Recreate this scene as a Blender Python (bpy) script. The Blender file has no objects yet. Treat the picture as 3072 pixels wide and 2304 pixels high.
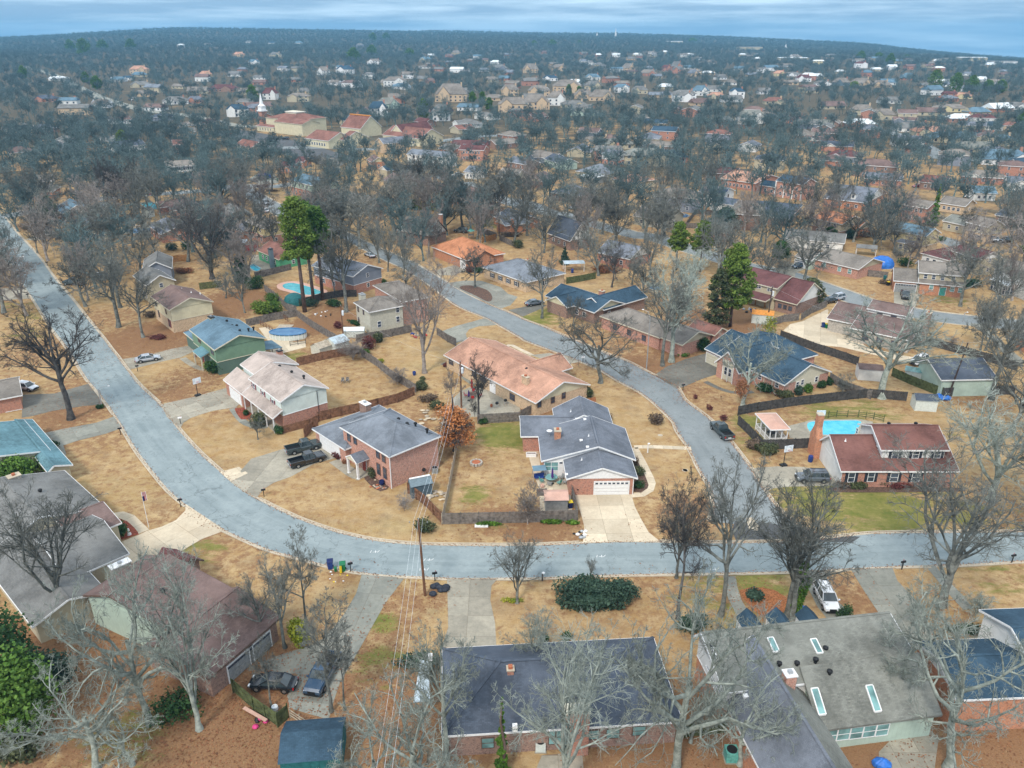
import bpy,math,random,numpy as np
from math import cos,sin,radians as rad_,hypot as hyp
from mathutils import Vector,Matrix
R=random.Random(7);U_=R.uniform
sc=bpy.context.scene
COL=sc.collection
# camera
FPX,PIT,HC,CX,CY=2400.0,rad_(23.83),61.0,1536.0,1152.0
cp,sp=cos(PIT),sin(PIT)
cam=bpy.data.cameras.new('camera')
cam.sensor_width=36.0
cam.lens=36.0*FPX/3072
cam.clip_start=1.0
cam.clip_end=20000
co=bpy.data.objects.new('camera',cam)
COL.objects.link(co)
co.location=(0,0,HC)
co.rotation_euler=(rad_(90)-PIT,0,0)
sc.camera=co
# world, sun, exposure
world=bpy.data.worlds.new('World')
sc.world=world
world.use_nodes=True
SUN_EL,SUN_AZ=rad_(48),rad_(205)
def build_world():
 nt=world.node_tree
 N,L=nt.nodes,nt.links
 bg=N['Background']
 sky=N.new('ShaderNodeTexSky')
 sky.sky_type='NISHITA'
 sky.sun_disc=False
 sky.sun_elevation=SUN_EL
 sky.sun_rotation=SUN_AZ
 sky.air_density=1.2
 tc=N.new('ShaderNodeTexCoord')
 mp=N.new('ShaderNodeMapping')
 mp.inputs['Scale'].default_value=(2.2,2.2,30)
 L.new(tc.outputs['Generated'],mp.inputs['Vector'])
 nz=N.new('ShaderNodeTexNoise')
 nz.inputs['Scale'].default_value=2.2
 nz.inputs['Detail'].default_value=7
 nz.inputs['Roughness'].default_value=0.58
 L.new(mp.outputs['Vector'],nz.inputs['Vector'])
 cr=N.new('ShaderNodeValToRGB')
 cr.color_ramp.elements[0].position=0.42
 cr.color_ramp.elements[0].color=(2.6,4.6,7.0,1)
 cr.color_ramp.elements[1].position=0.64
 cr.color_ramp.elements[1].color=(6.0,8.4,10.6,1)
 L.new(nz.outputs['Fac'],cr.inputs['Fac'])
 # overcast deck brightens towards the zenith
 sx=N.new('ShaderNodeSeparateXYZ')
 L.new(tc.outputs['Generated'],sx.inputs['Vector'])
 mr=N.new('ShaderNodeMapRange')
 mr.inputs['From Min'].default_value=0.03
 mr.inputs['From Max'].default_value=0.55
 L.new(sx.outputs['Z'],mr.inputs['Value'])
 mz=N.new('ShaderNodeMix')
 mz.data_type='RGBA'
 mz.inputs['B'].default_value=(10.5,11.6,12.6,1)
 L.new(mr.outputs['Result'],mz.inputs['Factor'])
 L.new(cr.outputs['Color'],mz.inputs['A'])
 mx=N.new('ShaderNodeMix')
 mx.data_type='RGBA'
 mx.inputs['Factor'].default_value=0.86
 L.new(sky.outputs['Color'],mx.inputs['A'])
 L.new(mz.outputs['Result'],mx.inputs['B'])
 L.new(mx.outputs['Result'],bg.inputs['Color'])
 bg.inputs['Strength'].default_value=0.064
build_world()
sl=bpy.data.lights.new('sun','SUN')
sl.energy=1.5
sl.angle=rad_(10)
sl.color=(1.0,0.93,0.83)
so=bpy.data.objects.new('sun',sl)
COL.objects.link(so)
so.rotation_euler=(rad_(90)-SUN_EL,0,-SUN_AZ+math.pi)
so.location=(0,-50,200)
vs=sc.view_settings
vs.view_transform='Standard'
vs.look='None'
vs.exposure=0.92
vs.gamma=1
vs.use_curve_mapping=False
sc.cycles.max_bounces=5
sc.cycles.diffuse_bounces=2
sc.cycles.glossy_bounces=2
sc.cycles.transmission_bounces=3
sc.cycles.volume_bounces=0
sc.cycles.use_denoising=True
# picture points -> places
def ray(p):
 x=(p[0]-CX)/FPX
 y=(p[1]-CY)/FPX
 return(x,cp-y*sp,-sp-y*cp)
def tile(x0,y0,s):
 return lambda x,y:(x0+x/s,y0+y/s)
a=tile(500,900,2.37);b=tile(1200,900,2.37);c=tile(2000,900,2.0634);d=tile(0,1500,2.0633)
e=tile(700,1500,2.0633);g=tile(1500,1500,2.0633);h=tile(2200,1500,2.063);i_=tile(0,500,2.765)
j=tile(0,1000,2.765);k=tile(600,500,2.765);l=tile(1300,500,2.765);m=tile(2000,500,2.0634)
n=tile(0,50,2.0109);o=tile(1000,50,2.0109);q=tile(2000,50,2.0634)
TA=tile(640,1040,5.53);TB=tile(920,1180,5.027);TC=tile(1540,1200,5.53);TD=tile(420,780,5.027)
TE=tile(2080,980,5.027);TG=tile(2200,1220,3.0722);TH=tile(0,1240,2.9636);TF=tile(0,0,.72005)
I1=tile(0,500,5.027);K1=tile(640,500,5.027);K2=tile(900,650,5.027);L1=tile(1200,500,5.027)
L2=tile(1640,620,5.027);L3=tile(1860,850,5.027);M1=tile(2240,650,5.027);M2=tile(2632,650,5.027)
N1=tile(2632,950,2.884);N2=tile(2240,880,2.884);N3=tile(1980,480,2.884);N4=tile(2540,450,2.38)
N5=tile(740,280,1.9242);N6=tile(1300,430,2.268);N7=tile(0,1080,3.024);N8=tile(2640,1800,1.889)
HU=[-900,0,149,298,497,597,746,945,1100,1249,1298,1497,1646,1845,2000,2145,2291,2460,2606,2727,2872,3072,4000]
HV=[120,106,100,91,81,80,83,86,89,91,88,92,95,96,101,106,112,118,124,137,149,165,190]
RID=4600.0
def gz_np(X,Y):
 X=np.asarray(X,float);Y=np.asarray(Y,float)
 r=np.hypot(X,Y)
 u=CX+FPX*X/np.maximum(Y*cp,1.0)
 u=np.where(Y<50,np.where(X<0,-900,4000),u)
 v=np.interp(u,HU,HV)
 E=61+(92.0-v)*0.837/FPX*RID-11
 s=np.clip((r-750)/(RID-750),0,1)
 s=s*s*(1.6-0.6*s)
 z=E*s
 z=z+np.clip((r-900)/900,0,1)*(5*np.sin(X/310+1.3)*np.sin(Y/420+.5)+2.5*np.sin(X/140)*np.cos(Y/170))*np.clip((RID-r)/900+.25,0.25,1)
 z=np.where(r>RID,z-(r-RID)*0.06,z)
 return z
def gz(X,Y):
 if X*X+Y*Y<560000:
  return 0.0
 return float(gz_np(X,Y))
def at(p,z=0.0):
 dx,dy,dz=ray(p)
 t=(z-HC)/dz if dz<-1e-4 else 1e5
 if t*dy<740:
  return(dx*t,dy*t,z)
 t=700.0
 while t<7000:
  if HC+dz*t<=gz(dx*t,dy*t):
   break
  t+=12
 return(dx*t,dy*t,gz(dx*t,dy*t)+z)
def proj(X,Y,Z):
 Z-=HC
 dz=Y*cp-Z*sp
 return(CX+FPX*X/dz,CY-FPX*(Y*sp+Z*cp)/dz)
# materials
MATS={}
def newmat(name):
 mt=bpy.data.materials.new(name)
 mt.use_nodes=True
 MATS[name]=mt
 nt=mt.node_tree
 return mt,nt.nodes,nt.links,nt.nodes['Principled BSDF']
def col(c):return(c[0],c[1],c[2],1)
def mixn(N,L,a_,b_,f):
 mx=N.new('ShaderNodeMix');mx.data_type='RGBA'
 for s,v in(('A',a_),('B',b_)):
  if isinstance(v,tuple):mx.inputs[s].default_value=col(v)
  else:L.new(v,mx.inputs[s])
 if isinstance(f,(int,float)):mx.inputs['Factor'].default_value=f
 else:L.new(f,mx.inputs['Factor'])
 return mx.outputs['Result']
def noise(N,L,sc_,det=4,rough=.6,vec=None,lo=.35,hi=.65):
 nz=N.new('ShaderNodeTexNoise')
 nz.inputs['Scale'].default_value=sc_;nz.inputs['Detail'].default_value=det;nz.inputs['Roughness'].default_value=rough
 if vec is not None:L.new(vec,nz.inputs['Vector'])
 mr=N.new('ShaderNodeMapRange')
 mr.inputs['From Min'].default_value=lo;mr.inputs['From Max'].default_value=hi
 L.new(nz.outputs['Fac'],mr.inputs['Value'])
 return mr.outputs['Result']
def mpos(N):
 return N.new('ShaderNodeNewGeometry').outputs['Position']
def muv(N,L,s=(1,1,1),rot=0):
 u=N.new('ShaderNodeUVMap');mp=N.new('ShaderNodeMapping')
 mp.inputs['Scale'].default_value=s;mp.inputs['Rotation'].default_value=(0,0,rot)
 L.new(u.outputs['UV'],mp.inputs['Vector'])
 return mp.outputs['Vector']
def bump(N,L,bs,src,st=.3,dist=.03):
 bp=N.new('ShaderNodeBump');bp.inputs['Strength'].default_value=st;bp.inputs['Distance'].default_value=dist
 L.new(src,bp.inputs['Height']);L.new(bp.outputs['Normal'],bs.inputs['Normal'])
def plain(name,c_,rough=.6,amt=.25,sc_=3.0,metal=0,spec=.3):
 mt,N,L,bs=newmat(name)
 dk=tuple(x*(1-amt)for x in c_);lt=tuple(min(1,x*(1+amt*.6))for x in c_)
 f=noise(N,L,sc_,vec=mpos(N))
 L.new(mixn(N,L,dk,lt,f),bs.inputs['Base Color'])
 bs.inputs['Roughness'].default_value=rough;bs.inputs['Metallic'].default_value=metal
 bs.inputs['Specular IOR Level'].default_value=spec
 return mt
def brickmat(name,c1,c2,mortar,scale=1.0):
 mt,N,L,bs=newmat(name)
 v=muv(N,L,(4.6*scale,4.6*scale,1))
 br=N.new('ShaderNodeTexBrick');L.new(v,br.inputs['Vector'])
 br.inputs['Color1'].default_value=col(c1);br.inputs['Color2'].default_value=col(c2);br.inputs['Mortar'].default_value=col(mortar)
 br.inputs['Scale'].default_value=1.0;br.inputs['Mortar Size'].default_value=.05;br.inputs['Brick Width'].default_value=1.0
 br.inputs['Row Height'].default_value=.36;br.inputs['Bias'].default_value=0
 f=noise(N,L,3.1,5,.7,mpos(N),.4,.6)
 lt=tuple(min(1,x*1.45+.03)for x in c1)
 f2=noise(N,L,7.0,3,.6,mpos(N),.5,.68)
 o1=mixn(N,L,br.outputs['Color'],tuple(x*.62 for x in c2),f2)
 m2=N.new('ShaderNodeMath');m2.operation='MULTIPLY';m2.inputs[1].default_value=.5;L.new(f,m2.inputs[0])
 L.new(mixn(N,L,o1,lt,m2.outputs[0]),bs.inputs['Base Color'])
 bs.inputs['Roughness'].default_value=.9
 bump(N,L,bs,br.outputs['Fac'],.4,-.01)
 return mt
def shingle(name,c_,var=.35,stain=None,streak=.5):
 mt,N,L,bs=newmat(name)
 v=muv(N,L,(3.0,7.0,1))
 br=N.new('ShaderNodeTexBrick');L.new(v,br.inputs['Vector'])
 dk=tuple(x*(1-var*.55)for x in c_);lt=tuple(min(1,x*(1+var*.45))for x in c_)
 br.inputs['Color1'].default_value=col(dk);br.inputs['Color2'].default_value=col(lt);br.inputs['Mortar'].default_value=col(tuple(x*.6 for x in c_))
 br.inputs['Mortar Size'].default_value=.035;br.inputs['Brick Width'].default_value=1.0;br.inputs['Row Height'].default_value=1.0;br.inputs['Scale'].default_value=1
 f=noise(N,L,1.0,5,.7,muv(N,L,(1.7,.5,1)),.35,.65)
 o1=mixn(N,L,br.outputs['Color'],tuple(x*1.35 for x in c_),f)
 mm=N.new('ShaderNodeMath');mm.operation='MULTIPLY';mm.inputs[1].default_value=streak;L.new(f,mm.inputs[0])
 o1=mixn(N,L,br.outputs['Color'],tuple(x*1.4 for x in c_),mm.outputs[0])
 f3=noise(N,L,.35,5,.65,mpos(N),.42,.62)
 m3=N.new('ShaderNodeMath');m3.operation='MULTIPLY';m3.inputs[1].default_value=.6;L.new(f3,m3.inputs[0])
 o1=mixn(N,L,o1,stain or tuple(x*.55 for x in c_),m3.outputs[0])
 f4=noise(N,L,.16,4,.6,mpos(N),.45,.6)
 m4=N.new('ShaderNodeMath');m4.operation='MULTIPLY';m4.inputs[1].default_value=.35;L.new(f4,m4.inputs[0]);o1=mixn(N,L,o1,tuple(x*1.7 for x in c_),m4.outputs[0])
 L.new(o1,bs.inputs['Base Color'])
 bs.inputs['Roughness'].default_value=.95;bs.inputs['Specular IOR Level'].default_value=.15
 bump(N,L,bs,br.outputs['Fac'],.5,-.015)
 return mt
def siding(name,c_,vertical=False,pitch=.2):
 mt,N,L,bs=newmat(name)
 wv=N.new('ShaderNodeTexWave');wv.wave_type='BANDS';wv.bands_direction='X' if vertical else 'Y';wv.wave_profile='SAW'
 L.new(muv(N,L,(1,1,1)),wv.inputs['Vector']);wv.inputs['Scale'].default_value=.314/pitch;wv.inputs['Distortion'].default_value=0
 f=noise(N,L,.8,5,.6,mpos(N))
 base=mixn(N,L,tuple(x*.84 for x in c_),c_,f)
 mr=N.new('ShaderNodeMapRange');mr.inputs['From Min'].default_value=.86;mr.inputs['From Max'].default_value=1.0
 L.new(wv.outputs['Fac'],mr.inputs['Value'])
 m3=N.new('ShaderNodeMath');m3.operation='MULTIPLY';m3.inputs[1].default_value=.28;L.new(mr.outputs['Result'],m3.inputs[0])
 L.new(mixn(N,L,base,tuple(x*.5 for x in c_),m3.outputs[0]),bs.inputs['Base Color'])
 bs.inputs['Roughness'].default_value=.7
 bump(N,L,bs,wv.outputs['Fac'],.3,.015)
 return mt
def glassmat(name,c_,rough=.08):
 mt,N,L,bs=newmat(name)
 f=noise(N,L,.7,2,.5,mpos(N))
 L.new(mixn(N,L,c_,tuple(min(1,x*2.2+.02)for x in c_),f),bs.inputs['Base Color'])
 bs.inputs['Roughness'].default_value=rough;bs.inputs['Specular IOR Level'].default_value=.8
 return mt
def barkmat(name,c_,c2,rnd=True):
 mt,N,L,bs=newmat(name)
 f=noise(N,L,1.3,4,.7,mpos(N),.38,.62)
 o1=mixn(N,L,c_,c2,f)
 if rnd:
  oi=N.new('ShaderNodeObjectInfo')
  hs=N.new('ShaderNodeHueSaturation')
  mr=N.new('ShaderNodeMapRange');mr.inputs['To Min'].default_value=.72;mr.inputs['To Max'].default_value=1.3
  L.new(oi.outputs['Random'],mr.inputs['Value']);L.new(mr.outputs['Result'],hs.inputs['Value'])
  L.new(o1,hs.inputs['Color']);o1=hs.outputs['Color']
 L.new(o1,bs.inputs['Base Color']);bs.inputs['Roughness'].default_value=.95;bs.inputs['Specular IOR Level'].default_value=.1
 return mt
def leafmat(name,c_,c2):
 mt,N,L,bs=newmat(name)
 f=noise(N,L,.9,5,.7,mpos(N),.38,.62)
 at_=N.new('ShaderNodeAttribute');at_.attribute_name='tone'
 o1=mixn(N,L,c_,c2,f)
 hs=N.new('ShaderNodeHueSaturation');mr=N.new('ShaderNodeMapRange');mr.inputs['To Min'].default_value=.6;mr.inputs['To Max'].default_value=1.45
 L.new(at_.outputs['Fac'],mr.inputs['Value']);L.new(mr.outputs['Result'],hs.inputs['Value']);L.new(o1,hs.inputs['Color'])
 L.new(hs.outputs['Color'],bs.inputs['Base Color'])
 bs.inputs['Roughness'].default_value=.65;bs.inputs['Specular IOR Level'].default_value=.25
 tr=N.new('ShaderNodeBsdfTranslucent');L.new(hs.outputs['Color'],tr.inputs['Color'])
 ms=N.new('ShaderNodeMixShader');ms.inputs[0].default_value=.22
 L.new(bs.outputs[0],ms.inputs[1]);L.new(tr.outputs[0],ms.inputs[2])
 L.new(ms.outputs[0],N['Material Output'].inputs[0])
 return mt
brickmat('bk_red',(.42,.17,.105),(.30,.105,.07),(.46,.38,.32))
brickmat('bk_pink',(.47,.22,.155),(.29,.105,.075),(.60,.50,.43))
brickmat('bk_orange',(.48,.19,.09),(.36,.13,.065),(.45,.34,.26))
brickmat('bk_tan',(.55,.40,.25),(.44,.31,.20),(.55,.45,.34))
brickmat('bk_brown',(.27,.16,.12),(.17,.09,.07),(.33,.27,.23))
brickmat('stone',(.42,.38,.33),(.28,.25,.22),(.40,.37,.33),.6)
shingle('rf_slate',(.150,.165,.195),.3)
shingle('rf_slate_light',(.175,.195,.225),.3)
shingle('rf_navy',(.042,.078,.115),.45)
shingle('rf_charcoal',(.080,.096,.125),.5)
shingle('rf_blue',(.115,.185,.240),.3)
shingle('rf_teal',(.115,.215,.25),.6)
shingle('rf_tan',(.40,.335,.30),.25)
shingle('rf_salmon',(.43,.245,.175),.5)
shingle('rf_orange',(.44,.19,.10),.35)
shingle('rf_red',(.165,.080,.068),.45)
shingle('rf_maroon',(.125,.058,.058),.4)
shingle('rf_brown',(.165,.115,.105),.45)
shingle('rf_grey',(.165,.165,.160),.35)
shingle('rf_greybrown',(.200,.180,.160),.4)
shingle('rf_green',(.195,.20,.18),.5)
shingle('rf_rust',(.21,.105,.085),.4)
plain('rf_metal',(.50,.58,.63),.45,.2,1.2,.3)
plain('rf_white',(.72,.76,.78),.5,.15,1.0)
siding('sd_white',(.78,.78,.76));siding('sd_mint',(.66,.74,.70));siding('sd_cream',(.66,.60,.42),True,.4)
siding('sd_green',(.17,.29,.20),True,.3);siding('sd_darkgreen',(.10,.17,.14),True,.3);siding('sd_grey',(.24,.27,.33))
siding('sd_tan',(.52,.46,.33));siding('sd_yellow',(.66,.56,.32));siding('sd_palegreen',(.45,.56,.48),True,.45)
siding('sd_emerald',(.10,.38,.20));siding('sd_blue',(.13,.19,.23));siding('sd_white_v',(.74,.73,.67),True,.4)
plain('stucco',(.50,.48,.40),.85,.15);plain('half_timber',(.80,.82,.82),.8,.1)
plain('timber_brown',(.06,.03,.03),.8)
plain('tr_white',(.80,.80,.80),.55,.1);plain('tr_cream',(.62,.58,.46),.6,.1);plain('tr_brown',(.14,.09,.07),.7)
plain('tr_grey',(.3,.31,.31),.6);plain('door_red',(.25,.04,.03),.5);plain('door_teal',(.06,.28,.25),.5)
plain('shutter_dark',(.025,.03,.045),.6);plain('shutter_red',(.20,.03,.05),.6)
glassmat('glass',(.025,.035,.055));glassmat('glass_teal',(.10,.20,.20),.15);glassmat('glass_car',(.02,.03,.035),.04)
plain('w_grey',(.185,.165,.15),.9,.45,2.0);plain('w_brown',(.22,.115,.07),.9,.45,2.0);plain('w_orange',(.42,.21,.08),.85,.35,2.0)
plain('w_dark',(.075,.072,.07),.9,.45,2.0);plain('w_moss',(.10,.12,.05),.95,.5,2.0);plain('w_pale',(.42,.36,.28),.85,.3,2.0)
plain('pole_wood',(.17,.085,.05),.9,.3,3.0);plain('pole_dark',(.07,.05,.045),.9,.3,3.0);plain('steel',(.42,.44,.46),.45,.1,2,.5)
plain('wire',(.16,.16,.16),.6);plain('black',(.015,.016,.018),.5);plain('rubber',(.02,.02,.02),.85);plain('white',(.8,.8,.8),.5,.06)
plain('red',(.45,.03,.03),.5);plain('blue',(.02,.05,.22),.45);plain('blue_tarp',(.03,.16,.55),.5,.3,1.5);plain('green_bin',(.01,.17,.07),.45)
plain('yellow',(.75,.55,.03),.5);plain('navy',(.01,.02,.10),.6);plain('teal_cloth',(.02,.13,.14),.7);plain('orange_roof',(.62,.25,.05),.7,.2)
plain('purple',(.08,.03,.20),.7);plain('teal_cushion',(.12,.38,.33),.8,.3);plain('terracotta',(.42,.14,.07),.8);plain('plastic_grey',(.16,.21,.24),.6,.15)
plain('plastic_slate',(.085,.125,.155),.6,.15);plain('shed_light',(.62,.66,.62),.7,.12);plain('shed_cream',(.60,.58,.50),.7,.15);plain('pink',(.6,.05,.2),.5)
plain('l_litter',(.30,.115,.045),.95,.5,5.0);plain('mulch_red',(.27,.07,.04),.95,.5,5.0);plain('mulch_brown',(.13,.08,.06),.95,.5,4.0)
plain('rocks',(.34,.29,.24),.9,.5,5.0);plain('rim',(.5,.52,.55),.3,.1,2,.8);plain('galv',(.35,.38,.40),.5,.2,2,.5)
for nm,c_ in(('p_black',(.008,.012,.018)),('p_greygreen',(.03,.045,.05)),('p_white',(.75,.77,.8)),('p_silver',(.42,.45,.5)),
    ('p_blue',(.02,.055,.11)),('p_grey',(.10,.12,.15)),('p_red',(.35,.015,.015)),('p_brightblue',(.01,.06,.4)),('p_pewter',(.07,.075,.08))):
 mt=plain(nm,c_,.25,.05,1,0,.7)
 mt.node_tree.nodes['Principled BSDF'].inputs['Coat Weight'].default_value=.7
plain('lamp_red',(.5,.01,.01),.2);plain('clear',(.7,.75,.8),.1)
barkmat('bark',(.10,.105,.095),(.225,.235,.215));barkmat('b_pale',(.19,.215,.19),(.40,.44,.39));barkmat('b_dark',(.05,.047,.047),(.12,.115,.11))
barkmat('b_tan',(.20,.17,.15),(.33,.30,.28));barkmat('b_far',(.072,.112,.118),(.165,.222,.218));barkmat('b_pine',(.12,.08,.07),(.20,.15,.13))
leafmat('l_pine',(.045,.11,.016),(.12,.21,.035));leafmat('l_bright',(.085,.145,.018),(.18,.25,.045));leafmat('l_dark',(.018,.055,.018),(.05,.11,.03))
leafmat('l_olive',(.055,.075,.035),(.12,.13,.06));leafmat('l_orange',(.42,.16,.05),(.52,.24,.10));leafmat('l_rust',(.21,.09,.045),(.32,.15,.075))
leafmat('l_yellow',(.33,.33,.03),(.15,.20,.02));leafmat('l_red',(.10,.03,.03),(.18,.06,.05));leafmat('l_ivy',(.05,.12,.015),(.13,.24,.03))
leafmat('l_brown',(.12,.085,.06),(.20,.15,.11));leafmat('l_bluegreen',(.03,.065,.045),(.07,.12,.08))
# mesh building
def M(nm):return MATS[nm]
class MB:
 def __init__(s):s.v=[];s.f=[];s.m=[];s.mats=[]
 def mi(s,mt):
  if mt not in s.mats:s.mats.append(mt)
  return s.mats.index(mt)
 def poly(s,pts,mt='tr_white'):
  k0=len(s.v);s.v+=[tuple(p)for p in pts];s.f.append(tuple(range(k0,k0+len(pts))));s.m.append(s.mi(mt));return s
 def faces(s,vs_,fs,mt):
  k0=len(s.v);s.v+=[tuple(p)for p in vs_];q_=s.mi(mt)
  for f in fs:s.f.append(tuple(k0+x for x in f));s.m.append(q_)
  return s
 def box(s,x0,x1,y0,y1,z0,z1,mt='tr_white'):
  return s.faces([(x0,y0,z0),(x1,y0,z0),(x1,y1,z0),(x0,y1,z0),(x0,y0,z1),(x1,y0,z1),(x1,y1,z1),(x0,y1,z1)],
      [(0,3,2,1),(4,5,6,7),(0,1,5,4),(1,2,6,5),(2,3,7,6),(3,0,4,7)],mt)
 def bar(s,p,q_,w,hh=None,mt='tr_white'):
  p=Vector(p);q_=Vector(q_);dd=(q_-p).normalized()
  up=Vector((0,0,1))if abs(dd.z)<.95 else Vector((1,0,0))
  sd=dd.cross(up).normalized();up=sd.cross(dd);hh=hh or w;sd=sd*w/2;up=up*hh/2
  vs_=[p-sd-up,p+sd-up,p+sd+up,p-sd+up,q_-sd-up,q_+sd-up,q_+sd+up,q_-sd+up]
  return s.faces(vs_,[(0,3,2,1)[::-1],(4,5,6,7)[::-1],(0,4,5,1),(1,5,6,2),(2,6,7,3),(3,7,4,0)],mt)
 def tube(s,pts,r0,r1=None,n_=8,mt='steel',caps=True):
  r1=r0 if r1 is None else r1;pts=[Vector(p)for p in pts];vs_=[];fs=[];K=len(pts)
  for i,p in enumerate(pts):
   dd=(pts[min(i+1,K-1)]-pts[max(i-1,0)]).normalized()
   up=Vector((0,0,1))if abs(dd.z)<.9 else Vector((1,0,0))
   sd=dd.cross(up).normalized();up=sd.cross(dd);rr=r0+(r1-r0)*i/max(1,K-1)
   for q_ in range(n_):
    t=2*math.pi*q_/n_;vs_.append(p+sd*cos(t)*rr+up*sin(t)*rr)
  for i in range(K-1):
   for q_ in range(n_):
    fs.append((i*n_+q_,i*n_+(q_+1)%n_,(i+1)*n_+(q_+1)%n_,(i+1)*n_+q_))
  if caps:fs+=[tuple(range(n_))[::-1],tuple(range((K-1)*n_,K*n_))]
  return s.faces(vs_,fs,mt)
 def lathe(s,prof,cx=0,cy=0,n_=12,mt='white',sx=1,sy=1):
  vs_=[];fs=[]
  for(r,z)in prof:
   for q_ in range(n_):
    t=2*math.pi*q_/n_;vs_.append((cx+r*sx*cos(t),cy+r*sy*sin(t),z))
  for i in range(len(prof)-1):
   for q_ in range(n_):fs.append((i*n_+q_,i*n_+(q_+1)%n_,(i+1)*n_+(q_+1)%n_,(i+1)*n_+q_))
  fs.append(tuple(range(n_))[::-1]);fs.append(tuple(range((len(prof)-1)*n_,len(prof)*n_)))
  return s.faces(vs_,fs,mt)
 def mesh(s,name='mesh'):
  me=bpy.data.meshes.new(name);me.from_pydata(s.v,[],s.f)
  for mt in s.mats:me.materials.append(M(mt))
  me.polygons.foreach_set('material_index',s.m)
  nl=len(me.loops);uv=np.zeros((nl,2));V=np.array([tuple(x)for x in s.v]).reshape(-1,3)
  kk=0
  for f in s.f:
   P_=V[list(f)]
   nn=np.zeros(3)
   for t in range(1,len(f)-1):nn+=np.cross(P_[t]-P_[0],P_[t+1]-P_[0])
   ln=np.linalg.norm(nn)
   if ln>1e-12:nn/=ln
   if abs(nn[2])>.97:uv[kk:kk+len(f)]=P_[:,:2]
   else:
    u_=np.cross((0,0,1),nn);u_/=(np.linalg.norm(u_)+1e-9);w_=np.cross(nn,u_)
    uv[kk:kk+len(f),0]=P_@u_;uv[kk:kk+len(f),1]=P_@w_
   kk+=len(f)
  me.uv_layers.new(name='UVMap').data.foreach_set('uv',uv.ravel())
  return me
 def bd(s,name,parent=None,smooth=False):
  if not s.f:return None
  me=s.mesh(name)
  if smooth:me.polygons.foreach_set('use_smooth',[True]*len(me.polygons))
  return link(name,me,parent)
def BX(*a_):return MB().box(*a_)
def TU(*a_,**k_):return MB().tube(*a_,**k_)
def LT(*a_,**k_):return MB().lathe(*a_,**k_)
def link(name,me,parent=None):
 ob=bpy.data.objects.new(name,me);COL.objects.link(ob);ob.parent=parent;return ob
def empty(name,loc=(0,0,0),rz=0):
 ob=bpy.data.objects.new(name,None);COL.objects.link(ob);ob.location=loc;ob.rotation_euler=(0,0,rz);ob.empty_display_size=.3;return ob
def tag(ob,label=None,cat=None,group=None,kind=None):
 if label:ob['label']=label
 if cat:ob['category']=cat
 if group:ob['group']=group
 if kind:ob['kind']=kind
 return ob
def copy_tree(src,loc,rz=0,s=1.0,label=None):
 r=src.copy();COL.objects.link(r);r.location=loc;r.rotation_euler=(0,0,rz);r.scale=(s,s,s)if isinstance(s,(int,float))else s
 if label:r['label']=label
 def rec(a_,b_):
  for ch in list(a_.children):
   c_=ch.copy();COL.objects.link(c_);c_.parent=b_;rec(ch,c_)
 rec(src,r)
 return r
def raw_mesh(name,V,Fq,mats,midx=None,tone=None,smooth=False):
 me=bpy.data.meshes.new(name);me.vertices.add(len(V));me.vertices.foreach_set('co',np.asarray(V,np.float32).ravel())
 k_=Fq.shape[1];me.loops.add(Fq.size);me.loops.foreach_set('vertex_index',Fq.ravel().astype(np.int32))
 me.polygons.add(len(Fq));me.polygons.foreach_set('loop_start',(np.arange(len(Fq))*k_).astype(np.int32));me.polygons.foreach_set('loop_total',np.full(len(Fq),k_,np.int32))
 for mt in mats:me.materials.append(M(mt))
 if midx is not None:me.polygons.foreach_set('material_index',midx)
 if smooth:me.polygons.foreach_set('use_smooth',np.ones(len(Fq),bool))
 me.update(calc_edges=True)
 if tone is not None:
  at_=me.attributes.new('tone','FLOAT','FACE');at_.data.foreach_set('value',np.asarray(tone,np.float32))
 return me
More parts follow.
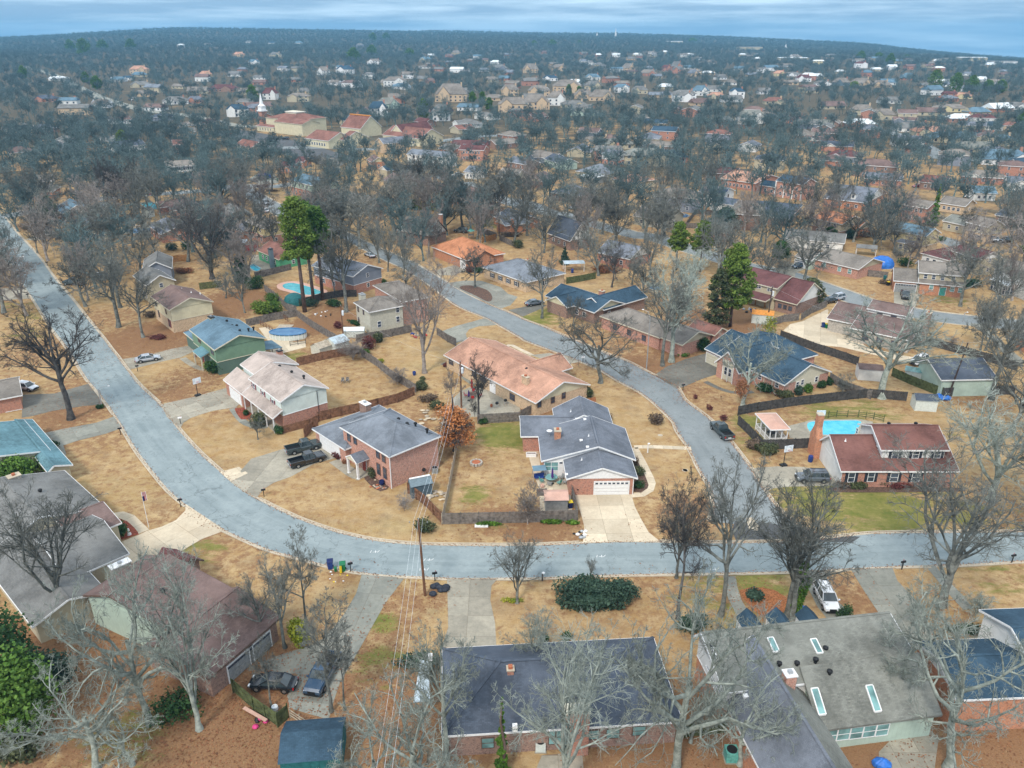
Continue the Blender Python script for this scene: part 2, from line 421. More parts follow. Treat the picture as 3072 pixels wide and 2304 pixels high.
# ground
def ground_mat():
 mt,N,L,bs=newmat('ground_cover')
 P_=mpos(N)
 big=noise(N,L,.09,6,.68,P_,.38,.62);med=noise(N,L,.55,6,.72,P_,.36,.64);fine=noise(N,L,5.5,5,.75,P_,.3,.7)
 mp=N.new('ShaderNodeMapping');mp.inputs['Scale'].default_value=(.35,.8,1);mp.inputs['Rotation'].default_value=(0,0,.7);L.new(P_,mp.inputs['Vector'])
 strk=noise(N,L,.62,8,.78,mp.outputs['Vector'],.36,.68)
 base=mixn(N,L,(.43,.27,.112),(.62,.445,.225),big)
 base=mixn(N,L,base,(.34,.195,.08),strk)
 f2=N.new('ShaderNodeMath');f2.operation='MULTIPLY';f2.inputs[1].default_value=.55;L.new(med,f2.inputs[0])
 base=mixn(N,L,base,(.60,.465,.28),f2.outputs[0])
 soil=noise(N,L,.21,7,.74,P_,.5,.66);m5=N.new('ShaderNodeMath');m5.operation='MULTIPLY';m5.inputs[1].default_value=.55;L.new(soil,m5.inputs[0]);base=mixn(N,L,base,(.235,.165,.105),m5.outputs[0])
 gr_=noise(N,L,.13,6,.7,mp.outputs['Vector'],.52,.7);m6=N.new('ShaderNodeMath');m6.operation='MULTIPLY';m6.inputs[1].default_value=.2;L.new(gr_,m6.inputs[0]);base=mixn(N,L,base,(.25,.26,.10),m6.outputs[0])
 ca=N.new('ShaderNodeVertexColor');ca.layer_name='tint'
 sp_=N.new('ShaderNodeSeparateColor');L.new(ca.outputs['Color'],sp_.inputs['Color'])
 def wmask(s_,nz,w):
  ad=N.new('ShaderNodeMath');ad.operation='MULTIPLY_ADD';ad.inputs[1].default_value=w;ad.inputs[2].default_value=-w/2;L.new(nz,ad.inputs[0])
  sm=N.new('ShaderNodeMath');sm.operation='ADD';L.new(s_,sm.inputs[0]);L.new(ad.outputs[0],sm.inputs[1])
  mr=N.new('ShaderNodeMapRange');mr.interpolation_type='SMOOTHSTEP';mr.inputs['From Min'].default_value=.25;mr.inputs['From Max'].default_value=.75;L.new(sm.outputs[0],mr.inputs['Value'])
  return mr.outputs['Result']
 n2=noise(N,L,.8,6,.75,P_,.3,.7)
 litter=mixn(N,L,(.18,.094,.05),(.41,.235,.125),fine)
 base=mixn(N,L,base,litter,wmask(sp_.outputs['Red'],n2,.9))
 green=mixn(N,L,(.13,.17,.035),(.27,.25,.075),med)
 base=mixn(N,L,base,green,wmask(sp_.outputs['Green'],strk,.8))
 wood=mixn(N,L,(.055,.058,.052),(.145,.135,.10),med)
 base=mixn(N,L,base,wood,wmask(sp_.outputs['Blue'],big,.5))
 f3=N.new('ShaderNodeMath');f3.operation='MULTIPLY';f3.inputs[1].default_value=.42;L.new(fine,f3.inputs[0])
 base=mixn(N,L,base,(.15,.095,.05),f3.outputs[0])
 L.new(base,bs.inputs['Base Color']);bs.inputs['Roughness'].default_value=1;bs.inputs['Specular IOR Level'].default_value=.05
 bump(N,L,bs,fine,.5,.08)
ground_mat()
def surf_mat(name,c_,lt,dk,crack=False,slab=False):
 mt,N,L,bs=newmat(name)
 P_=mpos(N)
 f1=noise(N,L,.22,6,.65,P_,.38,.62);f2=noise(N,L,1.6,6,.75,P_,.42,.66);f3=noise(N,L,14,3,.7,P_,.3,.7)
 base=mixn(N,L,c_,lt,f1)
 m_=N.new('ShaderNodeMath');m_.operation='MULTIPLY';m_.inputs[1].default_value=.45;L.new(f2,m_.inputs[0])
 base=mixn(N,L,base,dk,m_.outputs[0])
 m2=N.new('ShaderNodeMath');m2.operation='MULTIPLY';m2.inputs[1].default_value=.18;L.new(f3,m2.inputs[0])
 base=mixn(N,L,base,dk,m2.outputs[0])
 if crack:
  uv=N.new('ShaderNodeUVMap');sx=N.new('ShaderNodeSeparateXYZ');L.new(uv.outputs[0],sx.inputs[0]);s1=N.new('ShaderNodeMath');s1.operation='MULTIPLY';s1.inputs[1].default_value=25.13;L.new(sx.outputs['Y'],s1.inputs[0]);s2=N.new('ShaderNodeMath');s2.operation='COSINE';L.new(s1.outputs[0],s2.inputs[0])
  mp=N.new('ShaderNodeMapping');mp.inputs['Scale'].default_value=(.05,9,1);L.new(uv.outputs[0],mp.inputs[0]);fl=noise(N,L,1.0,6,.7,mp.outputs[0],.35,.65);s3=N.new('ShaderNodeMath');s3.operation='MULTIPLY_ADD';s3.inputs[1].default_value=.18;L.new(s2.outputs[0],s3.inputs[0]);L.new(fl,s3.inputs[2]);s4=N.new('ShaderNodeMath');s4.operation='MULTIPLY';s4.inputs[1].default_value=.5;L.new(s3.outputs[0],s4.inputs[0]);base=mixn(N,L,base,lt,s4.outputs[0])
  vo=N.new('ShaderNodeTexVoronoi');vo.feature='DISTANCE_TO_EDGE';vo.inputs['Scale'].default_value=.13
  nz=N.new('ShaderNodeTexNoise');nz.inputs['Scale'].default_value=.8;nz.inputs['Detail'].default_value=6
  ad=N.new('ShaderNodeMix');ad.data_type='VECTOR';ad.inputs['Factor'].default_value=.55
  L.new(P_,nz.inputs['Vector']);vm=N.new('ShaderNodeVectorMath');vm.operation='MULTIPLY_ADD';vm.inputs[1].default_value=(5,5,0);L.new(nz.outputs['Color'],vm.inputs[0]);L.new(P_,vm.inputs[2])
  L.new(vm.outputs[0],vo.inputs['Vector'])
  mr=N.new('ShaderNodeMapRange');mr.inputs['From Min'].default_value=.004;mr.inputs['From Max'].default_value=.010;mr.inputs['To Min'].default_value=.45;mr.inputs['To Max'].default_value=0
  L.new(vo.outputs['Distance'],mr.inputs['Value'])
  base=mixn(N,L,base,tuple(x*.45 for x in c_),mr.outputs['Result'])
 if slab:
  oi=N.new('ShaderNodeObjectInfo');hs=N.new('ShaderNodeHueSaturation');mr=N.new('ShaderNodeMapRange');mr.inputs['To Min'].default_value=.84;mr.inputs['To Max'].default_value=1.14
  L.new(oi.outputs['Random'],mr.inputs['Value']);L.new(mr.outputs['Result'],hs.inputs['Value']);L.new(base,hs.inputs['Color']);base=hs.outputs['Color']
 L.new(base,bs.inputs['Base Color']);bs.inputs['Roughness'].default_value=.9;bs.inputs['Specular IOR Level'].default_value=.25
 bump(N,L,bs,f3,.25,.02)
surf_mat('asphalt',(.205,.25,.262),(.30,.35,.36),(.155,.19,.20),True)
surf_mat('asphalt_b',(.19,.215,.222),(.26,.285,.292),(.145,.16,.165),True)
surf_mat('asphalt_dark',(.085,.088,.092),(.12,.125,.13),(.055,.057,.06))
surf_mat('cc_new',(.56,.47,.345),(.66,.57,.43),(.42,.34,.25),slab=True)
surf_mat('cc_old',(.31,.285,.23),(.42,.38,.305),(.185,.175,.145),slab=True)
surf_mat('cc_dark',(.15,.145,.125),(.22,.21,.18),(.085,.085,.075),slab=True)
surf_mat('cc_wet',(.24,.245,.215),(.32,.315,.27),(.145,.15,.13),slab=True)
surf_mat('kerb_c',(.48,.42,.33),(.58,.51,.40),(.30,.23,.16))
surf_mat('dirt',(.20,.15,.11),(.27,.21,.15),(.11,.08,.06))
surf_mat('coping',(.55,.33,.26),(.62,.40,.32),(.4,.25,.2))
def water_mat(name,c_,c2):
 mt,N,L,bs=newmat(name)
 f=noise(N,L,.7,4,.6,mpos(N),.35,.65)
 L.new(mixn(N,L,c_,c2,f),bs.inputs['Base Color']);bs.inputs['Roughness'].default_value=.08
 bump(N,L,bs,noise(N,L,4,3,.6,mpos(N)),.15,.03)
water_mat('pool_water',(.03,.42,.58),(.10,.55,.68));water_mat('pool_water_teal',(.03,.30,.36),(.08,.45,.5));water_mat('pool_cover',(.02,.10,.24),(.05,.17,.32))
from mathutils.geometry import tessellate_polygon
def area2(P_):return sum(P_[i][0]*P_[(i+1)%len(P_)][1]-P_[(i+1)%len(P_)][0]*P_[i][1]for i in range(len(P_)))/2
def flat_mb(mb,P_,z,mt,th=0):
 if area2(P_)<0:P_=P_[::-1]
 tr=tessellate_polygon([[Vector((p[0],p[1],0))for p in P_]])
 fs=[]
 for t in tr:
  A_=area2([P_[x]for x in t]);fs.append(t if A_>0 else t[::-1])
 mb.faces([(p[0],p[1],z)for p in P_],fs,mt)
 if th:
  n_=len(P_);mb.faces([(p[0],p[1],z)for p in P_]+[(p[0],p[1],z-th)for p in P_],[(t,n_+t,n_+(t+1)%n_,(t+1)%n_)for t in range(n_)],mt)
 return mb
def sheet(name,P_,z,mt,kind='structure',parent=None,th=0):
 ob=flat_mb(MB(),P_,z,mt,th).bd(name,parent)
 if kind:ob['kind']=kind
 return ob
def W2(pts,tl=None):return[at(tl(*p)if tl else p)[:2]for p in pts]
def smooth_line(P_,step=2.0,closed=False):
 out=[];K=len(P_);rng=range(K if closed else K-1)
 for t in rng:
  p0,p1,p2,p3=(P_[(t-1)%K]if closed or t else P_[0],P_[t],P_[(t+1)%K],P_[(t+2)%K]if closed or t+2<K else P_[-1])
  ns=max(1,int(math.dist(p1,p2)/step))
  for q_ in range(ns):
   s=q_/ns
   out.append(tuple(.5*(2*p1[w]+(p2[w]-p0[w])*s+(2*p0[w]-5*p1[w]+4*p2[w]-p3[w])*s*s+(3*p1[w]-p0[w]-3*p2[w]+p3[w])*s**3)for w in(0,1)))
 if not closed:out.append(P_[-1])
 return out
def inpoly(p,P_):
 x,y=p;r=False
 for t in range(len(P_)):
  x1,y1=P_[t];x2,y2=P_[t-1]
  if(y1>y)!=(y2>y)and x<(x2-x1)*(y-y1)/(y2-y1)+x1:r=not r
 return r
def resample(P_,n_):
 D_=[0]
 for t in range(1,len(P_)):D_.append(D_[-1]+math.dist(P_[t],P_[t-1]))
 xs=np.linspace(0,D_[-1],n_)
 return list(zip(np.interp(xs,D_,[p[0]for p in P_]),np.interp(xs,D_,[p[1]for p in P_])))
def offs(P_,dd):
 out=[]
 for t in range(len(P_)):
  p0=P_[max(t-1,0)];p1=P_[min(t+1,len(P_)-1)];L_=math.dist(p0,p1)or 1
  out.append((P_[t][0]-(p1[1]-p0[1])/L_*dd,P_[t][1]+(p1[0]-p0[0])/L_*dd))
 return out
DRIVES=[] 
ROADPOLY=[]
def clip(P_,ax,lim,keep):
 out=[]
 for t in range(len(P_)):
  A_,B_=P_[t],P_[(t+1)%len(P_)]
  ia=(A_[ax]-lim)*keep>=0;ib=(B_[ax]-lim)*keep>=0
  if ia:out.append(A_)
  if ia!=ib:
   s=(lim-A_[ax])/(B_[ax]-A_[ax]);out.append((A_[0]+(B_[0]-A_[0])*s,A_[1]+(B_[1]-A_[1])*s))
 return out
def paving(name,P_,mt,cell=3.0,label=None,cat=None,z=.03,ang=None,piece='concrete_slab',gap=.015):
 if area2(P_)<0:P_=P_[::-1]
 DRIVES.append(P_)
 if ang is None:
  L_=max(range(len(P_)),key=lambda t:math.dist(P_[t],P_[(t+1)%len(P_)]));A_,B_=P_[L_],P_[(L_+1)%len(P_)];ang=math.atan2(B_[1]-A_[1],B_[0]-A_[0])
 ca,sa=cos(ang),sin(ang)
 Q_=[(p[0]*ca+p[1]*sa,-p[0]*sa+p[1]*ca)for p in P_]
 x0,y0=min(p[0]for p in Q_),min(p[1]for p in Q_)
 base=sheet(name,P_,.010,'dirt')
 if label:base['label']=label
 for ix in range(int((max(p[0]for p in Q_)-x0)/cell)+1):
  for iy in range(int((max(p[1]for p in Q_)-y0)/cell)+1):
   W_=Q_
   for ax,lo,hi in((0,x0+ix*cell+gap,x0+(ix+1)*cell-gap),(1,y0+iy*cell+gap,y0+(iy+1)*cell-gap)):
    if len(W_)>2:W_=clip(W_,ax,lo,1)
    if len(W_)>2:W_=clip(W_,ax,hi,-1)
   if len(W_)>2 and abs(area2(W_))>.15:
    W2_=[(p[0]*ca-p[1]*sa,p[0]*sa+p[1]*ca)for p in W_]
    flat_mb(MB(),W2_,z+U_(-.004,.004),mt,.03).bd(piece,base)
 return base
# roads
LA=[TF(-60,440),TF(3,500)[0:2]] 
A_in=W2([TF(-40,420),TF(8,470),i_(45,430),i_(130,540),i_(205,620),i_(330,760),i_(430,900),i_(520,1010),i_(620,1130),i_(720,1260),i_(850,1420),i_(940,1540),
   j(960,180),j(1040,290),j(1160,440),j(1330,600),j(1470,790),j(1640,980),j(1780,1110),a(370,1215),a(560,1370),a(830,1510),e(400,118),e(620,195),e(820,243),e(1000,268),
   e(1250,282),e(1857,283),g(700,262),g(1020,265),g(1300,270)])
A_out=W2([TF(-110,470),TF(-60,520),i_(-90,560),i_(-30,700),i_(60,800),i_(125,885),i_(215,1010),i_(300,1130),i_(420,1320),i_(560,1500),j(720,370),j(830,500),j(960,680),j(1020,780),j(1130,960),j(1250,1120),j(1400,1300),j(1540,1420),
   j(1700,1540),d(1390,185),e(200,300),e(400,355),e(560,400),e(760,445),e(940,465),e(1150,472),e(1330,483),e(1857,480),g(500,468),g(900,458),g(1300,452),h(400,440),h(1000,410),h(1400,400),h(1799,375),h(2100,368),h(2700,350)])
A_in2=W2([g(1300,270),h(0,268),h(300,262),h(600,238),h(840,212),h(1150,205),h(1799,200),h(2100,196),h(2700,180)])
A_top=A_in+A_in2[1:]
B_l=W2([l(-900,560),k(1000,480),k(1200,600),k(1500,760),k(1700,850),k(1900,980),k(2130,1150),l(430,1250),l(540,1310),l(750,1430),b(870,280),b(1060,350),b(1290,440),b(1430,500),b(1560,580),b(1700,650),b(1830,750),b(1960,880),c(60,800),c(130,900),
   c(165,960),c(200,1040),c(250,1120),c(290,1200),c(300,1290),c(270,1370)])
B_r=W2([k(1020,430),k(1250,560),k(1500,680),k(1700,765),k(1900,870),l(190,1010),l(300,1070),l(470,1150),l(620,1210),l(750,1270),l(940,1340),b(1060,210),b(1250,290),b(1460,380),b(1620,440),b(1790,530),b(1960,610),c(100,612),c(200,690),c(300,770),
   c(410,900),c(500,1020),c(600,1180),c(700,1310),c(800,1392),c(930,1450)])
B_l=B_l[1:]
def road(name,Lp,Rp,mt,z,n_=160):
 Lp=resample(smooth_line(Lp),n_);Rp=resample(smooth_line(Rp),n_)
 mb=MB()
 vs_=[(p[0],p[1],z)for p in Lp]+[(p[0],p[1],z)for p in Rp]
 mb.faces(vs_,[(t,t+1,n_+t+1,n_+t)[::-1]for t in range(n_-1)],mt)
 ob=mb.bd(name);ob['kind']='structure'
 D_=[0]
 for t in range(1,n_):D_.append(D_[-1]+math.dist(Lp[t],Lp[t-1]))
 uv=ob.data.uv_layers[0].data
 for lp in ob.data.loops:vi=lp.vertex_index;uv[lp.index].uv=(D_[vi%n_],vi//n_)
 ROADPOLY.append(Lp+Rp[::-1])
 return Lp,Rp
RA=road('road',A_top,A_out,'asphalt',.004,260)
RB=road('side_road',B_l,B_r,'asphalt_b',.009,160)
def strip_road(name,pts,w,mt='asphalt_b',z=.004):
 C_=smooth_line(W2(pts),4);Lp,Rp=offs(C_,w/2),offs(C_,-w/2)
 if max(hyp(*p)for p in C_)>700:
  n_=len(C_);vs_=[]
  for P_ in(Lp,Rp):vs_+=[(p[0],p[1],gz(*p)+.25)for p in P_]
  mb=MB();mb.faces(vs_,[(t,t+1,n_+t+1,n_+t)[::-1]for t in range(n_-1)],mt);ob=mb.bd(name);ob['kind']='structure';ROADPOLY.append(Lp+Rp[::-1]);return(Lp,Rp)
 return road(name,Lp,Rp,mt,z,max(20,len(C_)))
RC=strip_road('upper_road',[k(345,175),k(480,260),k(640,350),k(820,440),k(1030,470)],7.6,z=.007)
RD=strip_road('cross_road',[k(900,120),k(620,165),k(400,160),k(200,165),i_(1900,180),i_(1500,215),i_(1150,235),i_(830,265),i_(500,330),i_(180,385),i_(20,420)],7.5,z=.011)
RE=strip_road('middle_road',[l(250,130),l(400,200),l(560,270),l(700,315),l(850,360),l(1000,390),l(1130,400),l(1300,470),l(1450,505),l(1700,575),L2(1500,430),L2(2100,620),m(500,620),m(700,655),m(1000,760),m(1120,800),m(1240,848),m(1450,890),m(1640,925),m(1850,950),m(2100,975),m(2400,1000)],7.6,z=.013)
strip_road('far_street',[n(150,300),n(300,345),n(420,400),n(560,470),n(680,520),n(900,570),n(1150,600),n(1400,655),n(1600,665)],12,'cc_wet')
strip_road('parking_lot',[n(1330,690),n(1500,720),n(1700,770),n(1900,830),n(2050,870)],26,'asphalt_dark')
strip_road('church_drive',[n(1700,790),o(0,790),o(200,800),o(500,770),o(900,720),o(1150,720)],10,'asphalt_b',.02)
strip_road('far_lane',[q(1330,700),q(1450,735),q(1560,780),q(1650,830),q(1700,880)],9,'asphalt_b')
strip_road('right_lane',[M2(700,270),M2(950,330),M2(1150,400),M2(1300,470),M2(1500,520)],7,'asphalt_b',.01)
strip_road('far_avenue',[N6(0,215),N6(100,245),N6(250,330),N6(450,375),N6(620,400),N6(800,470),N6(1000,530)],7,'asphalt_b',.010)
# junction patch of newer asphalt
sheet('asphalt_patch',W2([c(420,1370),c(600,1380),c(790,1400),c(960,1455),c(1200,1465),c(1150,1500),c(870,1498),c(760,1515),c(640,1500),c(430,1490),c(405,1430)]),.016,'asphalt_dark')
sheet('concrete_patch',W2([c(490,1350),c(530,1345),c(570,1400),c(560,1430),c(510,1420)]),.020,'kerb_c')
DRV=[
 ('cc_old','grey concrete driveway in front of the tan roofed white house',[j(1335,590),j(1620,525),j(1890,450),a(445,655),a(535,725),a(490,765),a(430,772),a(330,788),a(250,812),a(170,840),a(120,872),a(95,915),a(0,830)]),
 ('cc_old','stained driveway where the two pickups are parked',[a(455,1295),a(600,1130),a(850,1053),a(1000,1003),a(1080,1000),a(1220,1095),a(1200,1125),a(1050,1165),a(880,1258),a(760,1300),a(690,1345),a(640,1405),a(560,1372)]),
 ('cc_new','pale driveway leading to the white double garage door',[b(1240,1375),b(1640,1368),b(1670,1470),b(1720,1570),g(880,130),g(920,200),g(990,256),g(700,262),g(515,262),g(512,215),g(522,165),g(505,100)]),
 ('cc_wet','driveway at the back of the salmon roofed ranch house',[b(265,235),b(400,185),b(530,150),b(605,128),b(695,178),b(560,187),b(490,210),b(468,240),b(480,285),b(380,310)]),
 ('cc_old','pale driveway behind the salmon roofed ranch house',[b(930,392),b(1060,378),b(1200,398),b(1280,440),b(1200,455),b(1110,472),b(1040,430)]),
 ('cc_dark','dark weathered driveway of the navy roofed house',[c(-75,466),c(0,412),c(120,365),c(245,330),c(312,392),c(305,462),c(215,490),c(100,540),c(60,550)]),
 ('cc_old','driveway of the red roofed corner house',[c(520,1042),c(690,1030),c(850,1035),c(1000,1060),c(1060,1120),c(1040,1150),c(900,1152),c(760,1156),c(660,1166),c(607,1192)]),
 ('cc_new','broad pale driveway in the lower left corner',[d(1150,25),d(1395,188),d(1250,242),d(1130,312),d(1000,362),d(800,405),d(700,330),d(745,262),d(860,216),d(910,192),d(1000,166),d(1090,125),d(1148,65)]),
 ('cc_dark','dark driveway left of the street light',[j(190,510),j(450,500),j(730,420),j(815,525),j(855,592),j(700,602),j(450,642),j(250,690),j(180,700)]),
 ('cc_wet','streaked driveway beside the teal roofed house',[j(350,832),j(540,790),j(800,742),j(945,690),j(1015,785),j(880,832),j(640,892),j(525,930),j(550,1000),j(520,1048),j(470,1045),j(480,922),j(385,850)]),
 ('cc_wet','long driveway with the blue pickup and black sedan',[e(795,462),e(1060,482),e(940,640),e(850,800),e(760,960),e(660,1130),e(620,1250),e(590,1360),e(350,1290),e(330,1200),e(400,1080),e(230,1060),e(170,1010),e(300,955),e(500,895),e(580,840),e(690,700),e(760,580)]),
 ('cc_old','driveway behind the charcoal roofed house',[e(1322,487),e(1640,486),e(1598,530),e(1590,620),e(1620,760),e(1628,905),e(1290,912),e(1330,790),e(1326,600)]),
 ('cc_wet','wide driveway running down between the two houses at lower right',[h(725,427),h(985,420),h(1015,500),h(1150,640),h(1210,760),h(1260,870),h(1150,930),h(1080,900),h(1000,860),h(900,700),h(820,580)]),
 ('cc_wet','driveway under the white sport utility vehicle',[h(400,438),h(570,432),h(590,540),h(640,620),h(700,680),h(740,765),h(600,760),h(520,660),h(470,560)]),
 ('cc_wet','narrow path at the lower right lawn',[h(1190,410),h(1250,408),h(1330,500),h(1420,590),h(1485,672),h(1425,682),h(1330,580)]),
 ('cc_old','driveway with the parked silver sedan',[j(1020,215),j(1240,180),j(1420,130),j(1590,100),j(1610,150),j(1500,200),j(1340,235),j(1180,275),j(1080,300)]),
 ('cc_old','driveway beside the far left street light',[i_(-60,1015),i_(215,1000),i_(250,1095),i_(-60,1110)]),
 ('cc_old','upper driveway beside the far left street light',[i_(-60,790),i_(90,795),i_(125,860),i_(-60,865)]),
 ('cc_old','driveway with two white cars',[i_(210,605),i_(290,570),i_(380,545),i_(480,550),i_(470,590),i_(300,615)]),
 ('cc_wet','loop driveway of the grey hip roofed house',[l(120,965),l(260,945),l(400,948),l(560,1000),l(620,1055),l(700,1080),l(640,1150),l(560,1178),l(470,1140),l(330,1075),l(190,1005)]),
 ('cc_dark','driveway with the dark grey sedan',[l(620,1190),l(860,1140),l(940,1150),l(900,1175),l(740,1245)]),
 ('cc_new','large pale parking court behind the garden fence',[c(722,190),c(765,150),c(840,132),c(1000,55),c(1000,180),c(1180,245),c(1240,292),c(1450,342),c(1610,368),c(1560,402),c(1250,332),c(1080,292),c(960,280)]),
 ('cc_wet','driveway beside the lawn at the far right',[N1(790,60),N1(900,60),N1(1000,160),N1(1130,270),N1(1260,370),N1(1260,440),N1(1150,400),N1(1050,260),N1(900,130)]),
 ('cc_wet','concrete court by the upper junction',[K1(520,190),K1(700,90),K1(900,100),K1(990,190),K1(980,250),K1(700,270)]),
 ('cc_old','driveway of the grey two storey house',[M2(250,1110),M2(600,1110),M2(640,1180),M2(560,1380),M2(250,1350)]),
 ('cc_old','driveway of the brown roofed ranch house',[M1(480,800),M1(700,700),M1(880,740),M1(880,790),M1(740,850),M1(720,930),M1(420,830)]),
 ('cc_old','driveway of the orange hip roofed house',[L1(560,1560),L1(830,1480),L1(1020,1560),L1(800,1640),L1(560,1640)]),
 ('cc_new','concrete patio beside the glazed doors with garden furniture',[b(905,1075),b(985,1075),b(1000,1200),b(1195,1195),b(1210,1340),b(1225,1505),b(1000,1508),b(985,1330),b(940,1200)]),
 ('cc_old','round patio with outdoor furniture behind the salmon roofed house',[b(372,705),b(430,650),b(520,610),b(620,640),b(740,690),b(830,720),b(862,790),b(820,812),b(700,824),b(560,830),b(480,830),b(400,790)]),
 ('cc_new','pale deck around the covered oval pool',[a(655,200),a(720,192),a(800,240),a(900,300),a(985,290),a(990,335),a(800,385),a(740,370),a(720,290)]),
 ('cc_old','backyard slabs around the teal pool',[K1(570,1330),K1(720,1330),K1(900,1450),K1(1010,1560),K1(800,1590),K1(640,1610),K1(560,1490)]),
 ('cc_old','pool surround behind the red roofed house',[G_ for G_ in(TG(500,180),TG(700,130),TG(900,128),TG(1180,118),TG(1290,140),TG(1200,300),TG(800,330),TG(520,290))]),
 ('cc_old','back terrace at the lower right house',[h(1000,1370),h(1130,1330),h(1270,1480),h(1240,1700),h(900,1700),h(900,1560),h(960,1500)]),
 ('cc_old','terrace below the charcoal roofed house',[g(260,1580),g(510,1560),g(520,1720),g(200,1720)]),
]
DRV[1:1]=[('cc_new','newer pale slab at the foot of the pickup driveway',[a(377,1224),a(515,1187),a(578,1232),a(455,1292)])]
for mt,lb,pts in DRV:
 P_=W2(pts)
 paving('patio' if 'patio' in lb or 'terrace' in lb or 'deck' in lb or 'surround' in lb else 'driveway',P_,mt,3.4 if abs(area2(P_))>60 else 2.4,lb)
def walk(pts,w,mt,lb,cell=1.4):
 C_=smooth_line(W2(pts),1.4);P1,P2=offs(C_,w/2),offs(C_,-w/2)
 base=sheet('path',P1+P2[::-1],.006,'dirt');base['label']=lb
 DRIVES.append(P1+P2[::-1])
 for t in range(len(C_)-1):
  L_=.012
  f=lambda A_,B_,s:(A_[0]+(B_[0]-A_[0])*s,A_[1]+(B_[1]-A_[1])*s)
  flat_mb(MB(),[f(P1[t],P1[t+1],L_),f(P1[t],P1[t+1],1-L_),f(P2[t],P2[t+1],1-L_),f(P2[t],P2[t+1],L_)],.034,mt,.03).bd('paving_slab',base)
walk([a(470,770),a(520,840),a(570,880),a(640,905),a(720,900)],1.3,'cc_wet','stepped path to the porch of the white house')
walk([a(1195,1140),a(1250,1180),a(1310,1225),a(1365,1255)],2.0,'cc_old','front path to the columned brick portico')
walk([b(1640,1390),b(1720,1383),b(1775,1350),b(1790,1300),b(1755,1220),b(1710,1130),b(1665,1050)],1.2,'cc_new','curving path beside the garage wing')
walk([b(1665,1046),b(1800,1044),b(1940,1050),b(2070,1056)],1.1,'cc_new','straight path to the kerb past the white lamp post')
walk([d(685,100),d(745,90),d(800,110),d(850,160),d(890,198)],1.5,'cc_new','curved path beside the red mulch bed')
walk([c(240,505),c(330,550),c(430,575),c(535,568)],1.1,'cc_dark','dark path to the navy roofed house')
walk([g(1420,470),g(1430,540),g(1455,620),g(1500,700),g(1530,760)],1.5,'cc_wet','path between the two leaning trunks')
walk([j(1515,205),j(1570,245),j(1640,285),j(1690,300)],1.3,'cc_old','path to the green house porch')
walk([b(760,322),b(800,324),b(850,350),b(940,392)],1.0,'cc_new','narrow curved path in the salmon house front lawn')
walk([b(300,450),b(380,480),b(470,560),b(530,600)],1.3,'cc_wet','path along the salmon roofed house')
# kerb and gutter along both sides of the main roads
def kerbs(P_,side,name='kerb'):
 P_=resample(P_,int(sum(math.dist(P_[t],P_[t-1])for t in range(1,len(P_)))/1.5)+2)
 g1=offs(P_,side*.42);g2=offs(P_,side*.57)
 mg,mk=MB(),MB();runs=0
 for t in range(len(P_)-1):
  mid=((g2[t][0]+g2[t+1][0])/2,(g2[t][1]+g2[t+1][1])/2)
  if any(inpoly(mid,Q_)for Q_ in ROADPOLY):continue
  q1=[P_[t],P_[t+1],g1[t+1],g1[t]]
  flat_mb(mg,q1,.024,'kerb_c')
  if any(inpoly(mid,Q_)for Q_ in DRIVES):continue
  runs+=1
  A_,B_,C_,D_=g1[t],g1[t+1],g2[t+1],g2[t]
  s=.01
  mk.faces([(A_[0],A_[1],.12),(B_[0],B_[1],.12),(C_[0],C_[1],.12),(D_[0],D_[1],.12),(A_[0],A_[1],0),(B_[0],B_[1],0),(C_[0],C_[1],0),(D_[0],D_[1],0)],
     [(0,1,2,3)if side<0 else(3,2,1,0),(0,4,5,1)if side<0 else(1,5,4,0),(2,6,7,3)if side<0 else(3,7,6,2)],'kerb_c')
 for mb,nm in((mg,'gutter'),(mk,name)):
  ob=mb.bd(nm)
  if ob:ob['kind']='structure'
for sg_,(Lp,Rp)in((1,RA),(-1,RB),(1,RC),(1,RD),(1,RE)):
 kerbs(Lp,sg_);kerbs(Rp,-sg_)
# white utility marks sprayed on the road
for p,rot in((e(875,322),.3),(e(1208,372),.1),(g(625,350),.2),(e(1180,432),.5),(g(1328,430),.1),(e(1150,180),0)):
 x,y,_=at(p);mb=MB()
 for dx,dy,an in((0,0,0),(.1,.05,1.4),(-.5,.05,1.1),(.45,.1,.7)):
  ca,sa=cos(rot+an),sin(rot+an)
  P_=[(x+dx+u_*ca-w_*sa,y+dy+u_*sa+w_*ca)for u_,w_ in((-.26,-.03),(.26,-.03),(.26,.03),(-.26,.03))]
  flat_mb(mb,P_,.021+.001*an,'white')
 ob=mb.bd('road_mark');ob['kind']='structure'
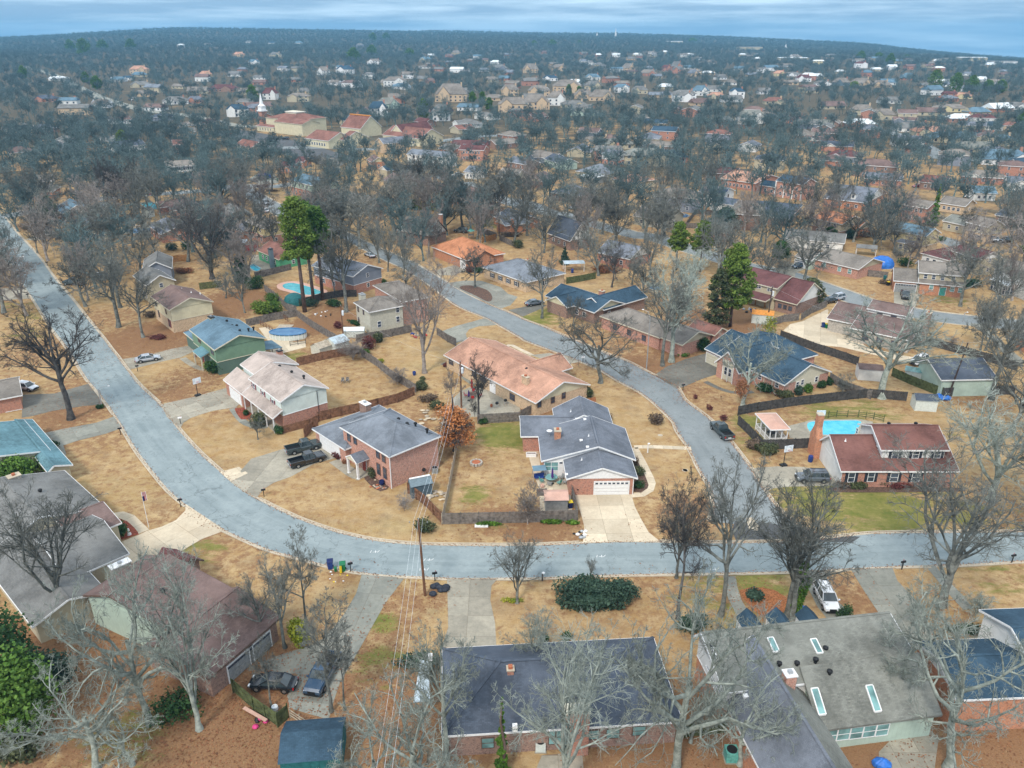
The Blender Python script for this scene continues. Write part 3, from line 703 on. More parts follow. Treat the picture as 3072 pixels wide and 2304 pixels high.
# the ground sheet with its lawns
BL=[
 (a(450,760),6,0,.5),(a(200,560),9,0,.62),(a(330,480),8,0,.5),(j(1600,400),8,0,.62),(j(1450,500),7,0,.7),(j(1200,60),14,0,.9),(j(1480,60),8,0,.7),(i_(1230,1380),9,0,.9),(i_(900,1250),10,0,.6),
 (i_(1250,1500),9,0,.6),(j(600,650),8,0,.8),(j(450,760),6,0,.7),(j(700,640),6,0,.7),(j(600,430),7,0,.6),(k(250,1130),12,0,.95),(k(150,1220),9,0,.9),(k(380,1090),9,0,.9),(k(950,1320),8,0,.9),(k(1080,1290),9,0,.95),
 (k(1100,1180),8,0,.8),(k(660,1050),10,0,.7),(k(1100,1050),8,0,.7),(b(700,1560),6,0,.7),(b(1000,1620),7,0,.8),(b(350,1580),6,0,.35),(b(520,1120),4,0,.5),(b(380,1250),3,0,.5),(b(900,790),6,0,.5),(b(1100,780),6,0,.7),(b(1280,740),4,0,.7),
 (b(1700,470),8,0,.9),(b(1900,480),8,0,.8),(b(1600,330),8,0,.6),(b(1300,300),8,0,.45),(b(1720,600),5,0,.5),(c(150,560),6,0,.6),(c(300,620),8,0,.45),(c(40,330),6,0,.8),(c(450,120),9,0,.95),(c(160,120),8,0,.9),(c(600,180),7,0,.5),
 (d(500,900),10,0,.95),(d(700,830),8,0,.8),(d(450,1000),8,0,.95),(d(900,900),6,0,.8),(d(600,1300),10,0,.8),(d(1000,1250),9,0,.8),(d(1350,1350),9,0,.95),(d(1500,1500),9,0,.9),(d(1200,1450),8,0,.8),(d(30,820),4,0,.9),(e(100,1450),8,0,.9),
 (e(150,1050),7,0,.85),(e(100,1200),7,0,.9),(e(500,750),5,0,.4),(e(420,1000),4,0,.6),(e(1100,620),4,0,.6),(e(960,760),5,0,.6),(e(850,1000),6,0,.6),(e(900,1150),6,0,.65),(e(1000,1350),8,0,.85),(e(1250,600),3,0,.6),(e(700,1200),5,0,.7),
 (e(700,440),4,0,.5),(e(1250,1500),8,0,.7),(g(1000,1500),10,0,.9),(g(1350,1500),8,0,.95),(g(900,540),5,0,.45),(g(1600,640),6,0,.75),(g(1500,560),4,0,.5),(g(1180,60),6,0,.7),(g(1000,120),5,0,.5),(h(200,640),5,0,.75),(h(680,520),4,0,.6),
 (h(800,660),4,0,.7),(h(1150,1060),5,0,.6),(h(700,1600),8,0,.95),(h(1600,1500),10,0,.9),(h(1300,1250),6,0,.8),(h(1750,1400),8,0,.95),(h(1350,740),5,0,.5),(h(1240,600),3,0,.5),(N1(100,750),6,0,.4),(N1(900,740),8,0,.6),
 (N2(60,440),4,0,.7),(L3(1200,500),6,0,.95),(L3(1800,700),6,0,.9),(L1(700,480),8,0,.5),(l(360,1000),5,0,.9),(l(450,1080),5,0,.8),(I1(400,900),9,0,.7),(K1(850,180),7,0,.8),(K1(400,520),7,0,.6),
 (b(750,960),6,1,.95),(b(680,930),5,1,.6),(b(820,1000),3.5,1,.8),(b(530,1390),2.6,1,.8),(b(1100,860),3,1,.6),(a(880,410),3.5,1,.8),(b(950,140),5,1,.9),(b(1100,150),4,1,.5),(c(520,760),4,1,.8),(c(600,860),3,1,.8),(c(1000,700),6,1,.7),(c(1250,690),6,1,.6),
 (c(720,1250),7,1,.6),(c(1000,1230),9,1,.75),(c(1300,1280),10,1,.85),(c(1500,1260),8,1,.6),(c(1750,1320),9,1,.6),(c(2000,1380),9,1,.4),(c(1020,1400),5,1,.5),(c(460,900),4,1,.5),(c(560,1000),4,1,.35),(g(1300,520),6,1,.55),(g(1620,500),5,1,.7),
 (g(1450,780),5,1,.5),(h(1700,480),6,1,.45),(d(1230,310),4,1,.6),(e(940,750),2,1,.8),(e(880,1000),4,1,.5),(d(750,1450),6,1,.5),(l(940,1220),5,1,.8),(i_(300,1230),8,1,.5),(i_(100,1150),7,1,.45),(j(200,20),8,1,.4),(L1(1350,870),8,1,.7),(M1(1800,370),8,1,.4),
 (b(700,1600),3,1,.3),(h(1150,1100),4,1,.5),(a(1500,230),3,1,.3),(m(1750,830),5,1,.6),(c(1800,850),9,1,.3)]
def ground():
 az=np.radians(np.linspace(-76,76,420));nr=620
 r=14*(7200/14)**(np.linspace(0,1,nr)**1.0)
 A_,R_=np.meshgrid(az,r)
 X=R_*np.sin(A_);Y=R_*np.cos(A_);Z=gz_np(X,Y)
 V=np.stack([X.ravel(),Y.ravel(),Z.ravel()],1)
 na=len(az);I_,J_=np.meshgrid(np.arange(na-1),np.arange(nr-1));k0=(J_*na+I_).ravel()
 Fq=np.stack([k0,k0+1,k0+na+1,k0+na],1)
 me=raw_mesh('ground',V,Fq,['ground_cover'])
 T_=np.zeros((len(V),4),np.float32);T_[:,3]=1
 rr=R_.ravel()
 for p,rad,ch,st in BL:
  x,y,_=at(p);d2=(V[:,0]-x)**2+(V[:,1]-y)**2
  T_[:,ch]=np.maximum(T_[:,ch],st*np.exp(-(d2/(rad*rad))**1.5*.9))
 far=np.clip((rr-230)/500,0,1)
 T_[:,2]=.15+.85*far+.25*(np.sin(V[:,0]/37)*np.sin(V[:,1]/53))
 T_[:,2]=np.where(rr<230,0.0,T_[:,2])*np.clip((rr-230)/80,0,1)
 T_[:,0]=np.maximum(T_[:,0],.34+.2*np.sin(V[:,0]/9.0)*np.sin(V[:,1]/11.0))
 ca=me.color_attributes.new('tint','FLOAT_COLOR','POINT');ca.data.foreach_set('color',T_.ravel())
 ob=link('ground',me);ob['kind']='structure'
ground()
# houses
WINS={}
def win_proto(w,hh,kind):
 key=(round(w,1),round(hh,1),kind)
 if key in WINS:return WINS[key]
 w,hh=key[0],key[1]
 fr=MB();t=.07;fm={'w':'tr_white','d':'tr_brown','c':'tr_cream'}[kind[0]]
 fr.box(-w/2,w/2,-.05,.05,0,t,fm).box(-w/2,w/2,-.05,.05,hh-t,hh,fm).box(-w/2,-w/2+t,-.05,.05,t,hh-t,fm).box(w/2-t,w/2,-.05,.05,t,hh-t,fm)
 fr.box(-w/2+t,w/2-t,-.04,.04,hh/2-.03,hh/2+.03,fm)
 if w>1.3:fr.box(-.04,.04,-.045,.045,t,hh-t,fm)
 pa=[]
 xs=[(-w/2+t,-.04),(.04,w/2-t)]if w>1.3 else[(-w/2+t,w/2-t)]
 for(x0,x1)in xs:
  for z0,z1 in((t,hh/2-.03),(hh/2+.03,hh-t)):
   pa.append(BX(x0,x1,-.02,0,z0,z1,'glass_teal' if 'l' in kind else 'glass').mesh('pane'))
 sh=None
 if 's' in kind or 'r' in kind:
  sm='shutter_red' if 'r' in kind else 'shutter_dark';sh=MB()
  sh.box(-.2,.2,-.03,.03,0,hh,sm).box(-.15,.15,-.045,-.03,.08,hh/2-.05,sm).box(-.15,.15,-.045,-.03,hh/2+.05,hh-.08,sm)
  sh=sh.mesh('shutter')
 WINS[key]=(fr.mesh('window'),pa,sh)
 return WINS[key]
class House:
 def __init__(s,name,A_,B_,label,ze=2.7,cat='house',group=None):
  p,q_=at(A_,ze),at(B_,ze)
  s.yaw=math.atan2(q_[1]-p[1],q_[0]-p[0]);s.o=(p[0],p[1]);s.zb=p[2]-ze
  s.root=tag(empty(name,(p[0],p[1],s.zb),s.yaw),label,cat,group);s.B=[]
  s.c,s.s=cos(s.yaw),sin(s.yaw)
  HOUSES.append((s,label))
 def loc(s,p,z):
  x,y,_=at(p,z)if hyp(*s.o)<700 else s.farat(p,z)
  return s.l2(x,y)
 def farat(s,p,z):
  dx,dy,dz=ray(p);t=(z+s.zb-HC)/dz;return(dx*t,dy*t,z)
 def l2(s,x,y):
  x-=s.o[0];y-=s.o[1];return(x*s.c+y*s.s,-x*s.s+y*s.c)
 def rect(s,pts,z):
  Q_=[s.loc(p,z)for p in pts]
  return[min(t[0]for t in Q_),max(t[0]for t in Q_),min(t[1]for t in Q_),max(t[1]for t in Q_)]
 def block(s,pts,ze=2.7,rise=1.8,axis='x',roof='rf_grey',lo='bk_red',up=None,zs=None,kind='gable',rf=.5,ext=(0,0,0,0),trim='tr_white',ov=.45,gab=None,zb=None,rect=None,z0=0,zl=None):
  x0,x1,y0,y1=rect or s.rect(pts,ze)
  x0-=ext[0];x1+=ext[1];y0-=ext[2];y1+=ext[3]
  wx0,wx1,wy0,wy1=x0+ov,x1-ov,y0+ov*.8,y1-ov*.8
  up=up or lo;zs=zs if zs is not None else(ze if up!=lo else 0)
  gab=gab or up
  zbk=ze if zb is None else zb
  th=.16

  pl=[];rk=[]
  if kind=='gable':
   if axis=='x':
    yr=y0+rf*(y1-y0);zr=ze+rise
    pl=[[(x0,y0,ze),(x1,y0,ze),(x1,yr,zr),(x0,yr,zr)],[(x1,y1,zbk),(x0,y1,zbk),(x0,yr,zr),(x1,yr,zr)]]
    rk=[((x0,y0,ze),(x1,y0,ze)),((x0,y1,zbk),(x1,y1,zbk))]+[((xx,y0,ze),(xx,yr,zr))for xx in(x0,x1)]+[((xx,yr,zr),(xx,y1,zbk))for xx in(x0,x1)]
    hz=lambda x,y:ze+(zr-ze)*(y-y0)/(yr-y0)if y<yr else zbk+(zr-zbk)*(y1-y)/(y1-yr)
    ends=[((wx0,wy0),(wx0,yr),(wx0,wy1),(-1,0)),((wx1,wy0),(wx1,yr),(wx1,wy1),(1,0))]
   else:
    xr=x0+rf*(x1-x0);zr=ze+rise
    pl=[[(x0,y1,ze),(x0,y0,ze),(xr,y0,zr),(xr,y1,zr)],[(x1,y0,zbk),(x1,y1,zbk),(xr,y1,zr),(xr,y0,zr)]]
    rk=[((x0,y0,ze),(x0,y1,ze)),((x1,y0,zbk),(x1,y1,zbk))]+[((x0,yy,ze),(xr,yy,zr))for yy in(y0,y1)]+[((xr,yy,zr),(x1,yy,zbk))for yy in(y0,y1)]
    hz=lambda x,y:ze+(zr-ze)*(x-x0)/(xr-x0)if x<xr else zbk+(zr-zbk)*(x1-x)/(x1-xr)
    ends=[((wx0,wy0),(xr,wy0),(wx1,wy0),(0,-1)),((wx0,wy1),(xr,wy1),(wx1,wy1),(0,1))]
  elif kind=='hip':
   zr=ze+rise;ends=[]
   if axis=='x':
    dd=min((y1-y0)/2,(x1-x0)/2-.1);yr=(y0+y1)/2;a0,a1=(x0+dd,yr,zr),(x1-dd,yr,zr)
    pl=[[(x0,y0,ze),(x1,y0,ze),a1,a0],[(x1,y1,ze),(x0,y1,ze),a0,a1],[(x0,y1,ze),(x0,y0,ze),a0],[(x1,y0,ze),(x1,y1,ze),a1]]
   else:
    dd=min((x1-x0)/2,(y1-y0)/2-.1);xr=(x0+x1)/2;a0,a1=(xr,y0+dd,zr),(xr,y1-dd,zr)
    pl=[[(x0,y1,ze),(x0,y0,ze),a0,a1],[(x1,y0,ze),(x1,y1,ze),a1,a0],[(x0,y0,ze),(x1,y0,ze),a0],[(x1,y1,ze),(x0,y1,ze),a1]]
   rk=[((x0,y0,ze),(x1,y0,ze)),((x1,y0,ze),(x1,y1,ze)),((x1,y1,ze),(x0,y1,ze)),((x0,y1,ze),(x0,y0,ze))]
   hz=lambda x,y:ze
  elif kind=='shed': 
   zr=ze+rise;pl=[[(x0,y0,ze),(x1,y0,ze),(x1,y1,zr),(x0,y1,zr)]]
   rk=[((x0,y0,ze),(x1,y0,ze)),((x0,y0,ze),(x0,y1,zr)),((x1,y0,ze),(x1,y1,zr))];ends=[]
   hz=lambda x,y:ze+rise*(y-y0)/(y1-y0)
  mb=MB()
  for P_ in pl:
   K=len(P_);mb.poly([(p[0],p[1],p[2]+th)for p in P_],roof)
   mb.poly([p for p in P_][::-1],trim)
  if roof:mb.bd('roof',s.root)

  fa=MB()
  for p,q_ in rk:
   zc=.06;fa.bar((p[0],p[1],p[2]+zc),(q_[0],q_[1],q_[2]+zc),.05,.22,trim)
  fa.bd('fascia',s.root)
  if kind=='hip' or kind=='gable':
   rc=MB()
   if kind=='hip':
    segs=[(a0,a1),((x0,y0,ze),a0),((x1,y0,ze),a1 if axis=='x' else a0),((x1,y1,ze),a1),((x0,y1,ze),a0 if axis=='x' else a1)]
   else:segs=[(pl[0][3],pl[0][2])]
   for p,q_ in segs:rc.bar((p[0],p[1],p[2]+th+.01),(q_[0],q_[1],q_[2]+th+.01),.3,.05,roof)
   rc.bd('ridge_cap',s.root)
  zw=lambda x,y:min(hz(x,y),99)+.02

  lo_mb,up_mb=MB(),MB()
  cs=[((wx0,wy0),(wx1,wy0)),((wx1,wy0),(wx1,wy1)),((wx1,wy1),(wx0,wy1)),((wx0,wy1),(wx0,wy0))]
  for A_,B_ in cs:
   ta,tb=zw(*A_),zw(*B_)
   l0=min(zs,ta,tb)if zs else None
   if up==lo or not zs:lo_mb.poly([(A_[0],A_[1],z0),(B_[0],B_[1],z0),(B_[0],B_[1],tb),(A_[0],A_[1],ta)],lo)
   else:
    lo_mb.poly([(A_[0],A_[1],z0),(B_[0],B_[1],z0),(B_[0],B_[1],l0),(A_[0],A_[1],l0)],lo)
    if ta>zs+.01: 
     nx,ny=(B_[1]-A_[1]),-(B_[0]-A_[0]);ln=hyp(nx,ny);nx,ny=nx/ln*.03,ny/ln*.03
     up_mb.poly([(A_[0]+nx,A_[1]+ny,zs),(B_[0]+nx,B_[1]+ny,zs),(B_[0]+nx,B_[1]+ny,tb),(A_[0]+nx,A_[1]+ny,ta)],up)
  for(A_,Mn,B_,nv)in ends:
   e_=.03;P_=[(A_[0]+nv[0]*e_,A_[1]+nv[1]*e_,zw(*A_)-.02),(B_[0]+nv[0]*e_,B_[1]+nv[1]*e_,zw(*B_)-.02),(Mn[0]+nv[0]*e_,Mn[1]+nv[1]*e_,zr)]
   lo_z=min(P_[0][2],P_[1][2]); 
   MB().poly([(P_[0][0],P_[0][1],lo_z-.15)]+P_[:1]+[P_[2],P_[1],(P_[1][0],P_[1][1],lo_z-.15)],gab).bd('gable_wall',s.root)
  lo_mb.bd('wall',s.root);up_mb.bd('upper_wall',s.root)
  if zs and up!=lo:
   bd=MB()
   for A_,B_ in cs: 
    nx,ny=(B_[1]-A_[1]),-(B_[0]-A_[0]);ln=hyp(nx,ny);nx,ny=nx/ln*.05,ny/ln*.05
    bd.bar((A_[0]+nx,A_[1]+ny,zs),(B_[0]+nx,B_[1]+ny,zs),.05,.12,trim)
   bd.bd('trim_band',s.root)
  s.B.append(dict(x=(x0,x1),y=(y0,y1),w=(wx0,wx1,wy0,wy1),ze=ze,zr=zr,hz=hz,yaw=s.yaw))
  s.last=s.B[-1]
  return s
 def wallhit(s,side,p,bi=-1):
  w=s.B[bi]['w'];dx,dy,dz=ray(p)
  lx,ly=(dx*s.c+dy*s.s),(-dx*s.s+dy*s.c);ox,oy=s.l2(0,0)
  if side in 'fb':yy=w[2]if side=='f' else w[3];t=(yy-oy)/ly;return(ox+lx*t,HC+dz*t-s.zb)
  xx=w[0]if side=='l' else w[1];t=(xx-ox)/lx;return(oy+ly*t,HC+dz*t-s.zb)
 def place(s,side,along,z,bi=-1,off=.05):
  w=s.B[bi]['w']
  return{'f':((along,w[2]-off,z),0),'b':((along,w[3]+off,z),math.pi),'l':((w[0]-off,along,z),-math.pi/2),'r':((w[1]+off,along,z),math.pi/2)}[side]
 def putwin(s,side,along,zc,w=1.0,hh=1.4,kind='w',bi=-1):
  fr,pa,sh=win_proto(w,hh,kind)
  lc,rz=s.place(side,along,zc-round(hh,1)/2,bi,.06)
  ob=link('window',fr,s.root);ob.location=lc;ob.rotation_euler=(0,0,rz)
  for me in pa:link('pane',me,ob)
  if sh:
   for sg in(-1,1):
    so_=link('shutter',sh,ob);so_.location=(sg*(round(w,1)/2+.22),0,0)
 def win(s,side,pts,w=1.0,hh=1.4,kind='w',bi=-1):
  for p in pts:
   al,zc=s.wallhit(side,p,bi);s.putwin(side,al,zc,w,hh,kind,bi)
  return s
 def rows(s,side,n_,zc,w=1.0,hh=1.3,kind='w',bi=-1,a0=.12,a1=.88):
  W_=s.B[bi]['w'];lo,hi=(W_[0],W_[1])if side in 'fb' else(W_[2],W_[3])
  for t in range(n_):s.putwin(side,lo+(hi-lo)*(a0+(a1-a0)*(t+.5)/n_),zc,w,hh,kind,bi)
  return s
 def garage(s,side,p,w=4.9,hh=2.2,mt='tr_white',bi=-1,windows=8,along=None):
  al=s.wallhit(side,p,bi)[0]if along is None else along
  lc,rz=s.place(side,al,0,bi,.04)
  fr=MB();fr.box(-w/2-.12,-w/2,-.06,.04,0,hh+.12,'tr_white').box(w/2,w/2+.12,-.06,.04,0,hh+.12,'tr_white').box(-w/2,w/2,-.06,.04,hh,hh+.12,'tr_white')
  ob=fr.bd('garage_door',s.root);ob.location=lc;ob.rotation_euler=(0,0,rz)
  for t in range(4):
   z0,z1=.03+t*hh/4,(t+1)*hh/4-.02;q_=BX(-w/2+.01,w/2-.01,-.03,.02,z0,z1,mt)
   for u_ in range(8):
    cx=-w/2+w*(u_+.5)/8
    if t==3 and windows:q_.box(cx-.2,cx+.2,-.045,-.03,z0+.12,z1-.1,'glass')
    else:q_.box(cx-w/16+.07,cx+w/16-.07,-.042,-.03,z0+.07,z1-.07,mt)
   q_.bd('door_panel',ob)
  return s
 def door(s,side,p,mt='tr_white',w=1.0,bi=-1,hh=2.1):
  al=s.wallhit(side,p,bi)[0];lc,rz=s.place(side,al,.1,bi,.05)
  ob=BX(-w/2-.08,w/2+.08,-.03,.03,0,hh+.08,'tr_white').box(-w/2,w/2,-.06,-.03,.02,hh,mt).bd('door',s.root);ob.location=lc;ob.rotation_euler=(0,0,rz)
  BX(w/2-.15,w/2-.08,-.11,-.06,.95,1.05,'steel').bd('handle',ob)
  return s
 def chimney(s,p,z,w=1.0,dd=.8,mt='bk_red',zbase=0,cap='concrete',xy=None,top=None):
  x,y=xy or s.loc(p,z)
  mb=BX(x-w/2,x+w/2,y-dd/2,y+dd/2,zbase,z,mt)
  ob=mb.bd('chimney',s.root)
  BX(x-w/2-.08,x+w/2+.08,y-dd/2-.08,y+dd/2+.08,z,z+.12,top or 'kerb_c').box(x-.2,x+.2,y-.2,y+.2,z+.12,z+.4,'terracotta' if top is None else 'steel').bd('chimney_cap',ob)
  return s
 def vents(s,pts,z=4.6,kind='pipe'):
  for p in pts:
   x,y=s.loc(p,z)
   bb=[q_ for q_ in s.B if q_['x'][0]<=x<=q_['x'][1]and q_['y'][0]<=y<=q_['y'][1]]
   zz=max([q_['hz'](x,y)for q_ in bb if q_['hz'](x,y)>q_['ze']-.1]or[z-.3])
   if all(q_['hz'](0,0)==q_['ze']for q_ in bb):zz=z-.35
   mb=MB()
   if kind=='pipe':mb.tube([(x,y,zz-.2),(x,y,zz+.5)],.06,n_=6,mt='tr_white');mb.lathe([(.17,zz+.1),(.05,zz+.3)],x,y,8,'tr_white')
   elif kind=='turbine':mb.lathe([(.16,zz-.2),(.16,zz+.3),(.27,zz+.36),(.27,zz+.55),(.05,zz+.68)],x,y,8,'black')
   else:mb.box(x-.22,x+.22,y-.22,y+.22,zz-.3,zz+.3,'tr_white')
   mb.bd('roof_vent',s.root)
  return s
 def post(s,pts,z1=2.6,r=.09,mt='tr_white',sq=True):
  for p in pts:
   x,y=s.loc(p,0);BX(x-r,x+r,y-r,y+r,0,z1,mt).box(x-r*1.4,x+r*1.4,y-r*1.4,y+r*1.4,0,.2,mt).bd('post',s.root)
  return s
 def local(s,mb,nm,parent=None):return mb.bd(nm,parent or s.root)
 def gutterpipe(s,side_xy,z1):
  x,y=side_xy;BX(x-.05,x+.05,y-.05,y+.05,0,z1,'tr_white').bd('downpipe',s.root);return s
HOUSES=[]
def byBC(B_,C_,L_,ze):
 p,q_=at(B_,ze),at(C_,ze);dd=math.dist(p[:2],q_[:2]);uy=((q_[0]-p[0])/dd,(q_[1]-p[1])/dd);ux=(uy[1],-uy[0])
 return proj(p[0]-ux[0]*L_,p[1]-ux[1]*L_,p[2])
# --- centre: grey-shingled brick ranch with the white garage
H=House('ranch_house',TC(905,1330),TC(2065,1315),'single storey brick house with slate grey roof and white double garage door, in the centre')
H.block([TC(905,1330),TC(2065,1315),TC(850,1160)],rise=1.75,axis='y',roof='rf_slate',lo='bk_red',gab='tr_white',ext=(0,0,0,4.2))
H.garage('f',TC(1628,1440),4.9,2.15,'white')
H.gutterpipe((H.B[0]['w'][1]-.1,H.B[0]['w'][2]-.08),2.6)
H.block([TC(460,1030),TC(2010,940),TC(1795,485)],rise=2.35,axis='y',roof='rf_slate',lo='bk_red',gab='tr_white',rf=.60,ext=(0,0,0,0))
H.win('f',[TC(570,1095),TC(685,1095)],1.1,1.5,'wl');H.win('f',[TC(790,1080)],.6,1.3,'w');H.door('f',TC(795,1140),'white',.8)
sun_=H.B[1]['w'];BX(sun_[0]-.02,sun_[0]+5.2,sun_[2]-.035,sun_[2]-.005,0,2.75,'sd_white').bd('sunroom_wall',H.root)
H.block([TC(700,480),TC(1660,440),TC(1570,245),TC(1000,150)],rise=2.3,axis='y',roof='rf_slate',rf=.48,gab='tr_white')
H.block([TC(170,620),TC(690,605),TC(95,275)],rise=1.5,axis='x',roof='rf_slate',lo='bk_red',ext=(0,3.5,0,0),gab='bk_red')
H.win('f',[TC(480,640)],1.3,.7,'w')
x_,y_=H.loc(TC(735,500),4.9);H.chimney(None,4.9,.95,1.2,'bk_orange',0,xy=(x_,y_))
H.vents([TC(1055,300),TC(1125,670),TC(1230,800),TC(885,1065),TC(1185,355)],4.6,'cap');H.vents([TC(1140,900),TC(1250,620),TC(955,150)],4.7)
x_,y_=H.loc(TC(598,540),4.2);LT([(.02,4.25),(.42,4.5),(.45,4.52)],x_,y_,12,'tr_white').tube([(x_,y_,3.6),(x_,y_,4.3)],.04,n_=6).bd('satellite_dish',H.root)
b0=H.B[1]
for dxx in(-.18,.18):
 xr=b0['x'][0]+.60*(b0['x'][1]-b0['x'][0])+dxx;MB().bar((xr,b0['y'][0]+1.2,b0['zr']+.2-abs(dxx)*.3),(xr,b0['y'][1]-.8,b0['zr']+.2-abs(dxx)*.3),.07,.08,'rf_charcoal').bd('ridge_vent',H.root)
# --- red brick two storey with hip roof
H=House('brick_house',TB(490,515),TB(1245,975),'two storey pink brick house with grey hip roof and small columned portico',5.4)
H.block([TB(490,515),TB(1245,975),TB(2010,645)],ze=5.4,rise=2.3,axis='x',roof='rf_slate_light',lo='bk_pink',kind='hip')
H.win('f',[TB(640,660),TB(735,705),TB(1078,915),TB(1165,975)],.9,1.4,'d');H.win('f',[TB(1090,1140),TB(1185,1200)],.9,1.9,'d')
H.gutterpipe((H.B[0]['w'][1]+.05,H.B[0]['w'][2]-.05),5.3)
H.block([TB(85,550),TB(510,805),TB(1095,185)],ze=2.7,rise=1.9,axis='y',roof='rf_slate_light',lo='bk_pink',ext=(0,1.5,0,0),kind='hip')
H.garage('f',TB(350,760),5.6,2.2,'white',windows=0)
w0=H.B[0]['w'];px,pz=H.wallhit('f',TB(870,1000),0)
pr=MB();y0_,y1_=w0[2]-2.3,w0[2];x0_,x1_=px-1.5,px+1.5
for P_ in([(x0_,y1_,2.75),(x0_,y0_,2.75),(px,y0_,3.6),(px,y1_,3.6)],[(x1_,y0_,2.75),(x1_,y1_,2.75),(px,y1_,3.6),(px,y0_,3.6)]):pr.poly([(p[0],p[1],p[2]+.1)for p in P_],'rf_slate').poly(P_[::-1],'tr_white')
po=pr.bd('portico_roof',H.root)
MB().poly([(x0_+.1,y0_+.05,2.72),(x1_-.1,y0_+.05,2.72),(px,y0_+.05,3.58)],'tr_cream').bar((x0_,y0_,2.78),(px,y0_,3.64),.06,.16).bar((px,y0_,3.64),(x1_,y0_,2.78),.06,.16).bd('portico_gable',po)
for xx in(x0_+.25,x1_-.25):BX(xx-.14,xx+.14,y0_+.1,y0_+.38,0,2.75,'tr_white').box(xx-.2,xx+.2,y0_+.04,y0_+.44,0,.18,'tr_white').box(xx-.2,xx+.2,y0_+.04,y0_+.44,2.55,2.72,'tr_white').bd('column',po)
H.door('f',TB(880,1120),'door_red',1.0,0);BX(px-1.4,px+1.4,w0[2]-2.4,w0[2],0,.14,'cc_old').bd('porch_floor',po)
x_,y_=H.loc(TB(880,150),5.2);H.chimney(None,5.2,1.9,1.0,'bk_brown',0,xy=(x_,y_),top='tr_white')
H.vents([TB(1250,390),TB(1320,430)],7.3,'turbine');H.vents([TB(1385,390),TB(1385,455),TB(1515,460),TB(1525,485),TB(1640,460),TB(1815,550)],7.0,'turbine');H.vents([TB(920,330),TB(965,335)],4.2)
# --- tan roofed white house
H=House('gabled_house',TA(600,555),TA(1095,925),'two storey white sided house with pale tan shingle roof over red brick',5.3)
H.block([TA(600,555),TA(1095,925),TA(1920,700)],ze=5.3,rise=1.9,axis='x',roof='rf_tan',lo='bk_red',up='sd_mint',zs=2.75,ext=(.5,0,0,0))
H.win('f',[TA(680,670),TA(832,800),TA(995,940)],1.0,1.5,'wr')
H.block([TA(470,300),TA(625,440),TA(1400,290)],ze=5.55,rise=1.65,axis='x',roof='rf_tan',lo='bk_red',up='sd_mint',zs=2.75,ext=(0,.5,0,0),rf=.45)
w0=H.B[0]['w']
x0_,y0_=H.loc(TA(165,560),2.7);x1_,_=H.loc(TA(935,1225),2.7)
H.block(None,ze=2.7,rise=1.75,kind='shed',roof='rf_tan',lo='bk_red',rect=[x0_,x0_+8.2,y0_,w0[2]+1.0],ov=.3)
H.garage('f',TA(370,790),4.9,2.1,'white',windows=0)
yp=y0_
MB().poly([(x0_+8.2,y0_,2.86),(x1_,y0_,2.86),(x1_,w0[2],3.9),(x0_+8.2,w0[2],3.9)],'rf_tan').poly([(x0_+8.2,y0_,2.7),(x1_,y0_,2.7),(x1_,w0[2],3.75),(x0_+8.2,w0[2],3.75)][::-1],'tr_white').bd('porch_roof',H.root)
MB().bar((x0_+8.2,y0_,2.78),(x1_,y0_,2.78),.05,.2).bar((x1_,y0_,2.78),(x1_,w0[2],3.82),.05,.2).bd('porch_fascia',H.root)
for t in range(5):
 xx=x0_+8.6+(x1_-x0_-9.0)*t/4;BX(xx-.08,xx+.08,y0_+.15,y0_+.31,0,2.75,'tr_white').bd('porch_post',H.root)
BX(x0_+8.3,x1_-.1,y0_+.3,w0[2],0,.12,'cc_old').bd('porch_floor',H.root)
H.door('f',TA(560,920),'door_red',1.0,0)
x_,y_=H.loc(TA(1095,70),6.6);H.chimney(None,6.6,.9,.9,'bk_red',0,xy=(x_,y_),top='black')
H.vents([TA(1300,420),TA(1500,495),TA(1100,325)],7.0,'turbine');H.vents([TA(970,300)],7.1)
xx,zz=H.wallhit('r',TA(1710,720),0);TU([(H.B[0]['w'][1]+.1,xx,.2),(H.B[0]['w'][1]+.1,xx,5.4)],.045,n_=6,mt='black').bd('conduit',H.root)
# --- green house
H=House('green_house',TD(740,1060),TD(1120,1370),'two storey sage green house with pale blue grey roof and small flag porch',5.3)
H.block([TD(740,1060),TD(1120,1370),TD(1910,1190)],ze=5.3,rise=1.9,axis='x',roof='rf_blue',lo='sd_darkgreen',up='sd_green',zs=2.7,trim='tr_cream')
H.win('f',[TD(900,1215),TD(1095,1390)],1.6,.9,'d')
w0=H.B[0]['w'];x0_,y0_=H.loc(TD(655,1100),2.8)
H.block(None,ze=2.8,rise=1.2,axis='x',kind='hip',roof='rf_blue',lo='sd_darkgreen',rect=[x0_,x0_+6.2,y0_,w0[2]+5.5],trim='tr_cream')
x0_,y0_=H.loc(TD(790,1380),2.8);x1_,_=H.loc(TD(880,1480),2.8)
MB().poly([(x0_,y0_,2.9),(x1_+.3,y0_,2.9),(x1_+.3,w0[2],3.6),(x0_,w0[2],3.6)],'rf_teal').poly([(x0_,y0_,2.75),(x1_+.3,y0_,2.75),(x1_+.3,w0[2],3.45),(x0_,w0[2],3.45)][::-1],'tr_cream').bd('porch_roof',H.root)
for xx in(x0_+.2,x1_+.1):BX(xx-.1,xx+.1,y0_+.1,y0_+.3,0,2.8,'tr_cream').bd('porch_post',H.root)
H.door('f',TD(960,1480),'door_red',1.0,0)
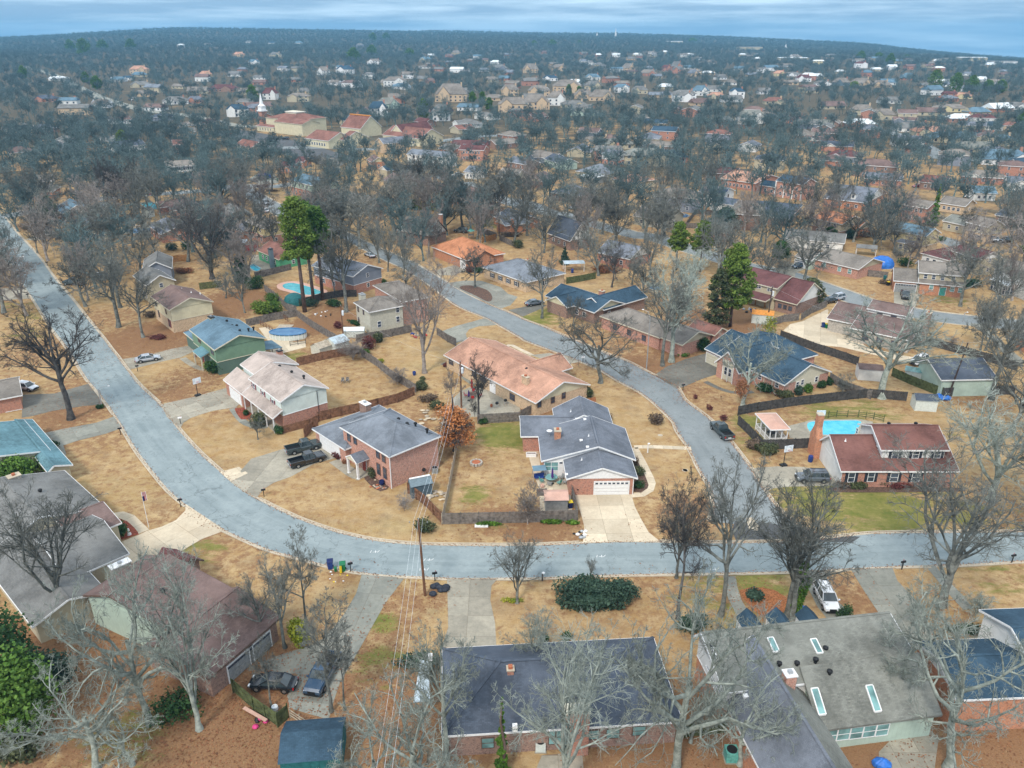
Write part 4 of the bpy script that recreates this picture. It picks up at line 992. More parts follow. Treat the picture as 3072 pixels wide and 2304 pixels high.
MB().poly([(w0[0]+8,w0[3],2.9),(w0[1]-.2,w0[3],2.9),(w0[1]-.2,w0[3]+3.6,2.5),(w0[0]+8,w0[3]+3.6,2.5)],'rf_blue').poly([(w0[0]+8,w0[3],2.8),(w0[0]+8,w0[3]+3.6,2.4),(w0[1]-.2,w0[3]+3.6,2.4),(w0[1]-.2,w0[3],2.8)],'tr_brown').bd('patio_cover',H.root)
for xx in(w0[0]+8.2,w0[1]-.4):BX(xx-.07,xx+.07,w0[3]+3.3,w0[3]+3.44,0,2.45,'tr_brown').bd('post',H.root)
H.vents([TD(1310,920),TD(1505,1065)],7,'turbine');H.vents([TD(1390,990),TD(1460,990),TD(1635,1045),TD(1710,1025)],6.6,'turbine')
x_,y_=H.loc(TD(1070,860),7.3);H.chimney(None,7.3,1.7,.9,'sd_tan',0,xy=(x_,y_),top='black')
# --- cream house left of it
H=House('cream_house',TD(200,590),TD(415,750),'two storey cream board house with dark brown roof over tan brick',5.3)
H.block([TD(200,590),TD(415,750),TD(1110,635)],ze=5.3,rise=1.9,axis='x',roof='rf_brown',lo='bk_tan',up='sd_cream',zs=2.75,ext=(2.0,0,0,0),trim='tr_cream')
H.win('f',[TD(248,660),TD(395,775)],.9,1.2,'d');H.win('f',[TD(450,950)],.9,1.9,'dr');H.win('f',[TD(290,810)],.9,1.7,'d')
H.vents([TD(630,430),TD(770,475),TD(905,490)],6.8)
# --- navy roofed house
BL_,CL_=TE(1375,895),TE(2090,690)
A_=byBC(BL_,CL_,17.5,2.7)
H=House('navy_roof_house',A_,BL_,'pink brick house with dark navy roof and pointed front gable on the street bend')
H.block([A_,BL_,CL_],rise=2.7,axis='x',roof='rf_navy',lo='bk_pink',gab='tr_cream')
H.win('f',[TE(1005,760),TE(1265,880)],.9,1.0,'w');H.win('r',[TE(1565,870),TE(1640,835),TE(1850,790)],.8,1.1,'w')
w0=H.B[0]['w'];y_1=H.wallhit('r',TE(1540,870),0)[0];y_2=H.wallhit('r',TE(1900,750),0)[0]
BX(w0[1]+.01,w0[1]+.035,y_1,y_2,1.0,2.8,'tr_cream').bd('siding_panel',H.root)
for p in(TE(1065,815),TE(1190,860)):
 xx,_=H.wallhit('f',p,0);BX(xx-.07,xx+.07,w0[2]-.06,w0[2]-.01,0,2.6,'tr_cream').bd('batten',H.root)
r1=H.rect([TE(320,545),TE(685,720)],2.7)
H.block(None,ze=2.7,rise=3.3,axis='y',roof='rf_navy',lo='bk_pink',rect=[r1[0],r1[1],r1[2],r1[2]+11],gab='bk_pink')
w1=H.B[1]['w'];pl_=MB()
xm_,_=H.wallhit('f',TE(525,640),1)
pl_.box(xm_-1.35,xm_+1.35,w1[2]-.05,w1[2]-.035,.2,4.2,'tr_cream')
for dx_ in(-1.35,0,1.35):pl_.box(xm_+dx_-.07,xm_+dx_+.07,w1[2]-.09,w1[2]-.03,0,4.4,'tr_white')
pl_.bd('siding_panel',H.root);H.win('f',[TE(492,665),TE(555,695)],.8,1.6,'w',1)
r2=H.rect([TE(165,340),TE(440,460)],2.7)
H.block(None,ze=2.7,rise=2.9,axis='x',roof='rf_navy',lo='bk_pink',rect=[r2[0],r1[0]+3.0,r2[2],r2[2]+13.5],gab='bk_pink')
H.garage('f',TE(320,455),4.4,2.15,'tr_cream',windows=0)
r3=H.rect([TE(1370,190),TE(1610,470)],3.2)
H.block(None,ze=2.7,rise=2.6,axis='y',roof='rf_navy',lo='bk_pink',rect=[r3[0]-7,r3[1],9,r3[3]],kind='hip')
# --- salmon roofed long ranch
H=House('salmon_ranch_house',b(310,395),b(965,740),'long tan brick ranch house with salmon pink shingle roof',2.6)
H.block([b(310,395),b(965,740),b(1340,600)],ze=2.6,rise=2.3,axis='x',roof='rf_salmon',lo='bk_tan',gab='sd_cream')
H.win('f',[b(365,440),b(440,475),b(530,522),b(597,560)],1.5,1.2,'d');H.win('r',[b(990,740),b(1085,710),b(1162,678)],.9,1.2,'d')
H.door('f',b(660,605),'white',1.6,0);H.win('f',[b(800,690)],1.5,1.3,'d')
w0=H.B[0]['w']
r1=H.rect([b(950,440),b(1110,470)],2.7)
xg,yg=H.loc(b(1060,470),2.7)
H.block(None,ze=2.6,rise=1.9,axis='y',roof='rf_salmon',lo='bk_tan',rect=[xg-3.6,xg+3.4,w0[3]-6,w0[3]+3.2],kind='gable')
H.vents([b(865,460),b(900,490),b(960,500),b(1005,525)],4.6,'turbine')
x_,y_=H.loc(b(893,560),4.6);H.chimney(None,5.0,1.5,.6,'bk_tan',3.5,xy=(x_,y_));H.post([b(700,668),b(770,710),b(838,745)],2.6,.09,'tr_cream')
# --- red roofed house at the right
H=House('red_roof_house',TG(990,605),TG(1350,605),'large red brown roofed house with white upper storey and dark shutters beside the pool')
H.block([TG(990,605),TG(1350,605),TG(850,280)],rise=2.9,axis='x',roof='rf_red',lo='bk_red',gab='sd_white',ext=(0,11.5,0,-1.5),rf=.62)
H.win('f',[TG(1087,650),TG(1268,645)],1.0,1.6,'ws');H.win('f',[TG(1480,650),TG(1680,650)],1.2,1.5,'ws')
BX(H.B[0]['w'][0]-.05,H.B[0]['w'][0]-.02,H.B[0]['w'][2],H.B[0]['w'][3],0,2.8,'sd_white').bd('side_wall',H.root)
x0_,y0_=H.loc(TG(1360,410),5.2)
H.block(None,ze=5.2,rise=1.9,axis='x',roof='rf_red',lo='sd_white',rect=[x0_,x0_+10,y0_,y0_+8.6],gab='sd_white')
H.win('f',[TG(1490,442),TG(1680,438),TG(1880,436)],1.0,1.3,'ws');H.win('l',[TG(1327,395),TG(1145,225)],.7,1.0,'w')
H.post([TG(1568,678),TG(1775,670),TG(1960,668)],2.6)
w0=H.B[0]['w'];yc=H.wallhit('l',TG(770,420),0)[0]
BX(w0[0]-1.0,w0[0],yc-1.3,yc+1.3,0,3.4,'bk_orange').faces([(w0[0]-1.0,yc-1.3,3.4),(w0[0],yc-1.3,3.4),(w0[0],yc+1.3,3.4),(w0[0]-1.0,yc+1.3,3.4),(w0[0]-.9,yc-.5,5),(w0[0],yc-.5,5),(w0[0],yc+.5,5),(w0[0]-.9,yc+.5,5)],[(0,1,5,4),(1,2,6,5),(2,3,7,6),(3,0,4,7)],'bk_orange').box(w0[0]-.9,w0[0],yc-.5,yc+.5,5,7.0,'bk_orange').box(w0[0]-.95,w0[0]+.05,yc-.55,yc+.55,7.0,7.15,'kerb_c').bd('chimney',H.root)
H.vents([TG(1430,170),TG(1680,162)],7,'turbine');H.vents([TG(1035,305)],5.5)
# --- lower left brown house
A_,B_=d(1290,1115),d(1740,730)
H=House('brown_roof_house',A_,B_,'large brown shingle roof house with double garage under bare trees, lower left',2.8)
r1=H.rect([A_,B_],2.8)
H.block(None,ze=2.8,rise=1.9,axis='x',roof='rf_brown',lo='bk_brown',rect=[0,r1[1],0,9.5],gab='sd_palegreen',trim='tr_brown',rf=.62)
H.garage('f',d(1490,1015),3.4,2.1,'tr_grey');H.garage('f',d(1612,920),3.0,2.1,'tr_grey')
r2=H.rect([d(1150,885),d(1555,612),d(620,610)],3.9)
H.block(None,ze=3.9,rise=1.7,axis='x',roof='rf_brown',lo='bk_brown',rect=[r2[0],r2[1],r2[2],r2[3]+2.0],gab='sd_palegreen',rf=.72,trim='tr_brown')
w0=H.B[1]['w'];BX(w0[0]-.06,w0[0]-.02,w0[2],w0[3],0,4.1,'sd_palegreen').bd('side_wall',H.root)
r3=H.rect([d(1075,352),d(1135,320),d(1195,415)],3.0)
H.block(None,ze=2.8,rise=1.4,axis='y',roof='rf_maroon',lo='bk_brown',rect=[r3[0]-2,r3[1],r3[2],r3[3]+1],trim='tr_brown')
H.vents([d(1010,570)],5.2,'turbine');H.vents([d(845,590)],5.2)
# --- lower left grey house
A_,B_=TH(0,715),TH(575,515)
H=House('grey_roof_house',A_,B_,'sprawling grey shingle roof house behind a large bare tree at the left edge',2.8)
r1=H.rect([A_,B_,TH(930,850)],2.8)
H.block(None,ze=2.8,rise=2.2,axis='y',roof='rf_grey',lo='sd_tan',rect=[-4.5,r1[1],r1[2],r1[3]],rf=.4)
r2=H.rect([TH(930,1040),TH(1135,1235),TH(740,1385)],2.8)
H.block(None,ze=2.7,rise=1.8,axis='x',roof='rf_grey',lo='sd_tan',rect=[-1.0,r2[1],r2[2]-.5,r1[2]+1.0])
r3=H.rect([TH(930,860),TH(1005,995),TH(620,990)],2.7)
H.block(None,ze=2.75,rise=.9,axis='x',kind='gable',roof='rf_brown',lo='sd_tan',rect=[r1[1]-6,r3[1]+.2,r2[3],r1[2]+1.6],rf=.8)
H.block(None,ze=2.6,rise=1.4,axis='y',roof='rf_grey',lo='sd_tan',rect=[-6.5,1.5,r2[2]-6,r1[2]])
x_,y_=H.loc(TH(1065,1340),4.2);H.chimney(None,4.2,2.2,1.0,'stone',0,xy=(x_,y_),top='tr_white')
x_,y_=H.loc(TH(118,545),5.2);H.chimney(None,5.0,1.5,1.1,'stone',0,xy=(x_,y_));H.vents([TH(360,700)],4.4,'turbine')
# --- teal roofed house at the left edge
A_,B_=TH(-200,180),TH(290,45)
H=House('teal_roof_house',A_,B_,'house with bright teal blue shingle roof at the left edge',3.0)
r1=H.rect([B_,TH(530,480)],3.0)
yt=H.loc(TH(400,352),3.0)[1];H.block(None,ze=3.0,rise=1.7,axis='y',roof='rf_teal',lo='sd_tan',rect=[r1[1]-14.5,r1[1]-1.2,yt,r1[3]],rf=.45)
H.block(None,ze=2.6,rise=.8,axis='y',roof='rf_teal',lo='sd_tan',rect=[r1[1]-3.4,r1[1],r1[2],r1[3]+.3],rf=.3)
# --- brick garage at far left
A_,B_=N7(-160,395),N7(205,325)
H=House('brick_garage_house',A_,B_,'brick house with grey brown roof cut by the left edge, above the dark driveway',2.6)
H.block([A_,B_,N7(185,205)],ze=2.6,rise=1.6,axis='x',roof='rf_greybrown',lo='bk_red',ext=(3,0,0,3))
H.win('f',[N7(80,485),N7(130,475),N7(180,465)],.8,.8,'w')
# --- bottom centre charcoal hip roof
A_,B_=e(1290,1470),g(1030,1385)
H=House('charcoal_roof_house',A_,B_,'brick house with wide charcoal hip roof and broad brick chimney, bottom centre',2.8)
H.block([A_,B_,g(950,855)],ze=2.8,rise=3.1,axis='x',roof='rf_charcoal',lo='bk_brown',kind='hip')
H.win('f',[g(322,1465),g(366,1463)],.7,1.8,'dl');H.win('f',[g(570,1450),g(698,1442),g(860,1425)],1.3,1.2,'dl');H.win('f',[e(1575,1500)],1.2,1.3,'dl')
w0=H.B[0]['w'];xx,_=H.wallhit('f',g(465,1480),0);H.chimney(None,5.2,2.2,1.1,'bk_red',0,xy=(xx,w0[2]-.3),top='tr_cream')
H.vents([g(190,1163),g(92,1390),e(1218,955)],4.6,'cap');x_,y_=H.loc(e(1715,1075),5.3);H.chimney(None,5.9,.6,.6,'bk_red',3,xy=(x_,y_))
# --- bottom right green grey roofs
A_,B_=g(1385,1205),h(975,1080)
H=House('skylight_house',A_,B_,'big grey green shingle roof house with four skylights and gabled dormers, bottom right',5.0)
r1=H.rect([A_,g(1340,832),h(915,768)],5.0);r1[1]=H.loc(h(915,768),5.0)[0]+.3
H.block(None,ze=5.0,rise=1.7,axis='x',roof='rf_green',lo='bk_orange',up='sd_white',zs=2.9,rect=r1,rf=.8,gab='sd_white')
H.win('l',[g(1310,930),g(1325,975)],1.1,1.6,'w',0)
r2=H.rect([h(520,1415),h(1030,1370)],2.8)
H.block(None,ze=2.8,rise=3.2,kind='shed',roof='rf_green',lo='sd_palegreen',rect=[r2[0],max(r2[1],r1[1]),r2[2],r1[2]+1.2],trim='rf_green')
H.win('f',[h(600,1455),h(680,1445),h(760,1437),h(840,1427),h(920,1418)],1.3,1.5,'wl')
r3=H.rect([g(1385,1205),h(490,1372)],4.3)
H.block(None,ze=3.6,rise=3.2,axis='y',roof='rf_slate',lo='bk_orange',rect=[r3[0],r2[0]+.3,r2[2]-12,r1[2]+5],rf=.56)
bb=H.B[2];xr=bb['x'][0]+.56*(bb['x'][1]-bb['x'][0])
MB().poly([(bb['x'][1]+.01,bb['y'][0]-.01,3.79),(bb['x'][1]+.01,bb['y'][1],3.79),(xr,bb['y'][1],6.99),(xr,bb['y'][0]-.01,6.99)],'rf_green').bd('green_roof_slope',H.root)
def skylight(H,p,z,dx,dy,bi):
 x,y=H.loc(p,z);bb=H.B[bi];hz=bb['hz'];P_=[(x-dx/2,y-dy/2),(x+dx/2,y-dy/2),(x+dx/2,y+dy/2),(x-dx/2,y+dy/2)]
 fr=MB()
 for t in range(4):
  A_,B_=P_[t],P_[(t+1)%4];fr.bar((A_[0],A_[1],hz(*A_)+.22),(B_[0],B_[1],hz(*B_)+.22),.1,.16,'tr_white')
 ob=fr.bd('skylight',H.root);MB().poly([(p_[0],p_[1],hz(*p_)+.25)for p_ in P_],'glass_teal').bd('pane',ob)
for p in(h(241,932),h(510,932)):skylight(H,p,5.6,.6,1.5,0)
for p in(h(522,1265),h(865,1237)):skylight(H,p,4.0,.7,1.9,1)
for p in(h(115,745),h(298,738),h(485,728)):
 x,y=H.loc(p,5.6);mb=MB();x0_,x1_,y0_,y1_=x-1.1,x+1.1,y-1.6,y+1.4
 mb.poly([(x0_,y1_,5.0),(x0_,y0_,5.0),(x,y0_,6.1),(x,y1_,6.1)],'rf_navy').poly([(x1_,y0_,5.0),(x1_,y1_,5.0),(x,y1_,6.1),(x,y0_,6.1)],'rf_navy')
 mb.box(x0_+.1,x1_-.1,y0_+.2,y1_-.2,2.4,5.0,'sd_white');mb.bd('dormer',H.root)
H.vents([g(1530,1160),h(85,1160)],6,'cap');H.vents([h(285,1010),h(395,1005),h(570,920),h(510,990),h(598,1055)],6,'turbine')
x_,y_=H.loc(h(352,1065),7.2);H.chimney(None,7.0,1.0,.9,'bk_pink',3,xy=(x_,y_),top='tr_white')
# --- lower right corner house
A_,B_=N8(440,575),N8(790,560)
H=House('corner_house',A_,B_,'orange brick house with dark blue grey roof and white gable boards, lower right corner',4.2)
H.block([A_,B_,N8(185,240)],ze=4.2,rise=1.6,axis='x',roof='rf_navy',lo='bk_orange',ext=(0,3,0,0),gab='sd_white')
r1=H.rect([N8(800,430),N8(490,55)],6.0)
H.block(None,ze=5.8,rise=1.7,axis='x',roof='rf_navy',lo='sd_white',rect=[r1[0]+1.6,r1[0]+16,r1[2],r1[3]],gab='sd_white')
# the streets behind
def mh(name,A_,B_,C_,label,ze=2.7,rise=2.0,axis='x',roof='rf_grey',lo='bk_red',up=None,kind='gable',gab=None,f=3,r=1,wk='w',L_=None,zs=2.75,trim='tr_white',ext=(0,0,0,0),rf=.5,depth=None):
 if A_ is None:A_=byBC(B_,C_,L_,ze)
 H=House(name,A_,B_,label,ze)
 if C_ is None:rr=H.rect([A_,B_],ze);H.block(None,ze,rise,axis,roof,lo,up,zs if up else None,kind,rf,trim=trim,gab=gab,rect=[rr[0]-ext[0],rr[1]+ext[1],rr[2],rr[2]+depth])
 else:H.block([A_,B_,C_],ze,rise,axis,roof,lo,up,zs if up else None,kind,rf,ext,trim,gab=gab)
 if f:H.rows('f',f,1.45,1.1,1.2,wk); 
 if f and ze>4:H.rows('f',f,4.1,1.0,1.2,wk)
 if r:H.rows('r',r,1.45,.9,1.1,wk)
 if r and ze>4:H.rows('r',r,4.1,.9,1.1,wk)
 return H
mh('gabled_house',None,TD(95,395),TD(545,315),'grey shingle gabled house directly behind the cream house',4.6,2,roof='rf_grey',lo='sd_tan',L_=11)
mh('gabled_house',None,TD(30,170),TD(485,130),'pale grey gable roofed house second behind the cream house',4.6,2,roof='rf_grey',lo='sd_grey',L_=12)
mh('ranch_house',None,I1(940,722),I1(1440,665),'ranch house with grey teal roof and white boarded gable at left',2.8,2.6,roof='rf_blue',lo='bk_brown',gab='sd_white',L_=14)
mh('tan_house',I1(1110,905),I1(1660,852),None,'two storey tan house with slate roof under bare trees',5.0,1.8,roof='rf_slate',lo='stucco',kind='hip',depth=9.5)
mh('ranch_house',None,I1(470,400),I1(790,388),'small brick gabled house with grey brown roof, far left',2.7,1.8,roof='rf_greybrown',lo='bk_orange',gab='sd_tan',L_=12)
mh('ranch_house',I1(330,252),I1(830,216),None,'long low grey brown roofed house, farthest left by the upper road',2.7,2.2,roof='rf_greybrown',lo='sd_tan',depth=10)
mh('colonial_house',n(1003,908),n(1187,896),None,'white over tan brick two storey house with five dark shuttered windows',5.2,1.9,roof='rf_greybrown',lo='bk_tan',up='sd_white',depth=9,f=5,wk='ws')
H=mh('green_gable_house',K1(1150,208),K1(1480,292),K1(1830,216),'blue grey roofed house with pale green boarded gable by the junction',5.1,1.9,roof='rf_blue',lo='bk_red',up='sd_palegreen',f=4)
mh('hip_roof_house',K1(1720,470),K1(2060,560),K1(2350,450),'grey brown hip roofed cream house beside the tall pines',5.0,1.8,roof='rf_greybrown',lo='stucco',kind='hip')
mh('ranch_house',None,K1(170,780),K1(600,737),'ranch house with grey roof and brown trimmed gable behind the yellow house',2.8,1.9,roof='rf_grey',lo='sd_tan',L_=15,trim='tr_brown')
H=mh('yellow_house',K1(490,832),K1(760,942),K1(1010,850),'yellow sided two storey house with grey roof over red brick',5.2,1.7,roof='rf_greybrown',lo='bk_pink',up='sd_yellow',f=3)
H.block(None,ze=2.7,rise=1.3,kind='shed',roof='rf_slate',lo='bk_orange',rect=[-6.5,2.5,-2.6,4.0])
H=mh('emerald_house',K1(650,1265),K1(985,1412),K1(1330,1290),'bright green house with rusty orange roof and dark chimney by a pool',2.7,2.1,roof='rf_rust',lo='sd_emerald',f=4,trim='tr_cream')
x_,y_=H.loc(K1(860,1250),5.2);H.chimney(None,5.4,1.2,1.0,'sd_blue',0,xy=(x_,y_),top='black')
H=mh('blue_gable_house',K2(170,745),K2(765,905),K2(1255,785),'blue grey gabled house with brick lower wall behind the kidney pool',4.7,2.0,roof='rf_slate',lo='bk_red',up='sd_grey',zs=2.4)
H=mh('cream_stucco_house',K2(805,1300),K2(1040,1452),K2(1560,1335),'cream two storey house with grey hip roof and boxed chimney',5.3,1.8,roof='rf_greybrown',lo='stucco',kind='hip',f=0,r=0)
H.win('f',[K2(880,1395),K2(960,1440),K2(890,1555)],.7,1.2,'d');H.win('r',[K2(1195,1620),K2(1475,1545),K2(1470,1400)],.9,1.4,'w')
r1=H.rect([K2(1540,1310),K2(1950,1230),K2(1500,1040)],5.4)
H.block(None,ze=5.6,rise=2.2,axis='y',roof='rf_greybrown',lo='bk_pink',kind='hip',rect=[r1[0]-3,r1[1],r1[2],r1[3]])
x_,y_=H.loc(K2(935,1170),7.0);H.chimney(None,7.0,1.5,1.1,'stucco',0,xy=(x_,y_),top='tr_grey')
# half timbered house
H=House('half_timbered_house',byBC(L1(440,1060),L1(720,977),13,3.0),L1(440,1060),'half timbered house with steep brown roof and tall brick chimney',3.0)
H.block([byBC(L1(440,1060),L1(720,977),13,3.0),L1(440,1060),L1(720,977)],ze=3.0,rise=4.3,axis='x',roof='rf_greybrown',lo='bk_brown',gab='half_timber',trim='timber_brown')
def timbers(H,side,bi):
 w=H.B[bi]['w'];bb=H.B[bi]
 if side=='r':c0,c1,px_=w[2],w[3],w[1]+.05;f=lambda t,z:(px_,c0+(c1-c0)*t,z)
 else:c0,c1,px_=w[0],w[1],w[2]-.05;f=lambda t,z:(c0+(c1-c0)*t,px_,z)
 zt=lambda t:bb['ze']+(bb['zr']-bb['ze'])*(1-abs(2*t-1))-.1
 for t in(.08,.22,.36,.5,.64,.78,.92):
  MB().bar(f(t,bb['ze']-.6),f(t+(.07 if t<.5 else-.07)*(t not in(.5,)),zt(t)),.16,.08,'timber_brown').bd('timber',H.root)
 MB().bar(f(.02,bb['ze']-.5),f(.98,bb['ze']-.5),.08,.18,'timber_brown').bd('timber',H.root)
timbers(H,'r',0);H.win('r',[L1(578,1000)],1.4,1.2,'d')
H.block(None,ze=3.4,rise=3.4,axis='y',roof='rf_greybrown',lo='bk_brown',gab='half_timber',trim='timber_brown',rect=[.5,6.5,-2.0,5]);timbers(H,'f',1);H.rows('f',2,2.0,1.3,1.3,'d')
x_,y_=H.loc(L1(608,712),8.6);H.chimney(None,8.4,1.1,1.0,'bk_orange',0,xy=(x_,y_),top='tr_white')
H=mh('orange_roof_house',L1(470,1212),L1(850,1362),L1(1590,1312),'brick house with big orange hip roof and white garage door',2.8,3.3,roof='rf_orange',lo='bk_orange',kind='hip',f=0,r=0)
H.garage('f',L1(958,1470),2.6,2.2,'white',windows=0,along=H.B[0]['x'][1]-2.2)
r1=H.rect([L1(1350,1210),L1(1600,1310)],2.8);H.block(None,ze=2.8,rise=2.2,axis='x',roof='rf_orange',lo='bk_orange',rect=[H.B[0]['x'][1]-9,H.B[0]['x'][1]+1.5,1.5,9.0],trim='tr_brown')
H=mh('ranch_house',l(400,836),l(770,966),l(1085,882),'light grey hip roofed tan brick ranch with loop driveway',2.7,2.6,roof='rf_slate_light',lo='bk_tan',kind='hip',f=4,wk='ws')
x_,y_=H.loc(l(782,768),5.2);H.chimney(None,5.0,1.3,.9,'bk_tan',2,xy=(x_,y_))
H=mh('ranch_house',L2(-27,1351),L2(720,1610),L2(1190,1467),'slate blue roofed ranch with two cream gables above the mossy lawn',2.7,2.0,roof='rf_navy',lo='bk_brown',gab='sd_cream',f=5)
H.block(None,ze=2.7,rise=1.8,axis='y',roof='rf_navy',lo='bk_brown',rect=[2.5,10,-2.2,5],gab='sd_cream');H.block(None,ze=2.7,rise=2.0,axis='y',roof='rf_navy',lo='bk_brown',rect=[H.B[0]['x'][1]-8,H.B[0]['x'][1],3,18])
x_,y_=H.loc(L2(835,1260),5.0);H.chimney(None,4.8,1.3,.9,'bk_red',0,xy=(x_,y_))
B_,C_=L3(940,945),L3(1410,787);A_=byBC(B_,C_,8,2.7)
H=House('ranch_house',A_,B_,'grey brown roofed pink brick ranch behind the two tall trunks')
H.block([A_,B_,C_],rise=1.8,axis='x',roof='rf_greybrown',lo='bk_pink',gab='sd_tan',trim='tr_cream')
r1=H.rect([L3(0,590),L3(600,835),L3(100,385)],2.7);H.block(None,rise=2.1,axis='x',roof='rf_greybrown',lo='bk_pink',rect=r1,kind='hip',trim='tr_cream')
H.rows('f',3,1.4,1.2,1.3,'d',1);H.win('r',[L3(1272,860)],.8,1.2,'d',0);H.post([L3(195,790),L3(325,850),L3(575,955)],2.6,.1,'tr_cream')
r2=H.rect([L3(1410,792),L3(1640,727),L3(1070,650)],2.7);H.block(None,rise=1.2,axis='x',roof='rf_rust',lo='bk_pink',rect=[r2[0],r2[1],r2[2],r2[3]],trim='tr_cream')
# maroon roofed two storey
H=House('maroon_roof_house',M1(400,1242),M1(760,1337),'dark maroon roofed house with covered back porch and steep end wing',2.8)
H.block(None,ze=2.8,rise=4.0,axis='x',roof='rf_maroon',lo='bk_brown',rect=[H.rect([M1(400,1242),M1(760,1337)],2.8)[0],H.rect([M1(400,1242),M1(760,1337)],2.8)[1],0,13],trim='tr_cream',gab='sd_white')
H.rows('f',3,1.5,1.0,1.1,'d')
x0_,y0_=H.loc(M1(120,1012),5.2)
H.block(None,ze=5.2,rise=1.9,axis='x',roof='rf_maroon',lo='sd_tan',rect=[x0_-6,.5,y0_,12],trim='tr_cream');H.win('f',[M1(160,1045),M1(200,1050),M1(335,1090),M1(375,1095)],.8,1.1,'w')
H.block(None,ze=2.5,rise=.7,kind='shed',roof='rf_maroon',lo='tr_cream',rect=[x0_-3,-.3,y0_-3.0,y0_+.4],z0=2.3,trim='tr_cream');H.post([M1(130,1330),M1(270,1370),M1(0,1290)],2.4,.12,'w_orange')
H=mh('ranch_house',M1(1000,642),M1(1690,806),M1(1962,662),'grey brown roofed ranch beside the blue tarp dome',2.7,2.0,roof='rf_greybrown',lo='bk_pink',f=0,r=0,gab='sd_tan')
H.win('f',[M1(1400,790),M1(1555,825),M1(1170,725)],1.1,1.3,'wl')
r1=H.rect([M1(740,602),M1(890,648)],2.7);H.block(None,rise=1.9,axis='x',roof='rf_greybrown',lo='sd_palegreen',rect=[r1[0],1,r1[2],r1[2]+7]);H.garage('f',M1(810,665),3.4,2.1,'white')
# grey two storey with long lower roof
H=House('garage_wing_house',M2(240,972),M2(1310,1066),'grey roofed two storey house with orange brick, four upper windows and teal door',2.8)
rr=H.rect([M2(240,972),M2(1310,1066)],2.8)
ru=H.rect([M2(620,850),M2(1360,906)],5.3)
H.block(None,ze=2.8,rise=2.2,axis='x',roof='rf_greybrown',lo='bk_orange',rect=[rr[0],ru[0]+.4,0,9.5])
H.block(None,ze=2.8,rise=1.1,kind='shed',roof='rf_greybrown',lo='bk_orange',rect=[ru[0]+.4,rr[1],0,ru[2]+.6])
H.garage('f',M2(425,1060),4.9,2.2,'tr_grey',bi=0);H.win('f',[M2(815,1060),M2(1130,1095),M2(1250,1110)],1.0,1.3,'wl',1);H.door('f',M2(990,1085),'door_teal',1.4,1)
H.block(None,ze=5.3,rise=2.0,axis='x',roof='rf_greybrown',lo='sd_tan',rect=[ru[0],ru[1],ru[2],ru[2]+9],gab='sd_tan');H.win('f',[M2(728,900),M2(850,912),M2(985,925),M2(1145,935)],.9,1.2,'w');H.post([M2(755,1135),M2(905,1145)],2.6)
mh('hip_roof_house',M2(650,552),M2(1080,668),M2(1450,540),'white house with maroon hip roof behind the grey two storey house',2.8,2.2,roof='rf_maroon',lo='sd_white',kind='hip',f=3)
mh('cream_house',M2(1100,512),M2(1560,652),M2(1860,612),'cream house with maroon gable roof, right of the white maroon roofed one',4.6,1.8,roof='rf_maroon',lo='sd_tan',gab='sd_white',f=3)
H=mh('white_house',M2(1740,752),M2(2330,985),None,'white two storey house with glazed sun porch at the right edge',5.1,1.8,roof='rf_greybrown',lo='sd_white',depth=10,f=0,r=0);H.win('f',[M2(1865,830)],.9,1.4,'d')
P3=H.rect([M2(1690,945),M2(1980,1056),M2(2140,1012)],2.6)
H.block(None,ze=2.6,rise=.5,axis='x',roof='rf_white',lo='glass',rect=P3);H.rows('f',5,1.3,1.0,2.1,'w',1,.02,.98);H.rows('r',4,1.3,.9,2.1,'w',1,.02,.98)
H=mh('yellow_house',M2(190,197),M2(725,306),M2(970,252),'pale yellow two storey house with blue roof at right',5.1,1.9,roof='rf_blue',lo='bk_tan',up='sd_yellow',zs=2.2,f=0,r=0)
H.win('f',[M2(285,250),M2(632,330),M2(605,448),M2(465,405),M2(340,390)],1.0,1.2,'d')
H.block(None,ze=2.5,rise=.6,kind='shed',roof='rf_slate',lo='sd_yellow',rect=[4,9,-2.6,.8]);H.rows('f',2,1.4,1.1,1.4,'w')
mh('bungalow',M2(975,65),M2(1320,140),None,'small cream bungalow with dark window bay',2.8,1.8,roof='rf_green',lo='sd_tan',depth=9,f=2,wk='w')
mh('raised_house',M2(1330,85),M2(1660,165),M2(1835,112),'raised cream house with garage underneath and two parked cars',5.0,1.9,roof='rf_greybrown',lo='bk_tan',up='sd_tan',f=2,wk='ws')
mh('orange_gable_house',M1(980,22),M1(1440,122),M1(1610,20),'cream over brick two storey house with orange tan roof',5.0,2.0,roof='rf_orange',lo='bk_brown',up='sd_tan',f=4)
mh('brick_annex_house',None,M1(1650,215),M1(1912,150),'orange brick gabled house with orange roof and leafless vines',2.7,2.2,roof='rf_orange',lo='bk_orange',gab='sd_tan',L_=9)
H=mh('solar_house',N3(330,272),N3(540,300),N3(655,268),'white two storey house with solar panels on its roof',5.2,1.7,roof='rf_slate_light',lo='sd_white',f=3,wk='d')
bb=H.B[0]
for t in range(2):
 for u_ in range(3):
  x0_=bb['x'][0]+1+t*5.3+u_*1.5;ya,yb=bb['y'][0]+.7,bb['y'][0]+3.4
  MB().poly([(x0_,ya,bb['hz'](0,ya)+.3),(x0_+1.4,ya,bb['hz'](0,ya)+.3),(x0_+1.4,yb,bb['hz'](0,yb)+.3),(x0_,yb,bb['hz'](0,yb)+.3)],'navy').bd('solar_panel',H.root)
H.block(None,ze=2.8,rise=1.6,axis='x',roof='rf_charcoal',lo='sd_white',rect=[H.B[0]['x'][1]-3,H.B[0]['x'][1]+7,-5,3])
mh('brick_ranch_house',N3(520,162),N3(830,207),N3(955,145),'long red brick house with faded orange roof and white entry',3.2,2.6,roof='rf_salmon',lo='bk_red',f=7)
